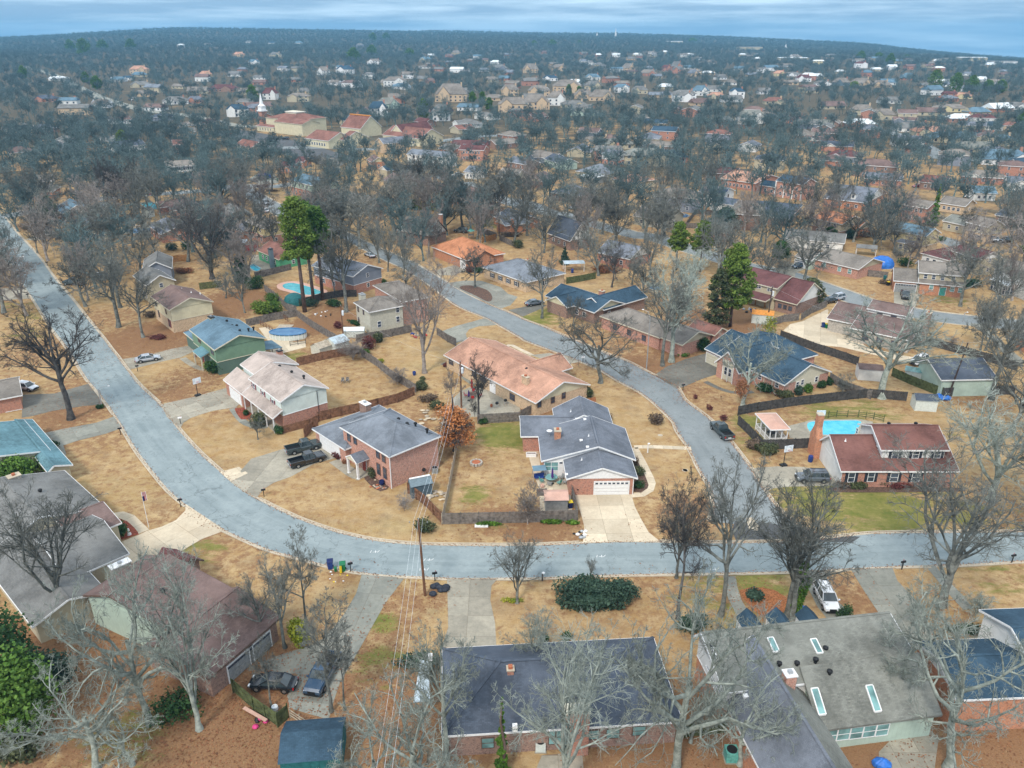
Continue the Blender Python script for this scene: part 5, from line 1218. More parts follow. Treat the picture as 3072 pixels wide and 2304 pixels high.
H=mh('columned_house',N3(1000,182),N3(1240,218),None,'brick mansion with four tall white columns and dark teal roof',6.0,2.0,roof='rf_navy',lo='bk_pink',depth=10,f=5,wk='w')
for t in range(4):x_=H.B[0]['x'][0]+.4+(H.B[0]['x'][1]-H.B[0]['x'][0]-.8)*t/3;TU([(x_,-.1,0),(x_,-.1,6)],.25,n_=8,mt='white').bd('column',H.root)
H.block(None,ze=3.2,rise=1.6,axis='x',roof='rf_navy',lo='bk_pink',rect=[-8,1,1,8]);H.rows('f',2,1.6,1.2,1.4,'w')
H=mh('dormer_house',m(965,195),m(1240,228),m(1315,162),'slate roofed house with two dormers behind bare trees',3.0,3.6,roof='rf_slate',lo='bk_orange',gab='sd_white',f=4)
for t in(.3,.65):
 bb=H.B[0];xx=bb['x'][0]+(bb['x'][1]-bb['x'][0])*t;BX(xx-.8,xx+.8,1.6,4.5,3.6,5.6,'sd_white').faces([(xx-1,1.4,5.5),(xx+1,1.4,5.5),(xx+1,4.5,5.5),(xx-1,4.5,5.5),(xx,1.4,6.5),(xx,4.5,6.5)],[(0,3,5,4),(1,4,5,2),(0,4,1)],'rf_slate').box(xx-.4,xx+.4,1.55,1.6,4.2,5.3,'glass').bd('dormer',H.root)
mh('dark_hip_house',N3(690,470),N3(1120,512),N3(1180,385),'low house with near black hip roof and open back porch',2.7,2.6,roof='rf_charcoal',lo='bk_brown',kind='hip')
H=mh('large_garage',N1(560,556),N1(1045,546),N1(335,395),'large pale detached garage with dark weathered roof near the tall utility pole',3.3,1.9,roof='rf_charcoal',lo='sd_palegreen',gab='sd_palegreen',f=0,r=0,rf=.62)
H=House('carport_house',N2(690,221),N2(975,281),'brown roofed house with bins under its carport and tall brick chimney',2.8)
r1=H.rect([N2(690,221),N2(975,281)],2.8);H.block(None,ze=2.8,rise=2.4,axis='x',roof='rf_brown',lo='stone',rect=[r1[0],r1[1],0,12.5])
r2=H.rect([N1(0,152),N1(300,213),N1(370,68)],2.8);H.block(None,ze=2.8,rise=2.2,axis='x',roof='rf_brown',lo='stone',rect=[r1[1]-1,r2[1],r2[2],r2[2]+12]);H.rows('f',3,1.5,1.3,1.2,'d')
H.block(None,ze=5.2,rise=1.2,axis='x',roof='rf_brown',lo='sd_white',rect=[r1[1]-.5,r1[1]+8,5.0,12]);H.rows('f',2,4.3,1.2,1.1,'d')
x_,y_=H.loc(N1(400,5),7.0);H.chimney(None,7.0,.9,1.6,'bk_brown',0,xy=(r2[1]+.5,5))
H=mh('charcoal_ranch_house',L1(1390,746),L1(1640,852),L1(2050,762),'low brick ranch with charcoal roof above the green backyard',2.7,2.0,roof='rf_charcoal',lo='bk_orange',f=3)
H.block(None,ze=2.8,rise=1.8,axis='y',roof='rf_slate_light',lo='bk_orange',rect=[H.B[0]['x'][1]-3,H.B[0]['x'][1]+4,-3.5,6],gab='sd_white')
x_,y_=H.loc(L1(1692,800),5.5);H.chimney(None,5.3,.9,.8,'bk_orange',0,xy=(x_,y_))
mh('brick_two_storey_house',L1(380,312),L1(560,392),L1(835,332),'orange brick two storey house with maroon roof among thin trunks',5.2,1.9,roof='rf_maroon',lo='bk_orange',up='sd_tan',f=2)
mh('teal_ranch_house',L1(-110,130),L1(150,232),L1(345,165),'brick ranch with dark teal roof left of the maroon roofed brick house',2.8,2.2,roof='rf_navy',lo='bk_orange',kind='hip')
mh('dark_brick_house',L1(880,402),L1(1110,482),L1(1440,432),'dark brick two storey house with pale framed windows and cream gable',5.2,2.2,roof='rf_brown',lo='bk_brown',gab='sd_cream',f=3)
mh('brick_gable_house',None,L1(1320,662),L1(1590,622),'low orange brick house with brown roof and cream gable',2.7,1.8,roof='rf_brown',lo='bk_orange',gab='sd_cream',L_=8.5)
mh('steep_gable_house',None,L2(355,532),L2(690,482),'charcoal roofed house with steep white gable',2.8,5.2,roof='rf_charcoal',lo='bk_brown',gab='half_timber',L_=13)
mh('slate_ranch_house',L2(740,692),L2(1250,802),L2(1600,690),'long slate roofed brick house with white gable end',2.8,2.6,roof='rf_slate',lo='bk_red',gab='sd_white')
mh('steep_grey_house',L2(1300,142),L2(1780,222),L2(1980,110),'house with steep grey brown roof and pale stone gable',2.8,3.6,roof='rf_greybrown',lo='stucco')
mh('blue_roof_bungalow',N6(870,345),N6(990,362),None,'low house with broad blue grey roof among middle trees',2.7,2.8,roof='rf_slate',lo='bk_brown',kind='hip',depth=13,ext=(6,0,0,0))
mh('teal_house',N6(750,105),N6(860,140),None,'teal walled house with dark roof left of the wide blue roof',3.0,2.2,roof='rf_charcoal',lo='sd_palegreen',depth=10)
mh('wide_roof_house',N6(965,190),N6(1180,215),None,'house with wide blue grey roof and white patio cover',2.8,3.0,roof='rf_slate_light',lo='sd_tan',depth=16,kind='hip')
mh('patio_cover_house',N6(990,222),N6(1090,240),None,'white flat patio roof beside the wide blue grey roof',2.6,.3,roof='rf_white',lo='tr_grey',depth=9,f=0,r=0)
mh('brown_gable_house',None,N6(600,250),N6(740,262),'brown roofed brick house with cream gable in the middle distance',2.8,2.2,roof='rf_brown',lo='bk_brown',gab='sd_cream',L_=13)
mh('cream_gable_house',None,N6(560,240),N6(650,215),'cream gabled house left of the brown roofed brick house',3.0,3.0,roof='rf_greybrown',lo='sd_cream',L_=10)
mh('white_porch_house',N6(205,195),N6(300,205),None,'small white house with open porch and white pickup outside',2.8,2.2,roof='rf_slate_light',lo='sd_white',depth=9)
mh('long_brick_house',N6(170,45),N6(345,50),None,'two storey red brick house with garage doors below',5.2,1.8,roof='rf_maroon',lo='bk_red',depth=10,f=6)
mh('white_garage_house',N6(25,110),N6(95,108),None,'white garage with wide door beside the columned white house',2.8,1.5,roof='rf_slate_light',lo='sd_white',depth=8,f=0)
mh('white_two_storey_house',N6(1140,70),N6(1250,85),None,'white two storey house over red brick, right of the wide blue roof',5.2,1.8,roof='rf_slate',lo='bk_red',up='sd_white',depth=9)
mh('peach_roof_house',N6(1210,240),N6(1330,270),None,'house with peach coloured roof among bare trees',2.8,2.4,roof='rf_salmon',lo='sd_tan',depth=15,kind='hip')
mh('small_brick_house',N5(180,425),N5(275,428),None,'small orange brick ranch by the upper junction',2.8,1.8,roof='rf_maroon',lo='bk_orange',depth=9,f=3)
mh('rear_brick_house',N5(255,395),N5(330,398),None,'orange brick house with maroon roof directly behind the small ranch',2.8,1.8,roof='rf_maroon',lo='bk_orange',depth=9)
H=mh('tan_ranch_house',N5(395,402),N5(545,418),None,'tan ranch with white double garage and blue pickup',2.8,1.9,roof='rf_greybrown',lo='sd_tan',depth=11,f=0);H.garage('f',N5(505,435),5,2.2,'white',along=H.B[0]['x'][1]-4)
mh('twin_gable_house',None,N5(720,400),N5(805,395),'brick house with two cream gables behind thin trunks',3.0,2.2,roof='rf_brown',lo='bk_orange',gab='sd_cream',L_=10)
H=mh('white_columned_house',N5(920,352),N5(1155,372),None,'long white house with columns and garage in the middle distance',5.0,2.0,roof='rf_slate_light',lo='sd_white',depth=10,f=7,wk='d')
for t in range(4):x_=H.B[0]['x'][0]+4+t*3.2;TU([(x_,-.3,0),(x_,-.3,5)],.2,n_=6,mt='white').bd('column',H.root)
mh('brown_cabin',n(1040,775),n(1110,772),None,'brown two level house with pale front gable among the left woods',5.0,2.2,roof='rf_rust',lo='bk_brown',depth=8,f=2)
mh('red_roof_far_house',m(1560,95),m(1730,112),None,'low red roofed house with bright red car in the carport',2.8,2.3,roof='rf_red',lo='bk_brown',depth=12)
mh('right_brick_house',m(1450,235),m(1615,262),None,'two storey brick house left of the ivy covered tree',5.2,1.8,roof='rf_greybrown',lo='bk_red',depth=9,f=4)
mh('right_ranch_house',m(1680,225),m(1850,250),None,'low tan brick ranch right of the ivy covered tree',2.8,2.0,roof='rf_greybrown',lo='bk_tan',depth=10,f=4)
mh('edge_brick_house',m(2030,300),m(2160,325),None,'dark roofed brick house near the right edge',2.8,1.9,roof='rf_charcoal',lo='bk_brown',depth=9,f=3)
mh('blue_tarp_house',m(1900,165),m(2050,170),None,'white house with bright blue roof near the right edge',2.8,2.0,roof='rf_blue',lo='sd_white',depth=10)
mh('corner_brick_house',N1(1200,165),N1(1400,265),None,'dark roofed red brick house cut by the right edge',2.7,1.8,roof='rf_navy',lo='bk_orange',depth=12,f=1)
# church
H=House('church',N5(105,142),N5(275,160),'large church with red metal roofs, cream walls and many wings',8.0)
r1=H.rect([N5(105,142),N5(275,160),N5(430,137)],8.0)
H.block(None,ze=8.2,rise=3.6,axis='x',kind='hip',roof='rf_rust',lo='sd_cream',rect=[r1[0],r1[1],r1[2],r1[2]+26],trim='tr_cream')
H.block(None,ze=12,rise=.6,axis='x',kind='hip',roof='tr_cream',lo='tr_cream',rect=[(r1[0]+r1[1])/2-6,(r1[0]+r1[1])/2+6,r1[2]+9,r1[2]+17],z0=10.5)
H.block(None,ze=7,rise=2.4,axis='x',roof='rf_rust',lo='sd_cream',rect=[r1[0]+16,r1[1]+14,r1[2]-5,r1[2]+10],trim='tr_cream')
H.block(None,ze=3.2,rise=1,axis='x',roof='rf_rust',lo='sd_cream',rect=[r1[0]-4,r1[0]+16,r1[2]-5,r1[2]+2]);H.rows('f',5,1.6,1.0,1.6,'w')
r2=H.rect([N5(335,262),N5(610,262)],4.0);H.block(None,ze=4.2,rise=4,axis='x',roof='rf_rust',lo='sd_cream',rect=[r2[0],r2[1],r2[2],r2[2]+18],gab='sd_cream');H.rows('f',7,2,1.3,1.6,'w')
r3=H.rect([N5(540,195),N5(705,198)],5);H.block(None,ze=5,rise=7,axis='x',roof='rf_rust',lo='sd_cream',rect=[r3[0],r3[1]+3,r3[2],r3[2]+18],gab='sd_cream')
MB().bar((r3[0],r3[2]+9,12.3),(r3[1]+3,r3[2]+9,12.3),1.2,.5,'orange_roof').bd('ridge_cap',H.root)
r4=H.rect([N5(780,242),N5(1150,246)],4);H.block(None,ze=4.2,rise=4.6,axis='x',roof='rf_rust',lo='sd_cream',rect=[r4[0],r4[1],r4[2],r4[2]+20],gab='sd_cream');H.rows('f',9,2,1.3,1.6,'w')
H.block(None,ze=4.2,rise=4,axis='x',roof='rf_rust',lo='sd_cream',rect=[r2[1]-2,r4[0]+3,r2[2]+8,r2[2]+27])
H.block(None,ze=4.6,rise=5.5,axis='y',roof='rf_maroon',lo='sd_cream',rect=[r4[0]+2,r4[0]+15,r4[2]+4,r4[2]+30],gab='sd_cream')
x_,y_=H.loc(N5(100,190),0)
st=BX(x_-2,x_+2,y_-2,y_+2,0,10,'bk_red').box(x_-2.6,x_+2.6,y_-2.6,y_+2.6,10,10.8,'white').box(x_-1.9,x_+1.9,y_-1.9,y_+1.9,10.8,13.4,'white').bd('bell_tower',H.root)
LT([(2.6,13.4),(2.3,13.8),(1.4,14.6),(.1,22.0)],x_,y_,8,'white').bd('spire',st)
# far houses
FARH=[
 # centre-bottom picture point, width, yaw, wall height, rise, roof, wall, label
 (n(835,345),24,0,6,5,'rf_salmon','bk_tan','big orange tan roofed house on the wooded slope, upper left'),
 (n(1240,375),16,5,6,4,'rf_salmon','bk_tan','salmon roofed house right of the big orange tan one'),
 (n(1330,455),30,-8,3.5,4,'rf_maroon','bk_brown','long maroon roofed house below the salmon roofed one'),
 (n(850,432),22,10,3.2,4,'rf_grey','sd_tan','grey roofed house below the big orange tan house'),
 (n(770,385),12,0,3.2,2.5,'rf_navy','sd_white','small navy roofed house left of the grey roofed house'),
 (n(270,520),20,0,3,3,'rf_charcoal','bk_red','dark roofed brick house with red chimney, far left woods'),
 (n(410,535),16,0,3.5,2.5,'rf_blue','sd_white','blue grey roofed white house in the far left woods'),
 (n(1060,530),22,12,3.2,3.5,'rf_grey','sd_white','grey white house beside the far street'),
 (n(1180,525),14,10,3.2,3,'rf_slate','bk_red','slate roofed house by the power lines'),
 (n(1430,605),15,0,6,3.5,'rf_navy','sd_white','white columned house with navy roof left of the church spire'),
 (n(1540,590),14,0,5,3,'rf_slate','bk_red','brick and white house touching the navy roofed columned house'),
 (n(1630,505),14,0,6,5,'rf_maroon','sd_white','white gabled house with dark red chimney above the spire'),
 (n(1800,520),20,0,5,3,'rf_greybrown','sd_tan','tan building above the church roof'),
 (n(1950,355),18,0,6,6,'rf_greybrown','sd_white','pale twin gabled house left of the white mansion'),
 (n(2080,350),26,0,7,5,'rf_navy','white','white mansion with navy roof at the pines'),
 (o(50,345),8,0,7,5,'rf_navy','white','narrow white gable joined to the white mansion'),
 (o(245,290),24,0,6,4,'rf_greybrown','white','white house with brown hip roof right of the white mansion'),
 (o(555,270),26,0,4,5,'rf_blue','sd_tan','pale blue grey peaked roof house upper centre left'),
 (o(740,235),22,0,6,6,'rf_greybrown','sd_tan','tan peaked roof house with two white chimneys'),
 (o(370,425),26,0,7,4,'rf_greybrown','sd_white','pale two storey house on the wood edge, centre left'),
 (o(710,515),30,0,7,9,'rf_greybrown','bk_tan','large steep roofed house with arched windows'),
 (o(340,555),18,20,4,5,'rf_green','sd_palegreen','green roofed house above the church wings'),
 (o(275,600),14,10,6,5,'rf_navy','white','white dormered house at the orange church ridge'),
 (o(650,630),13,0,7,5,'rf_grey','white','white tower like house at the end of the church roofs'),
 (o(160,185),20,0,7,4,'rf_grey','sd_grey','large grey house on the skyline slope, centre left'),
 (o(1000,325),26,0,4,5,'rf_grey','sd_grey','grey roofed house with chimney, upper centre'),
 (o(1190,340),24,0,6,8,'rf_greybrown','bk_tan','steep roofed brown house, upper centre'),
 (o(1360,330),22,0,6,5,'rf_greybrown','bk_tan','brown roofed house right of the steep roofed one'),
 (o(1310,390),20,0,4,3,'rf_navy','white','white house with blue roof and dark garage openings'),
 (o(1200,395),16,0,3,2,'rf_greybrown','white','low white house left of the blue roofed white house'),
 (o(1565,385),20,0,4,4,'rf_blue','sd_white','bright blue roofed house with white gable'),
 (o(1410,460),30,0,7,6,'rf_greybrown','bk_tan','very large tan house with many roof peaks'),
 (o(1570,440),20,0,4,5,'rf_grey','sd_tan','grey hip roofed house right of the very large tan house'),
 (o(1740,460),16,0,6,3,'rf_blue','white','white house with flat blue roof on the right of the ridge road'),
 (o(1850,470),16,0,4,4,'rf_grey','sd_tan','grey roofed house right of the flat blue roof'),
 (o(1065,480),18,0,6,5,'rf_greybrown','bk_tan','tan house with big dark windows, centre'),
 (o(1240,480),22,0,5,5,'rf_greybrown','bk_tan','brown roofed house with arched porch'),
 (o(1085,580),24,0,7,5,'rf_greybrown','bk_tan','tan house nearest above the bare wood, centre'),
 (o(1220,560),24,0,6,6,'rf_greybrown','bk_tan','steep tan roofed house with white gables, centre'),
 (o(1345,540),16,0,7,5,'rf_greybrown','sd_white','tall white gabled house beside the steep tan roof'),
 (o(1450,550),22,0,3,3,'rf_grey','sd_tan','low grey roofed house on the tan lawn'),
 (o(1510,500),18,0,4,5,'rf_greybrown','bk_tan','hip roofed tan house right of the white gabled one'),
 (o(1620,510),24,0,4,6,'rf_greybrown','bk_tan','broad brown hip roof house, centre right'),
 (o(1515,600),22,0,3,3,'rf_green','sd_palegreen','grey green roofed house at the wood edge'),
 (o(1780,330),22,0,5,7,'rf_greybrown','bk_tan','tall tan peaked roof upper right of centre'),
 (o(1900,360),24,0,4,5,'rf_greybrown','bk_red','brown roofed brick house on the bare hill road'),
 (o(2010,330),16,0,6,4,'rf_maroon','bk_red','brick red house on the bare hill road'),
 (o(2080,345),16,0,6,5,'rf_grey','bk_red','grey roofed brick house at the end of the hill road'),
 (o(1570,790),18,-10,3,3,'rf_greybrown','bk_tan','tan ranch at the lower wood edge, centre'),
 (o(1660,870),14,0,5.4,2,'rf_grey','bk_red','white over brick two storey house, centre right'),
 (o(1730,800),16,8,3,3,'rf_green','sd_tan','green roofed ranch behind the white over brick house'),
 (o(1890,900),22,0,5,3,'rf_green','sd_tan','large green grey roof beside a red brick chimney'),
 (o(2050,880),14,0,3,3,'rf_navy','bk_red','dark blue roofed house right of the green grey roof'),
 (o(2110,520),18,0,6,3,'rf_grey','white','white two storey house, right of centre'),
 (o(820,830),20,-5,5,2,'rf_maroon','bk_red','red brick house with garage door behind the thin trunks'),
 (q(60,335),18,0,7,8,'rf_grey','bk_red','steep peaked brick house on the right hillside'),
 (q(165,370),16,0,4,5,'rf_slate','bk_tan','slate roofed house below the steep peaked brick house'),
 (q(110,520),22,0,6,3,'rf_grey','white','long white house, right hillside'),
 (q(210,490),16,0,5,5,'rf_blue','sd_white','blue peaked roof house, right hillside'),
 (q(435,510),14,0,7,3,'rf_navy','white','tall white house with porch, right hillside'),
 (q(310,510),16,0,3,3,'rf_salmon','sd_tan','salmon roofed low house left of the tall white house'),
 (q(590,350),14,0,5,3,'rf_grey','white','small white house high on the right'),
 (q(700,370),16,0,4,4,'rf_salmon','sd_yellow','yellow house high on the right'),
 (q(790,370),22,15,3,3,'rf_grey','white','white long roof high on the right'),
 (q(850,405),18,0,5,4,'rf_maroon','white','white house with red chimney, right distance'),
 (q(670,545),18,0,3,3,'rf_rust','sd_tan','rust roofed low house, right distance'),
 (q(530,660),20,0,5,4,'rf_green','sd_white','white and green house below the tall white house'),
 (q(790,660),18,0,3,2.5,'rf_brown','bk_red','brick ranch with brown roof, right distance'),
 (q(920,690),24,0,3,2.5,'rf_green','sd_palegreen','teal green roofed building in the trees, right'),
 (q(970,430),18,0,3,3,'rf_grey','white','low grey white house under the power line'),
 (q(1085,430),18,0,4,5,'rf_greybrown','sd_blue','tan peak roof with blue wall under the power line'),
 (q(1210,430),24,0,3,6,'rf_greybrown','bk_tan','large tan peaked roof under the power line'),
 (q(1330,440),22,0,3,5,'rf_greybrown','bk_tan','second tan peaked roof right of the large one'),
 (q(1215,610),16,0,4,4,'rf_greybrown','sd_tan','grey peak roof above the pool lane'),
 (q(1210,690),20,0,3,3,'rf_white','bk_red','white roofed brick house by the far lane'),
 (q(1340,640),18,0,4,4,'rf_greybrown','sd_tan','grey peak roof right of the white roofed house'),
 (q(1540,715),24,0,3,3,'rf_grey','sd_white','white house with grey roof beside the far lane'),
 (q(1500,805),16,0,4,2,'rf_slate','sd_white','blue grey house nearer along the far lane'),
 (q(1560,850),12,0,3,1.5,'rf_charcoal','bk_brown','dark flat roofed house by the lane end'),
 (q(1640,740),20,0,3,3,'rf_salmon','sd_tan','pale salmon roofed house right of the far lane'),
 (q(1770,780),24,0,3,3,'rf_blue','sd_tan','blue roofed house right of the far lane'),
 (q(1750,520),12,0,6,2,'rf_maroon','bk_red','small red brick block below the dark pines'),
 (q(1840,510),16,0,3,3,'rf_salmon','sd_yellow','yellow roofed house below the dark pines'),
 (q(1770,590),24,0,3,3,'rf_greybrown','sd_yellow','pale yellow long house below the red block'),
 (q(1830,655),18,0,3,3,'rf_white','bk_red','white roofed house right of the dirt slope'),
 (q(1950,785),22,0,3,3,'rf_blue','white','pale blue roofed white house, far right'),
 (q(2060,800),20,0,3,3,'rf_blue','sd_tan','teal blue roofed house, far right'),
 (q(1940,850),24,0,3,3,'rf_green','sd_tan','green grey roofed house with pale gable, far right'),
 (q(2110,920),24,0,3,4,'rf_blue','white','large pale blue roof at the right edge'),
 (q(2160,575),22,0,3,3,'rf_grey','white','white grey house at the far right edge'),
 (q(1900,275),60,0,8,1,'rf_white','sd_tan','wide pale flat building near the right horizon'),
 (q(1620,245),50,0,7,1,'rf_grey','white','pale school like building near the right horizon'),
 (q(2080,295),60,0,6,1,'rf_grey','white','white low warehouse near the right horizon'),
 (q(520,205),70,0,8,1,'rf_grey','sd_tan','pale long commercial building on the distant plain'),
 (q(790,270),60,0,5,1,'rf_white','sd_tan','low white commercial roof on the distant plain'),
 (q(50,168),60,0,8,1,'rf_white','sd_tan','pale flat building just under the centre right horizon'),
 (q(1205,320),20,0,8,3,'rf_maroon','white','small white and red building alone in the far trees'),
 (q(940,295),20,0,6,2,'rf_white','sd_yellow','small yellow building in the far trees'),
 (n(1440,245),22,0,5,5,'rf_salmon','bk_tan','pinkish far house below the water tower'),
 (n(1660,245),24,0,5,5,'rf_grey','sd_tan','grey far house below and right of the water tower'),
 (n(1530,290),18,0,5,4,'rf_blue','white','small blue and white far house'),
 (n(1500,165),20,0,6,4,'rf_grey','white','white far house in a row under the water tower'),
 (n(1640,170),22,0,6,4,'rf_navy','white','dark roofed far house in the row under the water tower'),
 (n(1800,170),26,0,6,5,'rf_blue','sd_white','blue grey far house at the right of that row'),
 (n(1250,180),22,0,6,3,'rf_grey','white','grey white far house left in that row'),
 (n(1090,185),18,0,6,3,'rf_white','white','white far house at the left end of that row'),
]
def farhouse(p,w,yaw,zh,rise,roof,wall,label):
 x,y,z0=at(p)
 dd=w*.62;root=tag(empty('distant_house',(x,y,z0-.3),rad_(yaw)-math.atan2(x,y)*.3),label,'house')
 far=hyp(x,y);hh=zh
 BX(-w/2,w/2,0,dd,0,hh,wall).bd('wall',root)
 rf_=MB();q_=w*.24 if rise>2.6 else .5;e_=.5
 a0,a1=(-w/2+q_,dd/2,hh+rise),(w/2-q_,dd/2,hh+rise)
 rf_.faces([(-w/2-e_,-e_,hh),(w/2+e_,-e_,hh),(w/2+e_,dd+e_,hh),(-w/2-e_,dd+e_,hh),a0,a1],[(0,1,5,4),(1,2,5),(2,3,4,5),(3,0,4),(3,2,1,0)],roof)
 ro=rf_.bd('roof',root)
 if far<2000:
  if w>13 and rise>2.6:
   gx=w*.22*(1 if R.random()<.5 else-1);gw=w*.2;gh=hh+rise*.75
   MB().faces([(gx-gw,-1.6,hh),(gx+gw,-1.6,hh),(gx,-1.6,gh),(gx,dd/2,gh),(gx-gw,dd/3,hh),(gx+gw,dd/3,hh)],[(0,2,3,4),(1,5,3,2)],roof).poly([(gx-gw*.9,-1.5,0),(gx+gw*.9,-1.5,0),(gx+gw*.9,-1.5,hh),(gx,-1.5,gh-.2),(gx-gw*.9,-1.5,hh)],wall).bd('gable_wing',root)
  BX(w*.3,w*.3+1.2,dd*.5,dd*.5+1,hh,hh+rise+1.2,'bk_tan' if 'tan' in wall else 'bk_red').bd('chimney',ro)
  nw=int(w/4.2)
  for fl in range(2 if zh>4.5 else 1):
   for t in range(nw):
    xx=-w/2+w*(t+.5)/nw;wm=BX(xx-.7,xx+.7,-.08,-.01,1+fl*3,2.5+fl*3,'glass').box(xx-.82,xx+.82,-.06,-.01,.88+fl*3,1+fl*3,'tr_white').box(xx-.82,xx+.82,-.06,-.01,2.5+fl*3,2.62+fl*3,'tr_white');wm.bd('window',root)
 return root
for it in FARH:farhouse(*it); 
# many more small roofs further out, too far to tell apart one by one
rs_=random.Random(4);FHX=[];FP_=[at(it[0])for it in FARH];mb=MB()
for t in range(4000):
 if len(FHX)>=190:break
 r_,az=rs_.uniform(660,2300),rs_.uniform(-.5,.66);x,y=r_*sin(az),r_*cos(az)
 if az<-.1 and r_>1500 or any((x-q_[0])**2+(y-q_[1])**2<1500 for q_ in FHX)or any(hyp(x-q_[0],y-q_[1])<30 for q_ in FP_)or any(hyp(x-s.o[0],y-s.o[1])<42 for s,_ in HOUSES):continue
 z0=gz(x,y)-.3;w=rs_.uniform(14,22);dd=w*.6;hh=rs_.choice((3,3,3.2,5.6));an=rs_.uniform(-.5,.5);ca,sa=cos(an),sin(an);rr=rs_.uniform(2.2,4)
 T_=lambda u_,v_,z:(x+u_*ca-v_*sa,y+u_*sa+v_*ca,z0+z)
 wl=rs_.choice(('bk_red','bk_tan','sd_white','sd_tan','sd_tan','white'));rf_=rs_.choice(('rf_grey','rf_greybrown','rf_slate_light','rf_brown','rf_greybrown','rf_grey','rf_blue','rf_white'))
 mb.faces([T_(*p)for p in((0,0,0),(w,0,0),(w,dd,0),(0,dd,0),(0,0,hh),(w,0,hh),(w,dd,hh),(0,dd,hh),(0,dd/2,hh+rr),(w,dd/2,hh+rr))],[(0,1,5,4),(1,2,6,5),(3,0,4,7),(4,8,7),(5,6,9)],wl)
 q_=rs_.choice((0,0,dd*.45));mb.faces([T_(*p)for p in((-.6,-.6,hh),(w+.6,-.6,hh),(w+.6,dd+.6,hh),(-.6,dd+.6,hh),(q_-.3,dd/2,hh+rr+.2),(w-q_+.3,dd/2,hh+rr+.2))],[(0,1,5,4),(2,3,4,5),(1,2,5),(3,0,4)],rf_)
 for u_ in range(3):xx=w*(u_+.5)/3;mb.faces([T_(xx-.7,-.06,1),T_(xx+.7,-.06,1),T_(xx+.7,-.06,2.4),T_(xx-.7,-.06,2.4)],[(0,1,2,3)],'glass')
 FHX.append((x,y,w))
tag(mb.bd('distant_housing'),'far neighbourhood houses showing between the trees',kind='stuff')
# water towers, steeples and masts on the skyline
x,y,z=at(n(1645,64));sc_=hyp(x,y)/4000
t_=tag(empty('water_tower',(x,y,z-3)),'white water tower on legs on the left skyline','water tower')
LT([(2,36),(12,39),(17,46),(17,52),(12,58),(2,61)],0,0,16,'white').bd('tank',t_)
for q_ in range(6):an=q_*math.pi/3;TU([(13*cos(an),13*sin(an),0),(13*cos(an),13*sin(an),44)],1.0,n_=6,mt='white').bd('leg',t_)
TU([(0,0,0),(0,0,38)],2.2,n_=8,mt='white').bd('riser',t_)
x,y,z=at(n(1571,66));t_=tag(empty('round_water_tower',(x,y,z-3)),'small round white water tower left of the legged one','water tower')
LT([(1.5,20),(6,23),(7,27),(6,31),(1.5,34)],0,0,12,'white').bd('tank',t_);TU([(0,0,0),(0,0,21)],1.3,n_=8,mt='white').bd('leg',t_)
for p,hh,nm,lb in((o(1590,125),22,'steeple','shorter white steeple on the centre right skyline'),(o(1702,128),40,'steeple','taller white steeple on the centre right skyline'),(q(735,205),18,'steeple','small pale steeple on the distant right plain')):
 x,y,z=at(p);t_=tag(empty(nm,(x,y,z)),lb,'steeple');BX(-3.5,3.5,-3.5,3.5,0,hh*.45,'white').bd('tower',t_);LT([(3.2,hh*.45),(.2,hh)],0,0,6,'white').bd('spire',t_)
for p,hh,lb in((n(1455,75),40,'thin mast left of the water towers'),(n(1523,72),48,'thin mast between the water towers and the left mast'),(q(2052,236),45,'lattice mast on the far right skyline')):
 x,y,z=at(p);tag(TU([(x,y,z),(x,y,z+hh)],1.2,.4,6,'steel').bd('radio_mast'),lb,'mast')
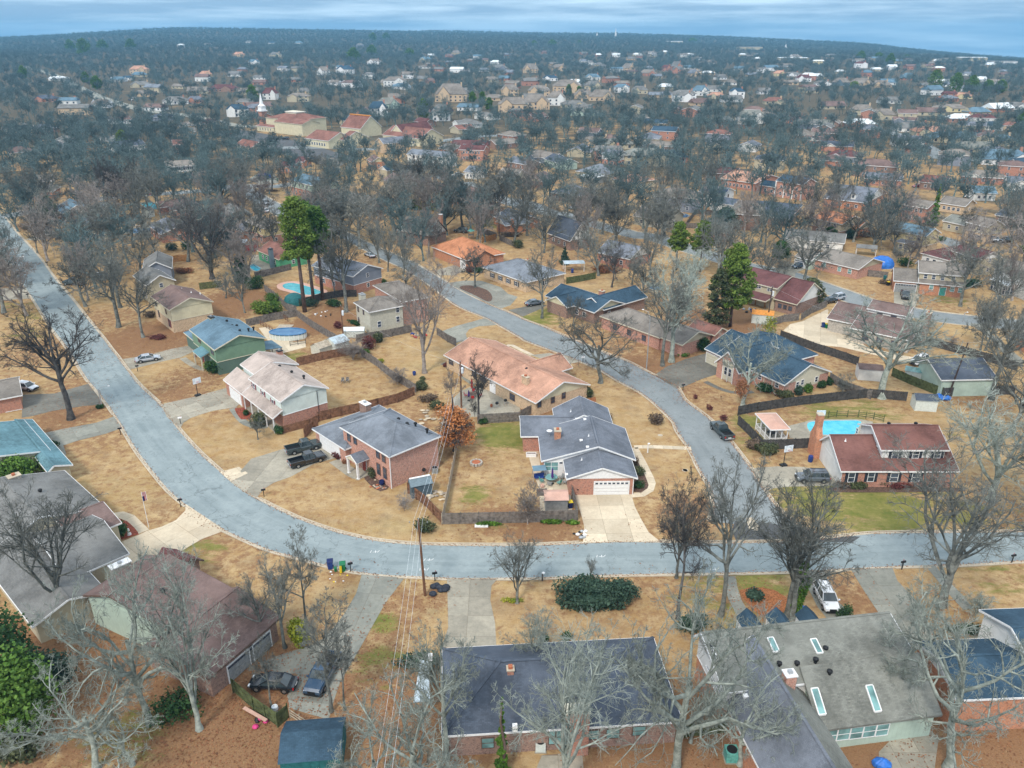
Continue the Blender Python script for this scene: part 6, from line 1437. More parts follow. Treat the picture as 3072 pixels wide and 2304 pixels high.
# naming things by what stands near them
LM=[(a(1600,1000),'the pink brick hip roof house'),(a(750,620),'the tan roofed white house'),(a(430,260),'the sage green house'),(a(150,120),'the cream board house'),(b(1400,1100),'the slate roofed centre house'),(b(700,480),'the salmon roofed ranch'),
 (c(600,380),'the navy roofed house'),(c(1350,980),'the red roofed pool house'),(d(1050,650),'the lower left brown roof'),(TH(500,900),'the left edge grey roof'),(TH(200,250),'the teal roof'),(e(1800,1150),'the charcoal hip roof'),(h(450,1100),'the skylight roof'),
 (N8(550,380),'the lower right corner house'),(TD(300,280),'the grey gables left'),(I1(1200,650),'the white boarded gable'),(I1(1350,830),'the tan stucco house'),(n(1090,940),'the five window white house'),(K1(1500,220),'the pale green gable'),(K1(650,880),'the yellow house by the pines'),
 (K1(900,1350),'the emerald green house'),(K2(700,760),'the blue grey gable'),(K2(1200,1350),'the cream stucco house'),(L1(350,900),'the half timbered house'),(L1(1000,1200),'the orange hip roof'),(l(750,870),'the light grey loop drive ranch'),(L2(500,1400),'the slate blue ranch'),
 (L3(500,700),'the long pink brick ranch'),(M1(400,1100),'the dark maroon roof'),(M1(1500,650),'the blue tarp house'),(M2(800,900),'the teal door house'),(M2(2000,850),'the white sun porch house'),(M2(600,220),'the blue roofed yellow house'),(M2(1550,120),'the raised cream house'),
 (M2(1400,520),'the right maroon gable'),(M1(1300,60),'the orange tan roof'),(N3(480,270),'the solar panel house'),(N3(700,160),'the long red brick house'),(N3(1120,200),'the white columned mansion'),(m(1150,160),'the dormer house'),(N3(900,450),'the near black hip roof'),(N1(750,470),'the large pale garage'),
 (N2(850,180),'the carport house'),(L1(1700,800),'the charcoal brick ranch'),(L1(560,300),'the maroon roofed brick house'),(L1(1150,450),'the dark brick house'),(L2(530,430),'the steep white gable'),(L2(1400,110),'the steep grey roof'),(N6(900,300),'the broad blue grey roof'),(N6(1080,190),'the white patio roof'),
 (N6(620,240),'the brown gabled house'),(N5(450,420),'the tan double garage ranch'),(N5(1040,360),'the long white house'),(N5(260,160),'the church sanctuary'),(N5(640,200),'the orange church ridge'),(N5(950,220),'the long red church wing'),(n(1075,740),'the brown two level house'),(n(830,310),'the orange tan hillside house'),
 (n(350,480),'the far left blue roof'),(n(1250,500),'the slate roof by the wires'),(o(90,310),'the white hillside mansion'),(o(380,400),'the pale wood edge house'),(o(710,460),'the arched window house'),(o(1100,540),'the centre tan house'),(o(1410,420),'the many peaked tan house'),(o(1700,850),'the white over brick house'),
 (o(1890,870),'the green grey roof'),(q(130,320),'the steep brick peaks'),(q(435,480),'the tall white porch house'),(q(1210,400),'the tan peaks under wires'),(q(1210,670),'the white roofed brick house'),(q(1540,700),'the far lane white house'),(q(1770,780),'the far lane blue roof'),(q(2100,900),'the pale blue edge roof'),(m(1650,100),'the red carport house'),
 (m(1530,240),'the two storey brick by ivy'),(i_(100,900),'the far left street light'),(j(450,580),'the left edge brick garage'),(g(1600,560),'the ivy wrapped trunks'),(e(450,1180),'the parked black sedan')]
USED={}
ORD=['','second','third','fourth','fifth','sixth','seventh','eighth','ninth','tenth','eleventh','twelfth','thirteenth','fourteenth','fifteenth','sixteenth','seventeenth','eighteenth','nineteenth','twentieth']
def assign_labels(items):
 bins={}
 for ob,ph,p in items:
  best=min(LM,key=lambda t:hyp(t[0][0]-p[0],(t[0][1]-p[1])*1.6));dx,dy=p[0]-best[0][0],p[1]-best[0][1]
  dr=('just left of' if dx<0 else 'just right of')if abs(dx)>abs(dy)*1.6 else('behind' if dy<0 else 'in front of')
  bins.setdefault((ph,dr,best[1]),[]).append((hyp(dx,dy),ob))
 for(ph,dr,nm),L_ in bins.items():
  L_.sort(key=lambda t:t[0])
  for t,(_,ob)in enumerate(L_):
   tail='' if len(L_)==1 else(', nearest' if t==0 else ', %s nearest'%ORD[min(t,19)])
   ob['label']=' '.join(('%s %s %s%s'%(ph,dr,nm,tail)).replace('two storey house','tall house').split()[:16])
# bare trees
def norm(v):return v/(np.linalg.norm(v,axis=-1,keepdims=True)+1e-9)
def growb(rs,st,dr,ln,r0,r1,nseg,wob,up):
 n_=len(st);P_=np.zeros((n_,nseg+1,3));P_[:,0]=st;d_=dr.copy();D_=np.zeros((n_,nseg+1,3));D_[:,0]=d_
 for t in range(nseg):
  d_=norm(d_+rs.normal(0,wob,(n_,3))+np.array([0,0,up]));P_[:,t+1]=P_[:,t]+d_*(ln/nseg)[:,None];D_[:,t+1]=d_
 w=np.linspace(0,1,nseg+1)[None,:]
 return P_,D_,r0[:,None]*(1-w)+r1[:,None]*w
def ring(P_,Rd,k_):
 n_,m_,_=P_.shape;d_=np.zeros_like(P_);d_[:,:-1]=P_[:,1:]-P_[:,:-1];d_[:,-1]=d_[:,-2];d_=norm(d_)
 ref=np.where(np.abs(d_[...,2:3])>.9,np.array([1.,0,0]),np.array([0,0,1.]));s_=norm(np.cross(d_,ref));u_=np.cross(s_,d_)
 an=np.arange(k_)*2*np.pi/k_
 V=P_[:,:,None,:]+Rd[:,:,None,None]*(s_[:,:,None,:]*np.cos(an)[None,None,:,None]+u_[:,:,None,:]*np.sin(an)[None,None,:,None])
 V=V.reshape(-1,3);idx=np.arange(n_*m_*k_).reshape(n_,m_,k_);A_=idx[:,:-1,:];B_=idx[:,1:,:]
 Fq=np.stack([A_,np.roll(A_,-1,2),np.roll(B_,-1,2),B_],-1).reshape(-1,4)
 return V,Fq
def cat(parts):
 V,F_=[],[];k0=0
 for v,f in parts:V.append(v);F_.append(f+k0);k0+=len(v)
 return np.concatenate(V),np.concatenate(F_)
def spawn(rs,P_,D_,Rd,per,t0,t1,ang,angj,lenp,ratio,rr,hfade=.5):
 n_,m_,_=P_.shape;tt=rs.uniform(t0,t1,(n_,per));tt.sort(1);f=tt*(m_-1);i0=np.minimum(f.astype(int),m_-2);w=(f-i0)[...,None];ix=np.arange(n_)[:,None]
 st=P_[ix,i0]*(1-w)+P_[ix,i0+1]*w;dr=norm(D_[ix,i0]*(1-w)+D_[ix,i0+1]*w);rp=Rd[ix,i0]*(1-w[...,0])+Rd[ix,i0+1]*w[...,0]
 phi=rs.uniform(0,2*np.pi,(n_,1))+np.arange(per)[None,:]*2.4+rs.normal(0,.4,(n_,per));th=ang+rs.normal(0,angj,(n_,per))
 ref=np.where(np.abs(dr[...,2:3])>.9,np.array([1.,0,0]),np.array([0,0,1.]));s_=norm(np.cross(dr,ref));u_=np.cross(s_,dr)
 nd=dr*np.cos(th)[...,None]+(s_*np.cos(phi)[...,None]+u_*np.sin(phi)[...,None])*np.sin(th)[...,None]
 L_=lenp[:,None]*ratio*(1-hfade*tt)*rs.uniform(.75,1.25,(n_,per)); 
 return st.reshape(-1,3),norm(nd.reshape(-1,3)),L_.ravel(),(np.minimum(rp*.9,rp*rr)).ravel()
def bare_tree(seed,form,depth,H0=15.,tw=1.0,lean=0.):
 rs=np.random.RandomState(seed)
 fr={'oak':(.50,.30),'vase':(.30,.27),'tall':(.86,.22),'multi':(.12,.15),'gnarl':(.40,.30)}[form]
 tl=H0*fr[0];st=np.zeros((1,3));dr=norm(np.array([[lean,0.,1.]]))
 P0,D0,R0=growb(rs,st,dr,np.array([tl]),np.array([fr[1]]),np.array([fr[1]*(.6 if form!='tall' else .2)]),7,.07 if form!='gnarl' else .16,.05)
 R0[:,0]*=1.5
 trunk=[ring(P0,R0,9)];crown=[]
 cfg={'oak':(9,.38,1.0,.86,.95),'vase':(7,.4,1.0,.50,2.0),'tall':(15,.35,.98,.95,.40),'multi':(8,.1,1.0,.40,1.9),'gnarl':(8,.35,1.0,1.0,1.25)}[form]
 n1,t0,t1,an,ratio=cfg;wb={'gnarl':.26,'oak':.16}.get(form,.11)
 s1=spawn(rs,P0,D0,R0,n1,t0,t1,an,.22,np.array([H0*fr[0]/.9])if form!='multi' else np.array([H0*.38]),ratio,.70,.3 if form!='tall' else .55)
 st,dr,ln,r0=s1
 P1,D1,R1=growb(rs,st,dr,ln,r0,r0*.25,6,wb,.11);crown.append(ring(P1,R1,5 if depth>3 else 4))
 k2=9 if depth>3 else 7
 st,dr,ln,r0=spawn(rs,P1,D1,R1,k2,.18,1.0,.75,.25,ln,.52,.72)
 P2,D2,R2=growb(rs,st,dr,ln,r0,r0*.25,4,wb*1.3,.08);crown.append(ring(P2,R2,4 if depth>3 else 3))
 if depth>=3:
  k3={3:8,4:7,5:6}[depth];st,dr,ln,r0=spawn(rs,P2,D2,R2,k3,.15,1.0,.72,.3,ln,.50,.55);r0=np.maximum(r0,{3:.05,4:.026,5:.018}[depth]*tw)
  P3,D3,R3=growb(rs,st,dr,ln,r0,np.maximum(r0*.35,{3:.03,4:.018,5:.014}[depth]*tw),{3:1,4:3,5:3}[depth],wb*1.6,.05);crown.append(ring(P3,R3,3))
 if depth>=4:
  k4={4:6,5:5}[depth];st,dr,ln,r0=spawn(rs,P3,D3,R3,k4,.1,1.0,.7,.3,ln,.58,.6);r0=np.maximum(np.minimum(r0,.03),{4:.022,5:.013}[depth]*tw)
  P4,D4,R4=growb(rs,st,dr,ln,r0,r0*.6,{4:1,5:2}[depth],wb*1.8,.03);crown.append(ring(P4,R4,3))
 if depth>=5:
  st,dr,ln,r0=spawn(rs,P4,D4,R4,3,.1,1.0,.65,.3,ln,.70,.7);r0=np.maximum(np.minimum(r0,.012),.0075*tw)
  P5,D5,R5=growb(rs,st,dr,ln,r0,r0*.7,1,wb*2,.02);crown.append(ring(P5,R5,3))
 tv,tf=cat(trunk);cv,cf=cat(crown)
 allz=np.concatenate([tv,cv]);top=np.percentile(allz[:,2],99.6);wd=np.percentile(np.hypot(cv[:,0],cv[:,1]),97)*2
 return tv,tf,cv,cf,top,wd
TREEP={}
def tree_proto(seed,form,depth,bark,tw=1.0,lean=0.):
 key=(seed,form,depth,bark)
 if key not in TREEP:
  tv,tf,cv,cf,top,wd=bare_tree(seed,form,depth,tw=tw,lean=lean)
  TREEP[key]=(raw_mesh('trunk',tv,tf,[bark],smooth=True),raw_mesh('branches',cv,cf,[bark]),top,wd)
 return TREEP[key]
def rebark(key,bark):
 k2=key[:3]+(bark,)
 if k2 not in TREEP:
  t_,c_,top,wd=TREEP[key];t2,c2=t_.copy(),c_.copy();t2.materials[0]=M(bark);c2.materials[0]=M(bark);TREEP[k2]=(t2,c2,top,wd)
 return TREEP[k2]
TREES=[];OCC=[]
def height_to(base,topv,z0=0.):
 x,y,z=at(base);lo,hi=.2,45.
 for _ in range(30):
  md=(lo+hi)/2
  if proj(x,y,z+md)[1]>topv:lo=md
  else:hi=md
 return lo
def scale_px(p):
 x,y,z=at(p);return(y*cp-(z-HC)*sp)/FPX     
def put_tree(P_,x,y,z,hh,wd,rz,name='bare_tree',label=None,group='bare trees among the houses'):
 tm,cm,top,w0=P_
 r=tag(empty(name,(x,y,z-.05),rz),label,'tree',group);sx=wd/w0;r.scale=(sx,sx,hh/top)
 link('trunk',tm,r);link('branches',cm,r);OCC.append((x,y,wd*.5));return r
BASEK={}
for sd,fm,dp in((3,'oak',5),(8,'vase',5),(34,'multi',4),(12,'tall',5),(21,'gnarl',5),(31,'oak',4),(32,'vase',4),(33,'tall',4),(35,'oak',4),(36,'vase',4),(51,'oak',3),(52,'vase',3),(53,'tall',3),(54,'oak',3)):
 BASEK.setdefault((fm,dp),[]).append((sd,fm,dp,'bark'));tree_proto(sd,fm,dp,'bark',{3:1.5,4:1.1,5:1.0}[dp])
def getp(fm,dp,bark,w=0):
 L_=BASEK.get((fm,dp))or BASEK.get((fm,4))or BASEK[('oak',dp)];return rebark(L_[w%len(L_)],bark)
NT=[
 (d(395,720),H_:=TH(560,520),330,'vase',5,'bark','big dark tree with many upright stems against the grey roof, left'),
 (d(930,1390),d(850,330),330,'gnarl',5,'b_pale','pale barked tree spreading over the lower left brown roof'),
 (d(1235,1420),d(1180,370),250,'vase',5,'b_pale','upright pale tree right of the spreading one, lower left'),
 (d(600,1660),d(440,1140),380,'gnarl',5,'b_pale','low crooked pale tree in the bottom left corner'),
 (d(820,1640),d(1050,1320),250,'gnarl',5,'b_pale','small pale tree between the bottom left corner and the fence'),
 (e(455,812),e(440,170),140,'tall',5,'bark','slender tree behind the round yellow green shrub'),
 (e(320,915),e(230,330),190,'oak',5,'bark','grey tree at the garage corner of the brown roofed house'),
 (e(190,900),e(130,430),160,'oak',5,'bark','grey tree touching the brown roof gable, left of the shrub'),
 (e(606,1310),e(760,560),190,'tall',5,'bark','leaning tree beside the blue pickup'),
 (e(690,1300),e(640,760),120,'tall',5,'bark','thin second tree beside the blue pickup'),
 (e(238,1288),e(212,850),110,'tall',5,'bark','young tree standing in front of the black sedan'),
 (e(1757,636),e(1735,165),165,'vase',5,'bark','small vase shaped tree between driveway and big evergreen shrub'),
 (g(1085,1700),g(860,500),470,'gnarl',5,'b_pale','huge pale lichen barked tree in front of the charcoal roof'),
 (e(1080,1960),e(1120,1240),420,'gnarl',5,'b_pale','broad pale tree cut by the bottom edge, centre'),
 (e(1320,1600),e(1260,740),230,'oak',5,'b_pale','pale tree at the left corner of the charcoal roof'),
 (g(390,1900),g(430,650),320,'vase',5,'b_pale','pale tree whose branches cross the middle of the charcoal roof'),
 (e(880,1900),e(780,1300),300,'gnarl',5,'b_pale','pale tree by the wooden rail fence, bottom'),
 (g(1100,738),c(120,1090),190,'tall',5,'b_dark','straight dark trunked tree on the lower lawn left of the path'),
 (g(1366,715),c(330,890),270,'oak',5,'bark','tall lichen grey tree beside the path at the street corner'),
 (h(330,730),c(720,1090),300,'oak',5,'bark','ivy wrapped tree next to the three small dormers'),
 (h(360,735),c(980,1130),300,'vase',5,'bark','second leaning stem tree beside the ivy wrapped one'),
 (h(1285,650),c(1800,860),430,'vase',5,'bark','large spreading tree on the strip right of the long driveway'),
 (h(1325,1660),h(1430,660),440,'gnarl',5,'b_pale','massive crooked pale tree in front of the lower right corner house'),
 (c(2010,615),c(2130,-40),250,'oak',5,'bark','leaning tree right of the large pale garage'),
 (c(2120,840),c(2140,330),300,'gnarl',5,'bark','tree at the right edge behind the red roofed house'),
 (c(2000,1240),c(1960,560),330,'vase',5,'b_pale','pale tree covering the right end of the red roofed house'),
 (c(2250,1420),c(2200,700),400,'oak',5,'bark','big tree cut by the right edge above the street'),
 (c(1330,606),m(1400,780),330,'oak',5,'b_pale','tall grey tree by the white shed, rising over the brown roofs'),
 (c(470,655),c(600,170),200,'gnarl',5,'b_pale','pale tree with brown leaves clinging low, before the navy roof'),
 (j(590,712),i_(470,1090),320,'oak',5,'b_dark','large dark oak on the strip between two left driveways'),
 (i_(985,1332),i_(830,560),220,'oak',5,'bark','nearer of the two big trees left of the cream house'),
 (i_(1188,1416),i_(1150,790),150,'oak',5,'bark','smaller leaning tree closest to the cream house'),
 (i_(1000,1168),i_(1010,620),190,'oak',5,'bark','farther big tree left of the cream house'),
 (i_(1760,930),i_(1740,200),220,'vase',5,'b_dark','dense fan shaped tree behind the yellow fence panel'),
 (k(372,1212),k(320,770),110,'vase',4,'bark','pale slender tree in the leafy yard behind the cream house'),
 (k(215,1090),k(190,880),80,'oak',4,'bark','low pale tree in the leafy yard behind the cream house'),
 (k(110,930),k(60,620),90,'multi',4,'bark','thin stems at the foot of the fan shaped tree'),
 (k(1210,1205),k(1170,400),200,'oak',5,'bark','tall thick trunked tree between the pool yard and cream stucco house'),
 (b(175,518),k(1880,690),210,'vase',5,'b_tan','tan forked tree with ringed bed, left of the salmon roof'),
 (b(562,835),b(620,380),130,'oak',5,'b_dark','dark tree on the round patio fence line'),
 (b(375,780),b(330,480),65,'tall',5,'b_tan','thin young tree left of the patio power pole'),
 (b(1425,590),b(1390,80),260,'gnarl',5,'bark','spreading tree on the lawn inside the street bend'),
 (L3(640,1245),L3(640,-350),190,'oak',5,'bark','left one of the two tall trunks by the dark driveway'),
 (L3(775,1185),L3(960,-400),230,'oak',5,'b_pale','right one of the two tall trunks by the dark driveway'),
 (l(900,1257),l(880,610),130,'oak',5,'bark','tree standing in the mossy green lawn'),
 (l(347,1002),l(330,640),110,'oak',4,'bark','small tree in the loop driveway island'),
 (l(1160,1320),l(1140,1050),70,'oak',4,'bark','small tree at the gabled porch of the slate blue ranch'),
 (l(425,466),l(440,10),140,'oak',4,'bark',None),(l(905,640),l(870,190),170,'vase',4,'bark',None),(l(1400,560),l(1430,130),150,'oak',4,'bark',None),(l(1850,605),l(1820,280),120,'oak',4,'bark',None),(l(1915,580),l(1960,90),150,'oak',4,'bark',None),
 (l(1200,780),l(1240,480),70,'vase',4,'bark',None),(l(1480,1000),l(1510,610),100,'oak',4,'b_dark',None),(l(1650,980),l(1640,700),90,'oak',4,'bark',None),(l(1750,1140),l(1760,760),130,'oak',4,'bark',None),(l(2120,1180),l(2100,640),160,'oak',4,'b_pale',None),(l(600,335),l(610,20),60,'tall',4,'bark',None),
 (k(1560,870),k(1590,430),120,'vase',4,'bark',None),(k(1700,1000),k(1840,760),140,'vase',4,'bark',None),(k(1120,1060),k(1100,520),110,'vase',4,'bark',None),(k(1370,420),k(1350,60),100,'oak',4,'bark',None),(k(1960,660),k(2000,440),60,'oak',4,'bark',None),
 (M2(1250,1352),M2(1480,300),160,'oak',4,'bark',None),(M1(868,962),M1(980,100),170,'oak',4,'bark',None),(M1(478,865),M1(430,640),60,'multi',4,'bark',None),(M1(565,885),M1(600,600),70,'multi',4,'bark',None),(M1(1905,525),M1(2050,-200),160,'vase',4,'bark',None),(M1(1610,380),M1(1640,-250),140,'oak',4,'bark',None),
 (M1(790,340),M1(800,-100),110,'oak',4,'bark',None),(M2(310,700),M2(340,400),80,'multi',4,'bark',None),(M2(690,500),M2(800,240),90,'vase',4,'b_tan',None),(M2(1280,310),M2(1320,-150),60,'tall',4,'bark',None),(M2(1620,720),M2(1600,620),60,'multi',4,'bark',None),
 (N1(890,288),m(1930,760),110,'oak',4,'bark',None),(N1(932,293),m(2010,770),110,'oak',4,'bark',None),(N1(640,255),N1(680,160),45,'multi',4,'b_tan',None),(N1(430,130),N1(440,10),45,'multi',4,'b_tan',None),(N1(1120,400),N1(1180,-120),150,'oak',4,'bark',None),
 (K1(882,355),K1(870,-160),110,'oak',4,'bark',None),(K1(385,515),K1(370,-250),150,'oak',4,'bark',None),(K1(205,400),K1(180,-120),90,'tall',4,'bark',None),(K1(1740,180),K1(1740,-160),60,'tall',4,'bark',None),(K1(1540,110),K1(1530,-200),60,'tall',4,'bark',None),(K1(1530,330),K1(1480,90),70,'multi',4,'b_dark',None),
 (I1(20,480),I1(30,-100),110,'oak',4,'bark',None),(I1(470,700),I1(430,100),120,'oak',4,'bark',None),(I1(880,1090),I1(560,600),200,'gnarl',4,'b_dark',None),(i_(-130,830),i_(-40,440),200,'oak',4,'b_dark',None),(I1(1480,640),I1(1290,100),130,'oak',4,'bark',None),(I1(2110,780),I1(2100,0),130,'oak',4,'bark',None),
 (g(560,512),g(565,345),55,'oak',5,'bark','small bare tree rising behind the big evergreen shrub'),(b(908,1592),b(870,1290),110,'multi',5,'b_tan','many stemmed bare shrub tree at the grey fence panel'),(a(1690,1500),a(1690,1370),60,'multi',5,'b_tan','small bare brush by the brown fence below the grey shed'),(a(1325,425),a(1330,270),110,'multi',5,'b_tan','wide bare brush tree at the fence corner behind the tan roof'),
 (a(1640,600),a(1640,470),80,'multi',5,'b_tan','bare shrub against the diagonal fence'),(N2(820,870),N2(820,690),60,'multi',4,'bark','bare shrub by the fence right of the navy roof'),(a(650,992),a(650,820),70,'oak',5,'bark','small tree at the porch of the tan roofed house'),(b(530,830),b(505,700),30,'multi',4,'b_dark','twiggy bush on the round patio edge'),
 (h(1160,800),h(1120,560),130,'gnarl',5,'b_pale','small pale tree at the end of the long driveway'),(g(200,1100),g(150,640),150,'vase',5,'b_pale','pale thin crown over the left part of the charcoal roof'),(h(940,1240),h(920,800),200,'gnarl',5,'b_pale','pale tree between the skylight roof and the corner house'),(h(1500,720),h(1560,560),90,'multi',5,'b_pale','bare shrub at the corner house front wall'),
 (c(60,1720),c(60,1100),150,'vase',5,'bark','thin grey tree left of the straight dark trunk'),(h(40,1640),h(60,1080),260,'gnarl',5,'b_pale','pale branching tree over the blue grey roof wing'),(g(1180,1500),g(1250,1080),170,'gnarl',5,'b_pale','pale tree between the charcoal roof and the brick side wall'),
]
unl=[]
for t,(bp,tp,wpx,fm,dp,bk,lb)in enumerate(NT):
 x,y,z=at(bp);hh=max(2.5,min(24,height_to(bp,tp[1])*1.0));wd=wpx*scale_px(bp)*(1.25 if bk=='b_pale' else 1.08)
 nm='bare_shrub' if lb and('shrub' in lb or 'brush' in lb or 'bush' in lb)and hh<7 and 'behind the big' not in lb and fm=='multi' else 'bare_tree'
 r=put_tree(getp(fm,dp,bk,t),x,y,z,hh,wd,(t*1.7)%6.28,nm,lb)
 if nm=='bare_shrub':r['category']='shrub'
 if not lb:unl.append((r,'bare grey tree' if 'dark' not in bk else 'dark bare tree',bp))
# tall thin trunks left of the teal pool
for t,p in enumerate([I1(1620,590),I1(1740,720),I1(1890,790),I1(1990,695),I1(1645,580),I1(1810,820),I1(1785,570),I1(2060,560)]):
 x,y,z=at(p);r=put_tree(getp('tall',4,'b_dark',0),x,y,z,17+t%3,6.5,t*1.3,'bare_tree');unl.append((r,'tall thin dark trunked tree',p))
for t,p in enumerate([L1(5,450),L1(130,510),L1(225,540),L1(270,500),L1(355,520),L1(545,520),L1(660,540),L1(1600,600),L1(795,150)]):
 x,y,z=at(p);r=put_tree(getp('tall',4,'bark',0),x,y,z,16+t%3*1.5,7,t*1.3,'bare_tree');unl.append((r,'tall thin bare tree',p))
FX=[]
def nearchurch(x,y):
 u_,v_=proj(x,y,0)
 return 780<u_<1390 and 385<v_<452
def footprint_hit(x,y,mgn=2.0):
 for s,_ in HOUSES:
  lx,ly=s.l2(x,y)
  for bb in s.B:
   if bb['x'][0]-mgn<lx<bb['x'][1]+mgn and bb['y'][0]-mgn<ly<bb['y'][1]+mgn:return True
 return False
RB_=[(min(p[0]for p in Q_),max(p[0]for p in Q_),min(p[1]for p in Q_),max(p[1]for p in Q_),Q_)for Q_ in ROADPOLY+DRIVES]
def onroad(x,y):
 for x0,x1,y0,y1,Q_ in RB_:
  if x0-1<x<x1+1 and y0-1<y<y1+1 and inpoly((x,y),Q_):return True
 return False
XH=[]
RW={'rf_grey':'grey','rf_greybrown':'grey brown','rf_brown':'brown','rf_slate':'slate','rf_charcoal':'charcoal','rf_maroon':'maroon','rf_navy':'navy','rf_rust':'rust'}
WW={'bk_red':'red brick','bk_brown':'dark brick','bk_tan':'tan brick','sd_tan':'tan','sd_white':'white','sd_grey':'grey walled'}
for t in range(2600):
 r=U_(240,690);az=U_(-.60,.60);x,y=r*sin(az),r*cos(az)
 if len(XH)>=92 or footprint_hit(x,y,11)or any(onroad(x+dx,y+dy)for dx in(-8,0,8)for dy in(-7,0,7))or any((x-q_[0])**2+(y-q_[1])**2<90 for q_ in OCC):continue
 if x<-150 and y<420:continue
 yaw=rad_(-50 if x<30 else-22)+R.choice((0,0,0,math.pi/2))+U_(-.12,.12);w=U_(13,19);two=R.random()<.25;ze=5.1 if two else 2.7
 rf_,wl=R.choice(list(RW)+['rf_grey','rf_greybrown','rf_greybrown','rf_brown','rf_slate']),R.choice(list(WW)+['bk_red','bk_brown']);hip=R.random()<.35
 Hx=mh('hip_roof_house' if hip else 'gabled_house',proj(x,y,ze),proj(x+w*cos(yaw),y+w*sin(yaw),ze),None,'x',ze,U_(1.8,2.6),roof=rf_,lo=wl,kind='hip' if hip else 'gable',depth=U_(9,12),f=3 if r<420 else 2,r=1)
 if w>16 and not two:Hx.block(None,ze,1.7,'y',rf_,wl,rect=[1.5,8,-3,5],gab='sd_white' if R.random()<.5 else wl)
 if r<400:
  cc_=[(-3,9),(-3,24),(w+3,24),(w+3,9)];FX.append([proj(x+q_[0]*cos(yaw)-q_[1]*sin(yaw),y+q_[0]*sin(yaw)+q_[1]*cos(yaw),0)for q_ in cc_])
 XH.append((Hx.root,'%s roofed %s %s'%(RW[rf_],WW[wl],'two storey house' if two else 'ranch house'),proj(x,y,0)))
assign_labels(XH)
cands=[]
step=8.8
for ix in range(-70,71):
 for iy in range(20,75):
  x=ix*step+U_(-4.6,4.6);y=iy*step+U_(-4.6,4.6);r=hyp(x,y)
  if r<205 or r>640 or abs(x)>y*.70+8:continue
  dens=.5+.5*sin(x/41+2)*sin(y/33)
  keep=.17+.5*dens if r<330 else .42+.5*dens
  if x<-80 and r>240:keep+=.25
  if R.random()>keep:continue
  if any((x-q_[0])**2+(y-q_[1])**2<30 for q_ in OCC)or nearchurch(x,y)or footprint_hit(x,y,2.2)or onroad(x,y):continue
  cands.append((r,x,y))
cands.sort()
NB=sum(1 for ob in sc.objects if ob.name.startswith('bare_tree'))
lim=296-NB
STUFFT=[(x,y)for r,x,y in cands[lim:]]
for t,(r,x,y)in enumerate(cands[:lim]):
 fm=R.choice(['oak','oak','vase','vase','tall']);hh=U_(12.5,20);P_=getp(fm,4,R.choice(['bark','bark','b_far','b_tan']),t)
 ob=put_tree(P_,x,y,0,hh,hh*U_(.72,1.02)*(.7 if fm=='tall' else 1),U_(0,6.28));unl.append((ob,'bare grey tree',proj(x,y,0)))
assign_labels(unl)
# woods beyond, one mass
def scatter_wood(name,pts,protos,label,smin,smax):
 V=np.array(pts,np.float32);me=bpy.data.meshes.new(name);me.vertices.add(len(V));me.vertices.foreach_set('co',V.ravel())
 rs=np.random.RandomState(5);a1=me.attributes.new('rot','FLOAT_VECTOR','POINT');ro=np.zeros((len(V),3),np.float32);ro[:,2]=rs.uniform(0,6.28,len(V));a1.data.foreach_set('vector',ro.ravel())
 dist=np.hypot(V[:,0],V[:,1]);big=1+np.clip((dist-1200)/2600,0,1)*.55
 a2=me.attributes.new('scl','FLOAT_VECTOR','POINT');s_=rs.uniform(smin,smax,len(V));s3=np.stack([s_*big*rs.uniform(.85,1.2,len(V)),s_*big*rs.uniform(.85,1.2,len(V)),s_*rs.uniform(.85,1.15,len(V))],1).astype(np.float32);a2.data.foreach_set('vector',s3.ravel())
 a3=me.attributes.new('pick','INT','POINT');pk=rs.randint(0,len(protos),len(V)).astype(np.int32);a3.data.foreach_set('value',pk)
 ob=link(name,me);ob['kind']='stuff';ob['label']=label
 ng=bpy.data.node_groups.new(name,'GeometryNodeTree');ng.interface.new_socket('Geometry',in_out='INPUT',socket_type='NodeSocketGeometry');ng.interface.new_socket('Geometry',in_out='OUTPUT',socket_type='NodeSocketGeometry')
 N,L=ng.nodes,ng.links;gi=N.new('NodeGroupInput');go=N.new('NodeGroupOutput');jn=N.new('GeometryNodeJoinGeometry')
 na=lambda nm,ty:(lambda q_:(setattr(q_,'data_type',ty),q_.inputs['Name'].__setattr__('default_value',nm),q_)[2])(N.new('GeometryNodeInputNamedAttribute'))
 nr,ns,npk=na('rot','FLOAT_VECTOR'),na('scl','FLOAT_VECTOR'),na('pick','INT')
 for t,po in enumerate(protos):
  oi=N.new('GeometryNodeObjectInfo');oi.inputs['Object'].default_value=po;oi.inputs['As Instance'].default_value=True
  ip=N.new('GeometryNodeInstanceOnPoints');cm=N.new('FunctionNodeCompare');cm.data_type='INT';cm.operation='EQUAL'
  L.new(npk.outputs['Attribute'],cm.inputs[2]);cm.inputs[3].default_value=t
  L.new(gi.outputs[0],ip.inputs['Points']);L.new(cm.outputs[0],ip.inputs['Selection']);L.new(oi.outputs['Geometry'],ip.inputs['Instance'])
  er=N.new('FunctionNodeEulerToRotation');L.new(nr.outputs['Attribute'],er.inputs[0]);L.new(er.outputs[0],ip.inputs['Rotation']);L.new(ns.outputs['Attribute'],ip.inputs['Scale']);L.new(ip.outputs[0],jn.inputs[0])
 L.new(jn.outputs[0],go.inputs[0]);md=ob.modifiers.new('scatter','NODES');md.node_group=ng
 return ob
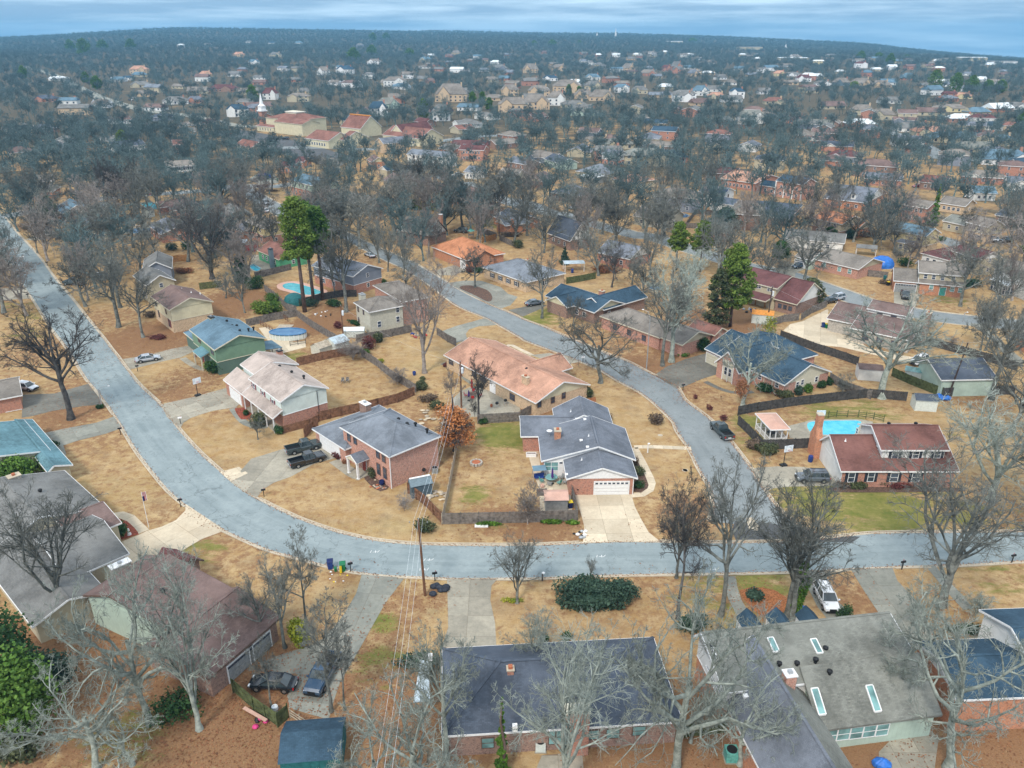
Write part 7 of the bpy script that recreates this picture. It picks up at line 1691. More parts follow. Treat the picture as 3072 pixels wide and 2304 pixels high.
def joined(tm,cm,nm):
 bm=bpy.data.meshes.new(nm)
 def arr(me):
  v=np.zeros(len(me.vertices)*3,np.float32);me.vertices.foreach_get('co',v);f=np.zeros(len(me.loops),np.int32);me.loops.foreach_get('vertex_index',f);return v.reshape(-1,3),f.reshape(-1,4)
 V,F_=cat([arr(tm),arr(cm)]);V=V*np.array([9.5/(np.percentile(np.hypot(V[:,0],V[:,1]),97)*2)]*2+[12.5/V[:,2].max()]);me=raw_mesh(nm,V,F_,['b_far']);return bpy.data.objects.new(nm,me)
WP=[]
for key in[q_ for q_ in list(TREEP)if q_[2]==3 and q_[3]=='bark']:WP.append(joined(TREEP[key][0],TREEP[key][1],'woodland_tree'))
wtop=np.mean([TREEP[k_][2]for k_ in TREEP if k_[2]==3])
FHP=[at(it[0])[:2]+(it[1],)for it in FARH]+FHX
def wood_points():
 rs=np.random.RandomState(77);out=[(x,y,0.0)for x,y in STUFFT]
 rr=640.
 while rr<RID+120:
  sp_=10.5+(rr-640)/4000*13
  n_=int(2*rad_(40)*rr/sp_)
  for t in range(n_):
   az=rad_(-40+80*(t+rs.uniform(0,1))/n_);r2=rr+rs.uniform(-sp_,sp_)*.5
   out.append((r2*sin(az),r2*cos(az)))
  rr+=sp_*.95
 o2=[p for p in out if len(p)==3];P_=np.array([p for p in out if len(p)==2]);keep=np.ones(len(P_),bool);dist=np.hypot(P_[:,0],P_[:,1])
 opn=np.sin(P_[:,0]/61+1)*np.sin(P_[:,1]/83+2)+.35*np.sin(P_[:,0]/23)*np.sin(P_[:,1]/31)
 keep&=~((opn>.55)&(dist<2600)&(rs.uniform(0,1,len(P_))<.6))
 keep&=rs.uniform(0,1,len(P_))<np.where(dist<1500,.55,.85)
 for(x,y,w)in FHP:    
  L_=hyp(x,y);ux,uy=x/L_,y/L_;a_=(P_[:,0]-x)*ux+(P_[:,1]-y)*uy;b_=-(P_[:,0]-x)*uy+(P_[:,1]-y)*ux
  fr=14+L_*.05
  keep&=~((a_>-fr)&(a_<w*.62+3)&(np.abs(b_)<w*.6+2))
 for s,_ in HOUSES:
  if hyp(*s.o)>330:
   for bb in s.B:
    X_=(P_[:,0]-s.o[0])*s.c+(P_[:,1]-s.o[1])*s.s;Y_=-(P_[:,0]-s.o[0])*s.s+(P_[:,1]-s.o[1])*s.c
    keep&=~((X_>bb['x'][0]-3)&(X_<bb['x'][1]+3)&(Y_>bb['y'][0]-22)&(Y_<bb['y'][1]+3))
 P_=P_[keep]
 P_=np.array([p for p in P_ if not(p[1]<1400 and(onroad(p[0],p[1])or nearchurch(p[0],p[1])))])
 Z=gz_np(P_[:,0],P_[:,1])-.2
 return o2+[tuple(p)for p in np.column_stack([P_,Z])]
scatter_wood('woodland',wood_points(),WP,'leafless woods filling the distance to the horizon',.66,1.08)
# leafy crowns
def leaf_cloud(seed,blobs,nl,size,shell=.55,flat=1.0,droop=0):
 rs=np.random.RandomState(seed);bl=np.array(blobs,float);vol=(bl[:,3]*bl[:,4]*bl[:,5])**(2/3.);pk=rs.choice(len(bl),nl,p=vol/vol.sum())
 u_=norm(rs.normal(0,1,(nl,3)));rad=rs.uniform(shell**3,1,nl)**(1/3.)
 lump=1+.16*np.sin(u_[:,0]*7+pk)*np.sin(u_[:,1]*6+pk*2)+.12*np.sin(u_[:,2]*9+pk*3)
 C_=bl[pk,:3]+u_*(rad*lump)[:,None]*bl[pk,3:6]
 nrm=norm(u_*.6+rs.normal(0,.6,(nl,3))+np.array([0,0,.25]));ref=norm(rs.normal(0,1,(nl,3)));s_=norm(np.cross(nrm,ref));t_=np.cross(nrm,s_)
 sz=size*rs.uniform(.6,1.4,nl);s_=s_*sz[:,None]*.5;t_=t_*(sz*.8)[:,None]*.5*flat
 V=np.stack([C_-s_-t_,C_+s_-t_*.6,C_+s_*.8+t_,C_-s_*.7+t_*.8],1).reshape(-1,3);Fq=np.arange(nl*4).reshape(-1,4)
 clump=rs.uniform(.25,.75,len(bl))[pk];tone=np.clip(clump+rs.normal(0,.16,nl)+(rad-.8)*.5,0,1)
 return V,Fq,tone
def shrub(name,p,w,dd,hh,mt,label,n_=1400,size=.22,blobs=6,cat_='shrub',group=None,rz=0,pos=None,z=0):
 x,y,z0=pos or at(p);rs=random.Random(int(x*13+y*7));B_=[]
 for t in range(blobs):
  an=rs.uniform(0,6.28);q_=rs.uniform(0,.42)if blobs>1 else 0
  B_.append((cos(an)*q_*w,sin(an)*q_*dd,hh*rs.uniform(.42,.6),w*rs.uniform(.26,.36)if blobs>1 else w/2,dd*rs.uniform(.26,.36)if blobs>1 else dd/2,hh*rs.uniform(.38,.5)))
 B_.append((0,0,hh*.5,w*.42,dd*.42,hh*.48))
 V,F_,T_=leaf_cloud(int(abs(x*31+y)),B_,n_,size);V[:,2]=np.maximum(V[:,2],.02)
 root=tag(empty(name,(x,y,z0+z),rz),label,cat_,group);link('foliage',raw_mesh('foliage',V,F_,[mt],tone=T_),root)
 mb=MB()
 for t in range(5):an=t*1.3;mb.tube([(0,0,-.05),(cos(an)*w*.15,sin(an)*dd*.15,hh*.45)],.05,.02,4,'b_dark')
 mb.bd('stem',root);return root
def pine(name,bp,tp,wpx,mt,label,bare=.45,n_=5200,size=.42,form='pine',group=None):
 x,y,z=at(bp);hh=height_to(bp,tp[1]);w=wpx*scale_px(bp);rs=random.Random(int(x*3+y));root=tag(empty(name,(x,y,z-.05),rs.uniform(0,6)),label,'tree',group)
 mb=TU([(0,0,0),(rs.uniform(-.3,.3),.2,hh*.4),(rs.uniform(-.4,.4),.3,hh*.75),(0,0,hh*.96)],max(.16,hh*.02),.06,8,'b_pine');mb.bd('trunk',root,True)
 B_=[];lm=MB();K=40 if form=='pine' else 18
 for t in range(K):
  f=t/(K-1);zz=hh*(bare+(1-bare)*f);env=sin(math.pi*min(1,.22+f*.78))**.7 if form=='pine' else(.6-f*.5)
  an=t*2.4+rs.uniform(-.4,.4);rr=w*.5*env*rs.uniform(.35,.8);br=w*rs.uniform(.12,.19)*(1 if form=='pine' else 2.1*(1.15-f))
  px,py=cos(an)*rr,sin(an)*rr;B_.append((px,py,zz,br,br,br*.6));lm.tube([(0,0,zz-rr*.35),(px*.6,py*.6,zz-.1),(px,py,zz)],.07,.03,4,'b_pine')
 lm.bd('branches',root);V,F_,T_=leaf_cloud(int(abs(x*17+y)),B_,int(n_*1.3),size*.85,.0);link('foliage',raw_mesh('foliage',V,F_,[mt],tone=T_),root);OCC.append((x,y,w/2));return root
pine('pine_tree',k(870,1205),k(760,275),130,'l_bright','tallest green pine, left one of the trio by the kidney pool',.52,7000)
pine('pine_tree',k(945,1135),k(900,300),110,'l_pine','middle pine of the trio by the kidney pool',.5,6000)
pine('pine_tree',k(1017,1105),k(990,340),95,'l_pine','right pine of the trio by the kidney pool',.55,5000)
pine('pine_tree',m(392,990),m(430,490),125,'l_bright','bright green pine beside the dark maroon roof',.28,9000)
pine('pine_tree',m(300,1000),m(290,640),90,'l_olive','dull green conifer just left of the bright green pine',.1,4000)
pine('pine_tree',m(60,640),m(70,350),70,'l_bright','left one of the two lime green tree tops above the bare grey crowns',.45,4200)
pine('pine_tree',m(205,650),m(205,340),78,'l_bright','right one of the two lime green tree tops above the bare grey crowns',.45,4600)
pine('cedar_tree',M1(940,1330),M1(990,960),90,'l_olive','bronze green cedar leaning over the parked cars',.2,5000)
pine('ivy_covered_tree',m(1645,365),m(1655,110),34,'l_ivy','narrow ivy covered tree, right',.02,3600,.34,'cone')
pine('arborvitae',e(1665,1700),e(1665,1225),46,'l_ivy','bright green columnar evergreen in front of the charcoal roof',.0,5200,.22,'cone')
pine('cedar_tree',k(350,960),k(340,750),60,'l_bluegreen','dark blue green cedar beside the emerald house yard',.05,3000)
pine('cedar_tree',I1(760,860),I1(800,470),70,'l_dark','dark evergreen left of the white boarded gable',.05,4500)
pine('cedar_tree',M1(500,700),M1(520,380),60,'l_dark','dark evergreen beside the dark blue hatchback',.3,3000)
pine('cedar_tree',M1(1240,380),M1(1260,150),50,'l_dark','small dark evergreen behind the tarp house ridge',.1,2500)
pine('cedar_tree',L2(270,860),L2(300,600),36,'l_bluegreen','narrow blue green cedar behind the light grey ranch',.05,2500,.3,'cone')
pine('cedar_tree',N3(560,600),N3(520,420),90,'l_bluegreen','blue green cedar below the solar panel house',.1,4000)
pine('cedar_tree',L1(230,640),L1(260,510),40,'l_dark','dark evergreen at the brick patio among thin trunks',.05,2000)
FG=[(n(430,215),n(430,140),34,'leftmost dark pine on the left skyline slope'),(n(510,235),n(510,138),60,'largest dark pine of the left skyline group'),(n(625,210),n(625,145),44,'rightmost dark pine of the left skyline group'),(n(795,205),n(795,138),40,'lone dark pine right of the left skyline group'),
 (n(590,440),n(580,360),40,'dark green tree by the far street'),(n(145,380),n(140,300),34,'dark conifer by the far left street'),(n(520,400),n(520,335),28,'small dark conifer left of the orange tan house'),(n(745,790),n(745,690),52,'yellow green tree in the left woods'),(n(1525,510),n(1520,415),46,'round green tree left of the spire'),
 (n(2130,250),n(2130,195),44,'green pine at the white mansion'),(o(125,270),o(130,190),50,'left dark pine beside the white mansion'),(o(235,240),o(230,175),44,'right dark pine beside the white mansion'),(o(240,150),o(240,100),30,'skyline pine, centre left'),(o(320,145),o(320,100),30,'second skyline pine, centre left'),(o(460,250),o(450,195),40,'green pine above the pale peaked roof'),
 (o(545,615),o(545,500),46,'green tree at the end of the church roofs'),(o(1210,175),o(1210,145),22,'small skyline pine, centre'),(o(1320,180),o(1320,142),34,'wider skyline pine, centre'),(o(1485,165),o(1485,145),16,'tiny skyline pine, centre right'),(o(1420,480),o(1415,410),22,'dark conifer before the many peaked house'),(o(1480,480),o(1480,420),22,'second dark conifer before the many peaked house'),
 (o(840,520),o(830,455),30,'dark conifer left of the tan hedge house'),(o(900,530),o(900,455),30,'tall dark conifer of the same hedge'),(o(940,560),o(940,490),34,'green conifer at the end of the hedge'),(q(1650,480),q(1650,330),62,'leftmost and tallest of the dark pines on the right'),(q(1780,480),q(1790,350),54,'second of the dark pines on the right'),(q(1880,480),q(1880,368),58,'third of the dark pines on the right'),
 (q(1980,470),q(1970,395),44,'fourth of the dark pines on the right'),(q(2060,475),q(2060,395),46,'rightmost of the dark pines on the right'),(q(2190,720),q(2200,600),60,'dark evergreen cut by the right edge'),(q(1380,300),q(1370,230),34,'distant olive pine right of centre'),(q(1200,270),q(1190,215),34,'distant green pine, right'),(q(1310,270),q(1310,225),34,'second distant green pine, right'),
 (q(1480,265),q(1470,240),40,'low distant pine clump, right'),(q(160,160),q(165,135),30,'distant pine below the right skyline'),(q(1160,440),q(1150,405),34,'lit green bush tree under the power line')]
for bp,tp,w,lb in FG:pine('evergreen_tree',bp,tp,w*.9,'l_pine' if 'yellow' not in lb and 'lit' not in lb else 'l_bright',lb,.12,2200,.2*max(3.2,scale_px(bp)*12),'pine','evergreens in the far woods')  # the yellow green tree and the bush tree take the stronger green leaf colour
# the orange leaved tree
x,y,z=at(b(385,1075));hh=height_to(b(385,1075),b(430,770)[1]);r=put_tree(getp('oak',5,'b_dark',0),x,y,z,hh*.97,9.5,1.0,'orange_leaf_tree','tree with dry orange leaves at the fence between the two centre yards')
V,F_,T_=leaf_cloud(91,[(cos(t*2.4)*2.7*(t%3)/2.4,sin(t*2.4)*2.5*(t%3)/2.4,hh*(.28+.052*t),1.7,1.7,1.15)for t in range(13)],5200,.26,.1);me=raw_mesh('leaves',V,F_,['l_orange'],tone=T_);lf=link('leaves',me,r);lf.scale=(1/r.scale[0],1/r.scale[1],1/r.scale[2]);r.pop('group',None)
for p,w,hh,lb in((c(480,560),3.4,3.6,'brown leaves clinging to the pale trunk before the navy roof'),):
 sh_=shrub('clinging_foliage',p,w,w,hh,'l_rust',lb,900,.2,5,'foliage',pos=(at(c(470,655))[0]-.5,at(c(470,655))[1],1.6))
# ivy on the double trunk
for p,hh,lb in((h(335,720),7.5,'green ivy sleeve on the left leaning trunk'),(h(372,722),5.5,'green ivy sleeve on the right leaning trunk')):
 x,y,z=at(p);V,F_,T_=leaf_cloud(int(hh*10),[(.1*t,0,.4+t*hh/10,.5,.5,.6)for t in range(10)],1700,.18,.6);r=tag(link('ivy',raw_mesh('ivy',V,F_,['l_ivy'],tone=T_)),lb,'ivy');r.location=(x,y,0)
SH=[ # point, w, d, h, mat, label
 ('evergreen_mass',d(60,1180),8,7,10,'l_dark','tall dark evergreen at the left edge, lower left',5200),('evergreen_mass',d(200,1400),8,7,8.5,'l_pine','nearer dense green evergreen in the lower left corner',6000),('evergreen_mass',d(330,1150),6,5,4,'l_bluegreen','blue green lower evergreen beside the corner mass',2600),('evergreen_mass',d(80,1560),6,4,2.5,'l_olive','dull undergrowth at the bottom left',1500),
 ('evergreen_shrub',g(470,600),4.4,3.6,2.3,'l_bluegreen','left lobe of the big evergreen shrub on the lower lawn',2400),('evergreen_shrub',g(600,590),5,4,2.5,'l_bluegreen','middle lobe of the big evergreen shrub on the lower lawn',2600),('evergreen_shrub',g(740,600),4.6,4,2.3,'l_bluegreen','right lobe of the big evergreen shrub on the lower lawn',2400),('evergreen_shrub',g(570,665),6,2.8,1.8,'l_bluegreen','front lobe of the big evergreen shrub on the lower lawn',2200),
 ('round_shrub',e(408,880),2.6,2.6,3.0,'l_yellow','round yellow green shrub at the end of the long driveway',2600),('shrub',a(350,520),3.4,2.4,2.6,'l_dark','dark green shrub at the front corner of the green house',1800),('shrub',a(310,500),2.4,2.0,2.0,'l_pine','light green shrub beside the flag porch',1200),
 ('shrub',a(565,815),1.2,1.2,.9,'l_dark','small green shrub in the red mulch bed of the white house',500),('shrub',a(805,955),1.6,1.5,1.6,'l_dark','dark green shrub at the porch corner post',900),('shrub',a(660,900),2.6,2.2,2.8,'l_olive','olive crown of the small porch tree',1400),
 ('shrub',a(1235,1130),2.6,1.5,1.2,'l_red','reddish shrub by the white garage door',900),('shrub',a(1470,1255),1.7,1.5,1.7,'l_olive','olive shrub by the lower windows of the brick house',900),('shrub',a(1350,1160),.8,.8,.8,'l_yellow','potted plant inside the portico',250),('shrub',a(1262,1165),.8,.8,.8,'l_rust','potted plant left of the portico',250),
 ('shrub',a(1505,300),2.2,2,2.2,'l_olive','round green shrub by the grey back fence',1300),('shrub',a(1410,385),2.2,1.6,1.2,'l_pine','light green shrub at the fence corner',800),('shrub',a(1815,635),2.6,2.2,1.6,'l_olive','clipped flat green shrub left of the patio pole',1400),('shrub',a(1520,445),1.8,1.4,.8,'l_yellow','low yellow green shrub by the diagonal fence',500),('shrub',a(1820,570),1.4,1.2,.8,'l_olive','low shrub in the ringed tree bed',500),
 ('shrub',a(1430,350),3.0,2.2,3.0,'l_red','dark purple shrub behind the fence corner',1300),('shrub',b(1005,790),1.9,1.7,1.5,'l_yellow','clipped round shrub at the corner of the salmon ranch',1100),('shrub',b(1335,690),2.4,2.2,1.9,'l_olive','clipped round shrub in the bed at the salmon ranch end',1400),('shrub',b(1270,715),1.8,1.0,.8,'l_red','red shrub beside the salmon ranch air conditioner',500),('shrub',b(448,540),1.6,1.6,1.6,'l_red','dark red round shrub along the salmon ranch',800),
 ('shrub',b(330,475),1.8,1.2,.9,'l_red','purple shrub near the left end of the salmon ranch',500),('shrub',b(580,620),1.8,1.4,1.1,'l_olive','green shrub on the salmon ranch patio',500),('shrub',b(1830,880),2.4,2.2,2.0,'l_brown','vase shaped brown shrub in the lawn inside the bend',900),('shrub',b(1705,1240),2.0,2.6,1.2,'l_olive','shrub bed along the garage side path',800),('shrub',b(1690,1330),1.6,2.0,1.1,'l_dark','dark shrub by the garage corner',700),('shrub',b(1665,1160),1.6,2.2,1.2,'l_brown','brownish shrub by the curving path',600),
 ('shrub',b(1480,850),2.0,1.6,1.2,'l_brown','dry shrub by the back corner of the centre house',600),('shrub',b(160,1640),2.8,2.2,1.7,'l_olive','green shrub behind the kerb by the utility pole',1300),('shrub',c(200,310),3.6,3.0,3.0,'l_dark','big dark green shrub at the pink brick ranch corner',2600),('shrub',c(100,350),2.2,1.2,.8,'l_pine','low light green shrub near the dark driveway',500),
 ('hedge',c(630,570),5.0,1.8,1.7,'l_dark','long clipped hedge before the navy roofed house',2200),('hedge',c(712,605),3.6,2.0,1.8,'l_olive','shorter clipped hedge at the navy house corner',1800),('shrub',c(810,585),2.6,2.2,1.8,'l_bluegreen','loose blue green shrub by the cream gable',1200),('shrub',c(865,565),2.6,2.2,1.7,'l_pine','loose light green shrub by the cream gable',1200),('shrub',c(950,540),2.4,1.8,1.5,'l_dark','dark green shrub under the right cream gable window',1000),('shrub',c(990,520),2.2,1.8,1.4,'l_dark','last green shrub at the fence end of the navy house',900),
 ('shrub',c(625,955),3.6,2.4,1.9,'l_olive','clipped green shrub outside the pool fence corner',2000),('shrub',c(535,920),2.2,2,1.6,'l_brown','brown ornamental shrub left of the clipped corner shrub',900),('shrub',c(180,612),.9,.9,.8,'l_red','first of three small dry bushes along the bend kerb',250),('shrub',c(262,680),1.1,1.1,.9,'l_red','second of three small dry bushes along the bend kerb',300),('shrub',c(354,748),1.5,1.3,1.1,'l_red','third and largest dry bush along the bend kerb',400),
 ('shrub',c(1080,1160),2.2,1.2,1.0,'l_brown','brown shrub under the left shuttered window',600),('shrub',c(1190,1165),2.4,1.2,1.1,'l_olive','olive shrub between the shuttered windows',700),('shrub',c(1320,1150),2.0,1.2,1.0,'l_olive','olive shrub right of the shuttered windows',600),('shrub',c(1440,1160),4.0,1.2,.9,'l_red','long reddish shrub bed along the porch of the red roofed house',900),
 ('shrub',j(825,625),1.2,1.0,.8,'l_dark','small green shrub at the foot of the left street light',500),('shrub',TH(455,330),2.2,3.0,1.6,'l_dark','dark shrub beside the teal roof',1100),('shrub',TH(490,360),1.6,1.6,1.2,'l_red','red tinged shrub beside the teal roof',500),('shrub',TH(170,590),9,4,4.2,'l_pine','broad green tree mass between the teal and grey roofs',4200),('shrub',TH(360,510),5,3,3.4,'l_bluegreen','darker green mass at the teal roof corner',2600),('shrub',TH(1030,1085),3.4,2.6,1.8,'l_dark','dark green shrub in the red mulch bed, left',1500),
 ('shrub',TH(40,1080),4,3,2.5,'l_bluegreen','teal green shrub at the left edge',1000),('shrub',k(470,1010),4.6,3.8,3.4,'l_dark','large green shrub at the corner of the pool yard',2400),('shrub',k(600,1130),3.4,2.8,2.6,'l_pine','bright green shrub along the grey diagonal fence',1600),('shrub',k(520,1220),5.6,3.4,3.0,'l_bright','left part of the bright green shrub row behind the round pool',2600),('shrub',k(620,1200),4.6,3,2.6,'l_pine','right part of the bright green shrub row behind the round pool',2000),
 ('hedge',k(1340,1330),7.5,1.2,1.2,'l_dark','low clipped hedge along the cream stucco house',1600),('shrub',k(1450,1350),1.8,1.5,1.5,'l_rust','russet shrub at the cream stucco house',600),('shrub',k(1140,1340),2.2,2,1.6,'l_red','purple brown shrub in the leafy yard',700),('shrub',k(900,1160),4.5,2.5,2.0,'l_bluegreen','dark shrubs at the foot of the pine trio',1400),('shrub',k(1100,1160),4,2.2,1.8,'l_dark','dark shrub behind the pool fence',1300),('shrub',k(1530,990),2,2,2,'l_dark','dark shrub at the brick corner of the blue grey gable',700),
 ('shrub',l(560,880),.01,.01,.01,'l_olive','x',0),('shrub',L1(1800,1230),3.6,3.2,2.6,'l_olive','round olive shrub behind the orange roof annex',1600),('shrub',L1(1070,1590),4.0,2.4,1.6,'l_red','dark red shrub at the white garage of the orange roof',1000),('shrub',L1(1180,1600),3.0,2.0,1.6,'l_dark','dark green shrub left of the grey hip ranch',900),('shrub',L1(400,660),6.5,4,3.2,'l_yellow','yellow green shrubs beyond the half timbered ridge',2200),('shrub',L1(280,620),4,3,3,'l_dark','dark green shrub left of the yellow green ones',1200),('shrub',L1(620,600),5,3.5,3.2,'l_dark','dark green shrub right of the yellow green ones',1500),
 ('shrub',L1(760,560),5,4,5.5,'l_rust','rust orange leaved tree beside the dark brick house',2600),('shrub',L1(700,760),5,4,4,'l_dark','dark evergreen behind the tall brick chimney',1500),('shrub',L2(880,1000),6.5,3,2.2,'l_rust','rusty vine hedge along the grey garden fence',1500),('shrub',L1(1680,1060),9,1.5,1.8,'l_brown','brown clipped hedge behind the charcoal ranch yard',1500),('shrub',K1(1815,175),2.0,2,2.6,'l_dark','small cone shrub by the upper street',500),('shrub',K1(1910,180),1.8,1.8,2.4,'l_dark','second small cone shrub by the upper street',400),
 ('shrub',K1(890,370),5.6,3.6,.7,'l_brown','ring bed around the tree on the junction island',800),('shrub',K1(730,310),6,2.4,.9,'l_red','reddish shrub bed at the junction corner',900),('shrub',K1(1300,400),4,2,1.2,'l_dark','dark foundation shrub at the pale green gable house',700),('shrub',i_(1420,690),4.4,3,2.4,'l_bluegreen','blue green shrub before the leafy fan tree',1200),('shrub',i_(1550,690),3.8,3,2.6,'l_dark','dark green shrub at the base of the fan tree',1200),('shrub',i_(1550,880),4,2.4,1.4,'l_rust','russet low shrub in the yard behind the yellow fence',700),
 ('shrub',i_(1510,110),2.6,2,2.2,'l_dark','dark round shrub by the five window white house',700),('shrub',i_(1300,1430),3.4,2,1.0,'l_red','reddish brown shrubs along the cream house',700),('shrub',i_(1250,1250),3.0,2,1.6,'l_brown','brown leafless shrub before the cream house',700),('shrub',M1(1280,790),3,2,1.6,'l_olive','green shrub at the tarp house entry',700),('shrub',M1(1100,730),3,2,1.2,'l_olive','low green shrubs left of the tarp house entry',600),('shrub',M1(1850,310),7,2,2,'l_brown','brown hedge behind the yellow house yard',900),
 ('shrub',M1(1550,330),6,4,3.5,'l_bluegreen','dark green thicket at the orange brick annex',1500),('shrub',M2(655,1080),2.4,2,2.0,'l_dark','rounded green shrub beside the grey garage door',900),('shrub',M2(430,750),4.5,3,2.5,'l_dark','dark evergreen behind the grey roofed house',1200),('shrub',M2(1450,1060),6.5,3,2.2,'l_bluegreen','dark thicket right of the grey roofed house',1500),('shrub',M2(2170,550),2.2,2,2.4,'l_pine','small green conifer on the far right lawn',700),('shrub',M2(120,1020),3.5,2,1.2,'l_brown','brown brush by the orange brick end wall',600),
 ('shrub',M2(950,370),4,2,1.6,'l_dark','dark shrub at the end of the yellow house',700),('shrub',g(1580,600),2.4,1.8,.9,'l_bluegreen','spiky blue green plant in the leafy bed',700),('shrub',g(1200,800),3.8,3,2.0,'l_bluegreen','feathery green shrub at the white gable',1200),('shrub',g(270,870),1.2,1.0,.9,'l_dark','left small green shrub behind the charcoal roof',350),('shrub',g(405,862),1.2,1.0,.9,'l_dark','right small green shrub behind the charcoal roof',350),('shrub',g(80,630),2.0,1.0,.5,'l_yellow','low yellow green weeds around the vase shaped tree',350),
 ('shrub',h(685,745),1.8,1.8,2.2,'l_dark','dark green shrub by the front wheel of the white vehicle',900),('shrub',h(1430,820),3.6,1.4,1.0,'l_dark','low dark hedge behind the corner house',900),('shrub',b(640,1600),3.2,.8,.5,'l_ivy','ivy patch at the fence foot, left',500),('shrub',b(1080,1585),3.6,.8,.5,'l_ivy','ivy patch at the fence foot, centre',600),('shrub',b(1230,1590),2.2,.8,.5,'l_ivy','ivy patch at the fence foot, right',400),('shrub',b(600,880),1.6,1.2,1.1,'l_dark','dark green shrub at the back fence corner',500),
 ('shrub',b(260,770),3.2,2.0,1.4,'l_olive','tangled green shrub above the stone bed',900),('shrub',b(200,720),3.4,2.2,1.4,'l_brown','tangled brown brush by the fence corner',800),('shrub',N2(190,400),3.4,3,5.5,'l_yellow','pale yellow green leaves showing behind the navy roof',900),('shrub',e(1150,1020),5,2,1.6,'l_bluegreen','dark green thicket left of the charcoal roof',1200),('shrub',d(1080,1330),5,4,2.6,'l_dark','green undergrowth beneath the pale spreading tree',1400),('shrub',d(330,760),4,3,2,'l_dark','dark shrub at the foot of the many stemmed tree',1000),
 ('shrub',TD(640,190),5,3,1.5,'l_rust','brown shrub row in the yard behind the cream house',800),('shrub',K1(1750,1100),4,3,3,'l_dark','dark green shrub right of the pine trio',1100)]
for nm,p,w,dd,hh,mt,lb,n_ in SH:
 if n_:shrub(nm,p,w,dd,hh,mt,lb,n_,.30 if w>5 else(.22 if w>2 else .15),7 if w>2 else 3,rz=-.6 if nm=='hedge' else 0)
# fences
def fence(pts,label,mt='w_grey',hh=1.8,span=2.4,rails='in',name='wooden_fence',closed=False):
 Q_=[at(p)[:2]for p in pts];x,y=Q_[0];root=tag(empty(name,(x,y,0)),label,'fence');pan={}
 sg=1 if rails=='in' else-1
 for A_,B_ in zip(Q_,Q_[1:]):
  L_=math.dist(A_,B_);n_=max(1,round(L_/span));s_=L_/n_;an=math.atan2(B_[1]-A_[1],B_[0]-A_[0])
  key=round(s_,2)
  if key not in pan:
   mb=MB();nb=int(s_/.148)
   if hh>1.3:
    for t in range(nb):
     x0=s_*t/nb;top=hh+U_(-.03,.03);mb.box(x0+.006,x0+s_/nb-.006,-.012,.012,.03,top,mt)
   rl=MB()
   for z in((.35,hh*.52,hh-.25)if hh>1.3 else(.3,.65,1.0)):rl.box(0,s_,.014,.06,z,z+.09,mt)
   pan[key]=(mb.mesh('board_panel')if hh>1.3 else None,rl.mesh('rail'))
  for t in range(n_):
   px,py=A_[0]+(B_[0]-A_[0])*t/n_-x,A_[1]+(B_[1]-A_[1])*t/n_-y
   for me,nm in zip(pan[key],('board_panel','rail')):
    if me:ob=link(nm,me,root);ob.location=(px,py,U_(-.02,.02));ob.rotation_euler=(0,0,an);ob.scale=(1,sg,1)
  if 'post' not in pan:pan['post']=BX(-.05,.05,-.05,.05,0,hh+.06,mt).mesh('post')
  for t in range(n_+1):
   px,py=A_[0]+(B_[0]-A_[0])*t/n_-x,A_[1]+(B_[1]-A_[1])*t/n_-y;ob=link('post',pan['post'],root);ob.location=(px-sin(an)*.09*sg,py+cos(an)*.09*sg,0);ob.rotation_euler=(0,0,an)
 return root
fence([b(303,1595),b(560,1590),b(890,1585),b(1262,1570)],'weathered grey board fence along the street side of the centre yard','w_grey')
fence([b(1262,1570),b(1245,1480),b(1208,1345)],'short fence between garage and red roofed shed','w_grey')
fence([b(303,1595),b(345,1390),b(385,1180),b(405,1050),b(430,920)],'pale topped long fence between the two centre yards','w_pale',1.7)
fence([b(552,880),b(700,872),b(850,862)],'grey fence behind the green patch of the centre yard','w_grey',rails='out')
fence([b(860,850),b(955,800)],'angled grey fence at the salmon ranch corner','w_grey');fence([b(948,810),b(965,790)],'orange gate panel at the salmon ranch corner','w_orange')
fence([b(60,1375),b(180,1465),b(300,1590)],'brown board fence below the grey shed, along the front lawn','w_brown',rails='out')
fence([a(1080,865),a(1240,825),a(1400,790),a(1500,765),a(1640,730),a(1760,680)],'red brown fence rising behind the pink brick house','w_brown',rails='out')
fence([a(985,985),a(1040,925),a(1080,910)],'brown gate fence beside the two pickups','w_brown');fence([a(830,950),a(1020,900),a(1080,870)],'low fence between the two brick houses','w_brown',1.4)
fence([a(1770,660),a(1690,610),a(1600,560),a(1490,470),a(1385,400)],'diagonal grey fence of the backyard behind the tan roof','w_grey',rails='out')
fence([a(930,470),a(1100,430),a(1250,400),a(1370,385)],'brown fence with a small flag sign, behind the tan roofed house','w_brown')
fence([a(1350,300),a(1480,280),a(1600,260),a(1740,230)],'grey fence behind the cream stucco house','w_grey',rails='out')
fence([a(1925,250),a(2000,300),a(2060,330)],'grey fence between the rear driveway and salmon roof','w_grey',rails='out')
fence([a(570,190),a(760,145),a(925,118)],'grey fence behind the oval pool','w_grey');fence([a(925,118),a(1030,195),a(1180,285),a(1260,330)],'long grey fence running down beside the oval pool','w_grey')
fence([k(460,930),k(620,890),k(760,855)],'grey fence between the emerald house and the kidney pool','w_grey');fence([k(535,1030),k(640,1110),k(720,1190),k(800,1215)],'grey fence left of the round green tent','w_grey')
fence([k(830,1160),k(1000,1110),k(1180,1080),k(1300,1080)],'dark fence in front of the blue grey gable yard','w_dark');fence([k(0,1020),k(180,1000)],'dark green vine covered fence behind the cream house','w_moss')
fence([i_(1380,800),i_(1480,785),i_(1580,775)],'yellow new board fence beside the fan shaped tree','w_orange');fence([I1(1830,800),I1(1970,790),I1(2110,770)],'yellow fence panels behind the thin dark trunks','w_orange')
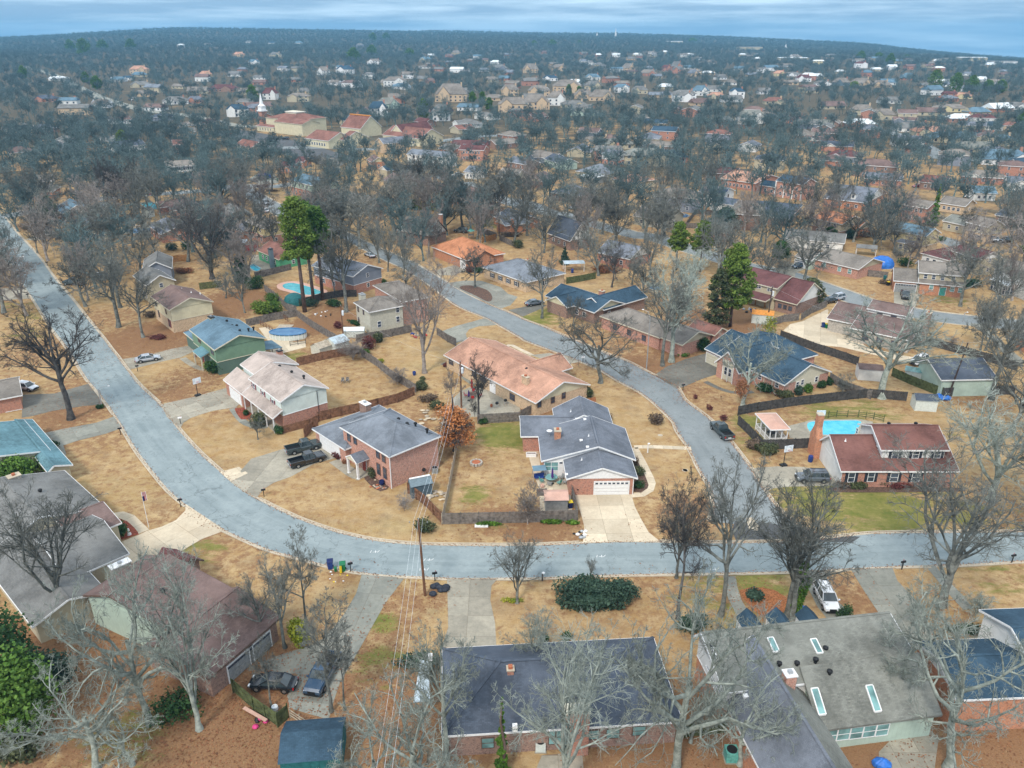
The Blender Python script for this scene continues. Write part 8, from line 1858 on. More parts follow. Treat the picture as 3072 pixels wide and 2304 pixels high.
fence([c(437,715),c(560,690),c(800,655),c(1050,625),c(1250,605),c(1480,625)],'long dark fence at the back of the pool garden','w_dark',rails='out');fence([c(437,770),c(500,830),c(580,915)],'dark fence along the street side of the gazebo','w_dark')
fence([c(580,925),c(700,925),c(880,915)],'dark fence in front of the pool garden','w_dark');fence([c(700,235),c(900,310),c(1100,375),c(1180,405)],'brown railed fence below the pale parking court','w_dark');fence([c(1390,470),c(1500,520),c(1700,600)],'green grey fence in front of the pale garage','w_moss')
fence([c(1005,500),c(1100,560),c(1260,615)],'grey fence running from the navy roofed house','w_grey');fence([c(1700,600),c(1900,590),c(2150,585)],'dark fence behind the red roofed house, right','w_dark');fence([N1(330,205),N1(430,245),N1(630,300),N1(830,355),N1(1020,410),N1(1200,470)],'brown fence with brick piers along the right lawn','w_dark')
fence([N2(190,290),N2(320,250),N2(450,235)],'silvery fence by the orange roofed shed','w_grey');fence([N2(470,235),N2(560,175),N2(690,120)],'grey fence beside the bare driveway strip','w_grey');fence([M1(1250,815),M1(1820,900),M1(2120,930)][1:],'grey fence right of the tarp house','w_grey')
fence([L1(1140,960),L1(1280,1020),L1(1450,1080)],'grey fence behind the play tower','w_grey');fence([L1(1240,1150),L1(1350,1120),L1(1450,1095)],'orange brown fence behind the orange roof annex','w_orange');fence([L1(1500,1110),L1(1620,1170),L1(1720,1210)],'grey fence right of the orange brown panels','w_grey')
fence([L2(300,1165),L2(520,1130),L2(740,1085)],'mossy railed fence behind the slate blue ranch','w_moss');fence([L1(1130,760),L1(1260,755),L1(1400,750)],'pale fence behind the charcoal brick ranch','w_pale')
fence([e(5,1190),e(130,1300),e(280,1405)],'moss covered dark fence beside the black sedan','w_moss',rails='out');fence([e(280,1405),e(345,1350)],'short mossy gate section by the white bin','w_moss')
fence([e(350,1350),e(410,1390),e(475,1430),e(600,1420),e(700,1425)],'open wooden rail fence at the foot of the driveway','w_pale',1.2,1.9,name='rail_fence');fence([g(1140,1470),g(1280,1455),g(1410,1440)],'grey green fence between the two lowest houses','w_moss',rails='out')
fence([a(880,330),a(935,320),a(990,312)],'low dark deck railing by the cream shed','w_dark',1.1,1.2,name='deck_railing');fence([a(665,180),a(750,225)],'sloping wooden stair railing at the oval pool','w_brown',1.2,1.5,name='deck_railing');fence([a(700,150),a(810,120),a(860,155)],'wooden deck railing behind the oval pool','w_brown',1.2,1.5,name='deck_railing')
fence([TG(800,115),TG(950,100),TG(1150,100),TG(1290,120),TG(1380,145)],'thin dark mesh fence curving behind the blue pool','w_moss',1.3,1.6,name='pool_fence')
FXO=[]
for P_ in FX[:26]:
 if not any(footprint_hit(*at(q_)[:2],0)or onroad(*at(q_)[:2])for q_ in P_):FXO.append((fence(P_,None,'w_grey' if len(FXO)%3 else 'w_brown',1.8,5.0),'backyard board fence',P_[1]))
assign_labels(FXO)
# vehicles
def wheel_mesh():
 t=MB();r=MB();vs_=[]
 for(rr,yy)in((.2,-.11),(.33,-.11),(.35,-.07),(.35,.07),(.33,.11),(.2,.11)):
  vs_+=[(rr*cos(q_*math.pi/8),yy,rr*sin(q_*math.pi/8))for q_ in range(16)]
 t.faces(vs_,[(i*16+q_,i*16+(q_+1)%16,(i+1)*16+(q_+1)%16,(i+1)*16+q_)for i in range(5)for q_ in range(16)],'rubber')
 for sy in(-.1,.1):r.poly([(.2*cos(q_*math.pi/5),sy,.2*sin(q_*math.pi/5))for q_ in range(10)],'rim')
 return t.mesh('tyre'),r.mesh('rim')
TYRE,RIM=wheel_mesh()
def loft(mb,secs,mt):
 vs_=[];K=None
 for x,pr in secs:
  row=[(x,-y,z)for y,z in pr]+[(x,y,z)for y,z in pr[::-1]];K=len(row);vs_+=row
 fs=[(i*K+q_,i*K+(q_+1)%K,(i+1)*K+(q_+1)%K,(i+1)*K+q_)for i in range(len(secs)-1)for q_ in range(K)]
 fs+=[tuple(range(K))[::-1],tuple(range((len(secs)-1)*K,len(secs)*K))]
 mb.faces(vs_,fs,mt)
def vehicle(kind,rear,front,paint,label,cat_=None,lift=0):
 A_,B_=at(rear),at(front);cx,cy=(A_[0]+B_[0])/2,(A_[1]+B_[1])/2;an=math.atan2(B_[1]-A_[1],B_[0]-A_[0])
 L_,W_,H_={'pickup':(5.7,1.95,1.85),'sedan':(4.75,1.82,1.45),'suv':(4.75,1.88,1.75),'hatch':(4.3,1.78,1.55)}[kind]
 root=tag(empty('parked_'+{'suv':'car','hatch':'car','sedan':'car','pickup':'pickup'}[kind],(cx,cy,A_[2]+.03+lift),an),label,cat_ or{'suv':'suv','pickup':'pickup truck'}.get(kind,'car'))
 w=W_/2;f=L_/2;bh={'pickup':1.12,'sedan':.92,'suv':1.08,'hatch':.95}[kind]
 def sec(x,ww,zt,zb=.32):return(x,[(ww*.86,zb),(ww,zb+.2),(ww,zt-.16),(ww*.9,zt)])
 bd=MB();hd=bh*(.98 if kind=='pickup' else .93)
 if kind=='pickup':
  loft(bd,[sec(-.55,w,bh),sec(f-1.75,w,bh),sec(f-.25,w*.96,hd),sec(f,w*.88,hd-.2)],paint)
  bd.box(-f,-.54,-w*.98,w*.98,.38,.62,paint).box(-f,-.56,-w*.98,-w*.98+.1,.6,bh,paint).box(-f,-.56,w*.98-.1,w*.98,.6,bh,paint).box(-f,-f+.1,-w*.88,w*.88,.6,bh,paint)
 else:loft(bd,[sec(-f,w*.86,bh-.18),sec(-f+.22,w*.97,bh-.02),sec(-f*.45,w,bh),sec(f*.3,w,bh),sec(f-.35,w*.95,hd-.1),sec(f,w*.82,hd-.3)],paint)
 bo=bd.bd('body',root)
 if kind=='pickup':BX(-f+.1,-.56,-w*.88,w*.88,.62,.66,'black').bd('bed_liner',root)
 c0,c1,r0,r1={'pickup':(-.5,1.35,-.3,.75),'sedan':(-1.75,1.15,-1.0,.35),'suv':(-2.25,1.2,-1.95,.45),'hatch':(-2.0,1.15,-1.45,.4)}[kind]
 wt=w*.72;zt=H_;gl=MB()
 gl.faces([(c0,-w*.93,bh-.02),(c1,-w*.93,bh-.02),(c1,w*.93,bh-.02),(c0,w*.93,bh-.02),(r0,-wt,zt-.06),(r1,-wt,zt-.06),(r1,wt,zt-.06),(r0,wt,zt-.06)],[(4,5,6,7),(0,1,5,4),(1,2,6,5),(2,3,7,6),(3,0,4,7)],'glass_car')
 gl.bd('windows',root)
 ro=MB();loft(ro,[(r0-.05,[(wt*.95,zt-.07),(wt*.8,zt-.01)]),(r0+.2,[(wt+.02,zt-.07),(wt*.85,zt+.02)]),(r1-.2,[(wt+.02,zt-.07),(wt*.85,zt+.02)]),(r1+.05,[(wt*.95,zt-.07),(wt*.8,zt-.01)])],paint)
 for sy in(-1,1):
  for(xa,xb)in((c0,r0),(c1,r1)):ro.bar((xa,sy*w*.92,bh),(xb,sy*wt,zt-.05),.07,.07,paint)
  xm=(r0+r1)/2;ro.bar((xm,sy*w*.935,bh),(xm,sy*(wt+.01),zt-.05),.06,.07,paint)
 ro.bd('roof_panel',root)
 if kind=='suv':MB().bar((r0+.1,-wt*.8,zt+.07),(r1-.1,-wt*.8,zt+.07),.04,.05,'black').bar((r0+.1,wt*.8,zt+.07),(r1-.1,wt*.8,zt+.07),.04,.05,'black').bd('roof_rails',root)
 for sy in(-1,1):
  BX(f-.2,f-.02,sy*w*.68-.17,sy*w*.68+.17,hd-.34,hd-.18,'clear').bd('headlight',root)
  BX(-f-.01,-f+.12,sy*w*.78-.1,sy*w*.78+.1,bh-.45,bh-.18,'lamp_red').bd('tail_light',root)
  BX(c1-.25,c1-.1,sy*(w+.1)-.09,sy*(w+.1)+.09,bh,bh+.14,paint).bd('mirror',root)
  for xx in(-f*.6,f*.62):
   wr=empty('wheel',(xx,sy*(w-.09),.35));wr.parent=root;link('tyre',TYRE,wr);link('rim',RIM,wr)
   MB().faces([(xx+(.47 if q_%2 else .38)*cos(math.pi*(q_//2)/6),sy*(w+.012),.35+(.47 if q_%2 else .38)*sin(math.pi*(q_//2)/6))for q_ in range(14)],[(2*q_,2*q_+1,2*q_+3,2*q_+2)for q_ in range(6)],'black').bd('wheel_arch',root)
 BX(f-.04,f+.05,-w*.8,w*.8,.36,.56,'black').box(f-.06,f+.02,-w*.42,w*.42,.58,hd-.2,'black').bd('front_bumper',root)
 BX(-f-.06,-f+.05,-w*.85,w*.85,.38,.56,'steel' if kind=='pickup' else 'black').box(-f-.07,-f-.05,-.26,.26,.6,.74,'white').bd('rear_bumper',root)
 return root
for v in[('pickup',a(884,1192),a(1116,1128),'p_black','black crew cab pickup, nearer of the two side by side'),('pickup',a(860,1096),a(1088,1042),'p_greygreen','dark grey green pickup, farther of the two side by side'),('pickup',c(378,868),c(300,790),'p_greygreen','dark pickup parked on the street bend by the kerb'),
 ('suv',c(975,1120),c(822,1118),'p_grey','blue grey car on the driveway of the red roofed corner house'),('sedan',j(1135,245),j(1322,215),'p_silver','silver sedan on the driveway by the left street'),('pickup',e(610,1005),e(500,1205),'p_blue','dark blue pickup seen from above on the long driveway'),('sedan',e(362,1165),e(140,1150),'p_black','black sedan parked on fallen leaves behind the pickup'),
 ('suv',h(535,560),h(608,705),'p_white','white sport utility vehicle with dark roof, lower right'),('sedan',l(790,1155),l(888,1140),'p_grey','dark grey sedan before the slate blue ranch'),('hatch',M1(870,760),M1(700,785),'p_blue','dark blue hatchback in front of the pale green garage'),('suv',M1(1415,1245),M1(1290,1275),'p_silver','silver sport utility vehicle parked on the street at right'),
 ('sedan',M1(1290,1290),M1(1180,1310),'p_black','black car just behind the silver one at right'),('pickup',M2(400,1160),M2(430,1270),'p_pewter','grey pickup standing in front of the grey garage door'),('suv',M2(1770,345),M2(1778,395),'p_white','small white car beneath the raised cream house'),('suv',M2(1990,380),M2(1890,390),'p_pewter','dark car beside the small white car'),
 ('pickup',K1(820,640),K1(592,650),'p_white','white pickup with open bed by the upper street'),('suv',K1(735,540),K1(850,600),'p_silver','silver car parked behind the white pickup'),('hatch',K1(800,695),K1(740,680),'p_white','white car half hidden by the grey roof'),('suv',I1(770,990),I1(560,1010),'p_white','farther of two white cars on the left driveway'),('hatch',I1(800,1045),I1(655,1045),'p_white','nearer of two white cars on the left driveway'),
 ('pickup',N6(1010,440),N6(928,452),'p_silver','silver pickup on the middle street driveway'),('suv',L1(990,1000),L1(845,985),'p_pewter','dark car near the green play tower'),('pickup',N6(205,222),N6(132,230),'p_white','white pickup near the small porch house'),('sedan',K1(1890,105),K1(1795,95),'p_brightblue','bright blue car by the tan double garage'),('suv',n(1105,985),n(1140,988),'p_black','left black car at the five window house'),
 ('suv',n(1150,982),n(1192,985),'p_black','right black car at the five window house'),('sedan',n(1210,1005),n(1170,998),'p_silver','pale blue car in front of the five window house'),('sedan',m(1580,128),m(1525,130),'p_red','bright red car in the carport'),('sedan',N4(905,345),N4(872,342),'p_white','white car between trees at far right'),('suv',K2(680,285),K2(545,250),'p_pewter','dark car driving up the street by the pines'),
 ('sedan',K2(1130,640),K2(980,570),'p_silver','silver car parked at the kerb beyond the blue grey gable'),('pickup',i_(690,985),i_(540,975),'p_greygreen','dark pickup under the big left trees'),('suv',i_(890,935),i_(790,915),'p_white','white car under the big left trees'),('hatch',N7(205,262),N7(290,275),'p_white','white car nosing out at the left edge garage'),('suv',N1(400,385),N1(310,425),'p_white','white vehicle behind the pale garage'),
 ('suv',n(1740,742),n(1705,740),'p_black','dark car under the church entrance'),('sedan',n(1370,712),n(1410,712),'p_red','red car in the church parking lot'),('sedan',n(1420,728),n(1455,728),'p_silver','pale car in the church parking lot'),('suv',n(770,508),n(810,510),'p_black','dark car by the far street'),('sedan',n(785,495),n(825,495),'p_white','white car by the far street')]:vehicle(*v)
# poles, lamps, wires
def upole(p,hh,label,mt='pole_wood',arm=True,can=True,lean=(0,0)):
 x,y,z=at(p);r=tag(empty('utility_pole',(x,y,z)),label,'utility pole');tx,ty=lean
 TU([(0,0,0),(tx,ty,hh)],.17,.11,8,mt).bd('pole',r)
 if arm:MB().bar((tx-1.1,ty,hh-.5),(tx+1.1,ty,hh-.5),.1,.12,mt).bd('crossarm',r)
 if can:LT([(.2,hh-2.2),(.24,hh-2.1),(.24,hh-1.2),(.15,hh-1.1)],tx+.32,ty,10,'clear').bd('transformer',r)
 for sx in(-1,0,1):LT([(.05,hh-.42 if sx else hh),(.07,hh-.3 if sx else hh+.12),(.02,hh-.2 if sx else hh+.22)],tx+sx,ty,6,'tr_grey').bd('insulator',r)
 return(x+tx,y+ty,z+hh)
U1=upole(e(1187,592),10.4,'brown wooden utility pole on the near side of the street','pole_wood',False,False,(-.35,.3))
U2=upole(b(385,1075),9.5,'utility pole half hidden by the orange leaved tree','pole_dark',False,False)
U3=upole(b(437,765),8.8,'red brown pole with transformer on the round patio edge','pole_wood',False,True)
U4=upole(a(1258,278),7.6,'wooden pole with white lamp box behind the sheds','pole_wood',False,True)
U5=upole(c(1742,600),10.5,'dark leaning pole in front of the large pale garage','pole_dark',False,False,(1.2,0));U6=upole(c(622,145),8.5,'utility pole above the orange roofed shed','pole_dark',False,True,(.3,.6));U7=upole(L1(1495,1050),9,'utility pole in the yard of the charcoal ranch','pole_dark',True,True)
U8=upole(M2(420,440),6,'short dark pole behind the grey roofed house','pole_dark',False,False);U9=(-9.5,40,10.5)
def wire(A_,B_,label,sag=.8,r=.012):
 P_=[tuple(A_[q_]+(B_[q_]-A_[q_])*t/14-(sag*4*(t/14)*(1-t/14)if q_==2 else 0)for q_ in range(3))for t in range(15)]
 tag(TU(P_,r,n_=3,mt='clear',caps=False).bd('overhead_cable'),label,'cable')
o3=lambda P_,dx,dz=0:(P_[0]+dx,P_[1],P_[2]+dz)
for t in(-1,0,1):
 wire(o3(U1,t*.5),o3(U2,t*.5),('left','middle','right')[t+1]+' overhead cable from the street pole up to the orange leaved tree');wire(o3(U1,t*.5),o3(U9,t*.6),('left','middle','right')[t+1]+' overhead cable from the street pole down past the bottom edge')
wire(U2,o3(U3,0,-.6),'overhead cable between the orange leaved tree and the patio pole');wire(o3(U3,0,-.5),U4,'overhead cable from the patio pole across the backyards',1.5);wire(U5,(115,150,9),'overhead cable right of the leaning dark pole');wire(U5,U6,'overhead cable over the navy roof and parking court',2);wire(U7,U6,'overhead cable between the two right backyard poles',2.5)
def lamp(p,tp,label,arm=(1.6,0),mt='steel'):
 x,y,z=at(p);hh=height_to(p,tp[1]);r=tag(empty('street_lamp',(x,y,z)),label,'street lamp');ax,ay=arm
 TU([(0,0,0),(0,0,hh*.9)],.11,.07,8,mt).bd('pole',r);TU([(0,0,hh*.88),(ax*.3,ay*.3,hh*.98),(ax,ay,hh)],.05,.04,6,mt).bd('arm',r);LT([(.12,hh-.1),(.22,hh-.02),(.1,hh+.08)],ax*1.08,ay*1.08,8,'tr_white').bd('lamp_head',r)
lamp(i_(165,1000),i_(130,750),'tall pale street lamp arching over the far left street',(2.4,.5));lamp(j(848,615),i_(815,1830),'pale street lamp beside the left dark driveway',(1.5,.6));lamp(b(1752,492),b(1775,80),'two tone street lamp pole by the right kerb before the pink ranch',(-1.2,1.0));lamp(K1(1562,575),K1(1560,475),'pale street lamp near the tall pines',(-2.4,.3))
lamp(c(1832,138),c(1847,75),'short white street lamp at the far right lawn',(.5,0));lamp(M2(1390,390),M2(1440,225),'curved white street lamp by the right maroon gable',(2.0,0));lamp(b(1760,1085),b(1762,1020),'white lamp post beside the straight path',(.1,0),'tr_white');lamp(g(262,500),g(262,450),'small white topped post on the lower lawn',(.1,0),'pole_dark')
def mailbox(p,label,dx=.3,mt='black',post='black'):
 x,y,z=at(p);r=tag(empty('mailbox',(x,y,z),dx),label,'mailbox');BX(-.05,.05,-.05,.05,0,1.05,post).bd('post',r)
 b_=MB();b_.faces([(-.3+.62*q_,.11*cos(t*math.pi/4),1.06+.02+(.11+.11*sin(t*math.pi/4)if True else 0))for q_ in(0,1)for t in range(5)]+[(-.3,-.11,1.04),(-.3,.11,1.04),(.32,-.11,1.04),(.32,.11,1.04)],[(t,t+1,t+6,t+5)for t in range(4)]+[(0,11,10,4,3,2,1),(5,6,7,8,9,12,13),(0,5,13,11),(4,10,12,9),(10,11,13,12)],mt).bd('box',r)
 BX(.1,.16,.12,.15,1.15,1.42,'red').bd('flag',r)
for p,lb in((a(693,1398),'black mailbox at the pickup driveway'),(a(100,880),'black mailbox at the white house driveway'),(j(1143,315),'black mailbox near the silver sedan'),(j(1003,840),'black mailbox by the streaked left driveway'),(j(1500,1438),'black mailbox at the tip of the left lawn'),(e(727,440),'black mailbox beside the green bin'),(e(1248,500),'dark mailbox by the heap of rubbish bags'),
 (h(1042,430),'dark mailbox at the long lower right driveway'),(h(1722,390),'black mailbox at the right end of the street'),(c(100,560),'black mailbox at the navy house driveway'),(i_(235,1095),'dark mailbox on the left street edge'),(i_(395,825),'small dark mailbox across the far left street'),(i_(75,858),'small mailbox at the upper left driveway'),(K1(580,495),'mailbox beside the upper street'),(b(1300,445),'white topped mailbox at the salmon ranch drive')):mailbox(p,lb,mt='white' if 'white' in lb else 'black')
tag(TU([at(c(337,597)),at(c(337,597),1.1)],.06,n_=6,mt='pole_wood').box(*[v for v in(at(c(337,597))[0]-.12,at(c(337,597))[0]+.12,at(c(337,597))[1]-.12,at(c(337,597))[1]+.12,0,.1)],'pole_wood').bd('garden_post'),'reddish post by the dark path of the navy house','post')
def bin_(p,mt,lid,label,rz=.2,s=1.0):
 x,y,z=at(p);r=tag(empty('wheelie_bin',(x,y,z+.02),rz),label,'bin');r.scale=(s,s,s)
 MB().faces([(-.24,-.26,.06),(.24,-.26,.06),(.24,.26,.06),(-.24,.26,.06),(-.31,-.34,1.0),(.31,-.34,1.0),(.31,.34,1.0),(-.31,.34,1.0)],[(0,3,2,1),(4,5,6,7),(0,1,5,4),(1,2,6,5),(2,3,7,6),(3,0,4,7)],mt).bd('bin_body',r)
 MB().faces([(-.34,-.38,1.01),(.34,-.38,1.01),(.34,.38,1.01),(-.34,.38,1.01),(-.28,-.3,1.1),(.28,-.3,1.1),(.28,.26,1.14),(-.28,.26,1.14)],[(4,5,6,7),(0,1,5,4),(1,2,6,5),(2,3,7,6),(3,0,4,7)],lid).bd('lid',r)
 for sx in(-.28,.28):TU([(sx-.04,.3,.12),(sx+.04,.3,.12)],.12,n_=10,mt='rubber').bd('wheel',r)
 return r
bin_(e(602,425),'blue','navy','blue wheeled bin at the street edge',.2,1.15);BX(-.36,-.1,-.42,-.37,.05,.95,'yellow').bd('hanging_lid',bin_(e(680,440),'green_bin','green_bin','green wheeled bin with yellow side at the street edge',.2,1.15));bin_(e(634,442),'green_bin','green_bin','small green tub between the two street bins',.2,.55)
bin_(N2(660,295),'blue','navy','blue bin under the carport edge');bin_(N2(690,302),'green_bin','yellow','green bin with yellow lid by the carport');bin_(N2(735,292),'green_bin','green_bin','second green bin deeper by the carport');bin_(b(1210,1478),'navy','yellow','dark bin beside the red roofed shed');bin_(M2(160,1040),'black','yellow','black and yellow bin at the orange brick end wall');bin_(M2(110,950),'teal_cloth','teal_cloth','teal bin at the fence left of the orange brick wall');bin_(d(215,745),'black','black','black bin at the rear corner of the left grey roof')
bin_(K1(970,215),'green_bin','green_bin','green bin on the junction court');bin_(L2(385,1000),'blue','blue','blue bin under the metal carport');bin_(d(548,582),'navy','navy','navy bin behind the brown roof, left')
def lump(name,p,rs_,mt,label,cat_,n_=6,spread=.5,sz=.35,zf=.8):
 x,y,z=at(p);r=tag(empty(name,(x,y,z)),label,cat_);rr=random.Random(rs_)
 for t in range(n_):
  s_=sz*rr.uniform(.7,1.2);ax,ay=rr.uniform(-spread,spread),rr.uniform(-spread,spread);m_=mt if isinstance(mt,str)else mt[t%len(mt)]
  LT([(s_*.6,0),(s_,s_*.4),(s_*.85,s_*zf*.9),(s_*.35,s_*zf*1.3),(.03,s_*zf*1.5)],ax,ay,7,m_,1,rr.uniform(.6,1)).bd({'rubbish_bags':'bag','firewood_pile':'log'}.get(name,'piece'),r)
 return r
lump('rubbish_bags',e(1280,560),3,'shutter_dark','heap of black rubbish bags by the driveway kerb','rubbish bags',9,.9,.5);lump('stone_pile',b(270,1405),4,('cc_new','rocks','w_pale'),'pile of pale rubble in the fence corner by the grey shed','rubble',16,1.6,.4,.5);lump('stone_bed',b(245,835),5,('cc_new','w_pale'),'row of pale flat stones along the upper bed','stones',16,2.6,.5,.25)
lump('scrap_pile',g(490,220),6,('white','black','steel'),'heap of white junk at the kerb by the centre driveway','junk',10,1.1,.3);lump('litter',e(650,475),7,('white','yellow','white'),'scattered white litter behind the street bins','litter',8,1.2,.14);lump('rock_garden',TB(1080,1380),8,('rocks','cc_new','terracotta'),'bed of mixed rocks below the brick house windows','rocks',18,1.3,.26,.5)
lump('yard_items',k(1040,1220),9,('white','steel','black'),'cluster of pale garden ornaments in the leafy yard','garden ornaments',10,2.5,.25);lump('firewood_pile',a(1790,260),10,('w_pale','w_orange','red','blue'),'wood pile and odds by the grey back fence','wood pile',12,1.6,.4);lump('yard_junk',M1(90,1420),12,('black','navy','steel'),'dark clutter behind the orange roofed shed','clutter',12,2.0,.4)
lump('pool_clutter',I1(2160,440),13,('yellow','red','white','black'),'colourful clutter behind the teal pool','clutter',14,3.2,.45);lump('blue_tarp',N1(565,715),15,'blue_tarp','blue tarpaulin bundle at the fence below the leaning pole','tarp',4,.6,.7);lump('blue_cover',h(905,1640),16,'blue_tarp','bright blue cover at the bottom edge','tarp',3,.5,.9);lump('crumpled_tarp',h(425,690),17,'blue_tarp','crumpled blue tarp by the ivy wrapped trunks','tarp',4,.6,.45,.4)
# sheds and covers
def shed(p,w,dd,hh,rise,roof,wall,label,rz=None,name='garden_shed',axis='x',look=None,doors=True,open_=False):
 x,y,z=at(p);rz=0 if rz is None else rz;r=tag(empty(name,(x,y,z),rz),label,'shed' if 'shed' in name else name.split('_')[-1])
 x0,x1,y0,y1=-w/2,w/2,0,dd;e_=.15
 if open_:
  for px in(x0+.1,x1-.1):
   for py in(y0+.1,y1-.1):BX(px-.06,px+.06,py-.06,py+.06,0,hh,'tr_white').bd('post',r)
 elif axis=='x':BX(x0,x1,y0,y1,0,hh,wall).poly([(x0,y0,hh),(x0,y1,hh),(x0,dd/2,hh+rise)][::-1],wall).poly([(x1,y0,hh),(x1,y1,hh),(x1,dd/2,hh+rise)],wall).bd('wall',r)
 else:BX(x0,x1,y0,y1,0,hh,wall).poly([(x0,y0,hh),(x1,y0,hh),(0,y0,hh+rise)],wall).poly([(x0,y1,hh),(x1,y1,hh),(0,y1,hh+rise)][::-1],wall).bd('wall',r)
 P_=[(x0-e_,y0-e_,hh),(x1+e_,y0-e_,hh),(x1+e_,y1+e_,hh),(x0-e_,y1+e_,hh)]
 pk=[(x0-e_,dd/2,hh+rise),(x1+e_,dd/2,hh+rise)]if axis=='x' else[(0,y0-e_,hh+rise),(0,y1+e_,hh+rise)]
 F_=[(0,1,5,4),(2,3,4,5)]if axis=='x' else[(3,0,4,5),(1,2,5,4)]
 mb=MB();mb.faces([(q_[0],q_[1],q_[2]+.07)for q_ in P_+pk],F_,roof).faces(P_+pk,[f[::-1]for f in F_],wall);mb.bd('roof',r)
 if doors and not open_:BX(-.75,-.02,-.04,-.01,.1,hh-.15,wall).box(.02,.75,-.04,-.01,.1,hh-.15,wall).bd('door',r)
 return r
s_=shed(TB(1745,1560),3.0,2.0,1.9,.75,'plastic_grey','plastic_slate','dark slate coloured plastic shed beside the pink brick house',.38);MB().bar((-1.5,1,2.74),(1.5,1,2.74),.35,.06,'white').bd('ridge_strip',s_)
shed(b(1112,1500),3.1,2.6,1.7,.55,'coping','galv','metal shed with faded red roof behind the street fence',.03,doors=False);shed(a(1165,368),4.0,3.4,2.1,.9,'rf_metal','shed_light','pale shed with white metal roof behind the tan roof',-.75,axis='y');shed(a(1060,392),3.0,3.4,1.7,.8,'w_pale','shed_cream','smaller cream shed with worn pale roof beside the white metal one',-.7,axis='y')
shed(a(1330,268),4.4,2.4,1.5,.5,'rf_white','shed_light','white covered low canopy by the cream stucco fence',.05,'tent_canopy');shed(c(1255,500),4.2,3.0,2.2,.5,'rf_brown','sd_white','white shed with brown roof behind the navy roofed house',-.2);shed(c(1600,690),3.6,2.6,2.0,.8,'rf_charcoal','shed_light','cream shed with dark roof and gable, at the pool garden corner',-.15)
shed(c(1520,500),3.0,2.0,1.8,.6,'glass_teal','shed_light','small greenhouse like shed left of the pale garage',-.5);shed(M1(225,1620),4.6,3,2.1,.7,'orange_roof','shed_light','white shed with bright orange roof',-.3);shed(L2(420,985),5.5,3.4,2.3,.3,'rf_metal','tr_white','open carport with pale blue metal roof',.1,'metal_carport',open_=True)
shed(I1(1540,680),3,3,2.4,.8,'rf_blue','shed_light','small pale shed with blue roof near thin trunks',-.3);shed(I1(2200,770),3,3,2.4,1,'rf_green','shed_light','small grey green shed by the white frame',-.3,axis='y');shed(K1(360,1265),6,4,2.2,.6,'rf_metal','stone','long low shed with white metal roof left of the emerald house',.15);shed(K1(560,1280),3,2.6,2.0,.7,'rf_rust','red','red shed beside the emerald house',-.2)
shed(M1(1790,600),5.5,3.5,2.3,.8,'rf_grey','w_brown','grey roofed open backyard pavilion behind the tarp house',-.35,'garden_pavilion',open_=True)
shed(e(490,1730),5.2,4.5,2.3,1.1,'rf_navy','teal_cloth','dark blue roofed shed with teal walls at the bottom edge',.1)
rt=tag(MB().poly([(*at(e(1120,1345))[:2],1.9),(*at(e(1222,1335))[:2],1.9),(*at(e(1215,1120))[:2],2.6),(*at(e(1165,1110))[:2],2.6)],'rf_metal').bd('lean_to_roof'),'narrow whitish lean to panel left of the charcoal roof','lean-to roof');rt.modifiers.new('thick','SOLIDIFY').thickness=.08
for nm,p,rx,hh,mt,lb,ct in(('garden_tent',k(785,1135),2.6,2.6,'teal_cloth','dark green domed tent beside the kidney pool','tent'),('tarp_dome',M1(2040,745),3.2,2.9,'blue_tarp','bright blue tarpaulin dome behind the brown roofed ranch','tarp')):
 x,y,z=at(p);r=tag(empty(nm,(x,y,z)),lb,ct);LT([(rx,0),(rx*.97,hh*.35),(rx*.8,hh*.7),(rx*.45,hh*.93),(.05,hh)],0,0,14,mt).bd('cover',r)
 for t in range(7):an=t*math.pi/3.5;TU([(rx*1.01*cos(an),rx*1.01*sin(an),0),(rx*.98*cos(an),rx*.98*sin(an),hh*.35),(rx*.81*cos(an),rx*.81*sin(an),hh*.71),(0,0,hh+.02)],.04,n_=4,mt=mt).bd('rib',r)
x,y,z=at(K1(790,185));r=tag(empty('covered_trailer',(x,y,z),-.1),'large navy blue covered trailer on the junction court','trailer');loft(mb:=MB(),[(-3.2,[(.8,.5),(.9,1.6),(.3,2.0)]),(-1,[(1.1,.4),(1.2,2.0),(.4,2.6)]),(2,[(1.1,.4),(1.2,1.9),(.4,2.4)]),(3.2,[(.5,.6),(.5,1.3),(.2,1.6)])],'blue');mb.bd('cover',r)
for sy in(-1,1):wr=link('tyre',TYRE,r);wr.location=(-.5,sy*.95,.35)
# gazebo
P_=[at(TG(200,55),2.9),at(TG(395,52),2.9),at(TG(530,203),2.9),at(TG(345,208),2.9)];cx=sum(p[0]for p in P_)/4;cy=sum(p[1]for p in P_)/4;r=tag(empty('gazebo',(cx,cy,0)),'white railed garden gazebo with red shingle roof by the pool','gazebo');Q_=[(p[0]-cx,p[1]-cy)for p in P_]
rf_=MB();rf_.faces([(q_[0],q_[1],2.75)for q_ in Q_]+[(q_[0]*.12,q_[1]*.45,3.25)for q_ in Q_],[(0,1,5,4),(1,2,6,5),(2,3,7,6),(3,0,4,7),(4,5,6,7),(3,2,1,0)],'coping');rf_.bd('roof',r)
fb=MB();[fb.bar((Q_[t][0],Q_[t][1],2.72),(Q_[(t+1)%4][0],Q_[(t+1)%4][1],2.72),.06,.18,'white')for t in range(4)];fb.bd('fascia',r);Qi=[(q_[0]*.86,q_[1]*.86)for q_ in Q_]
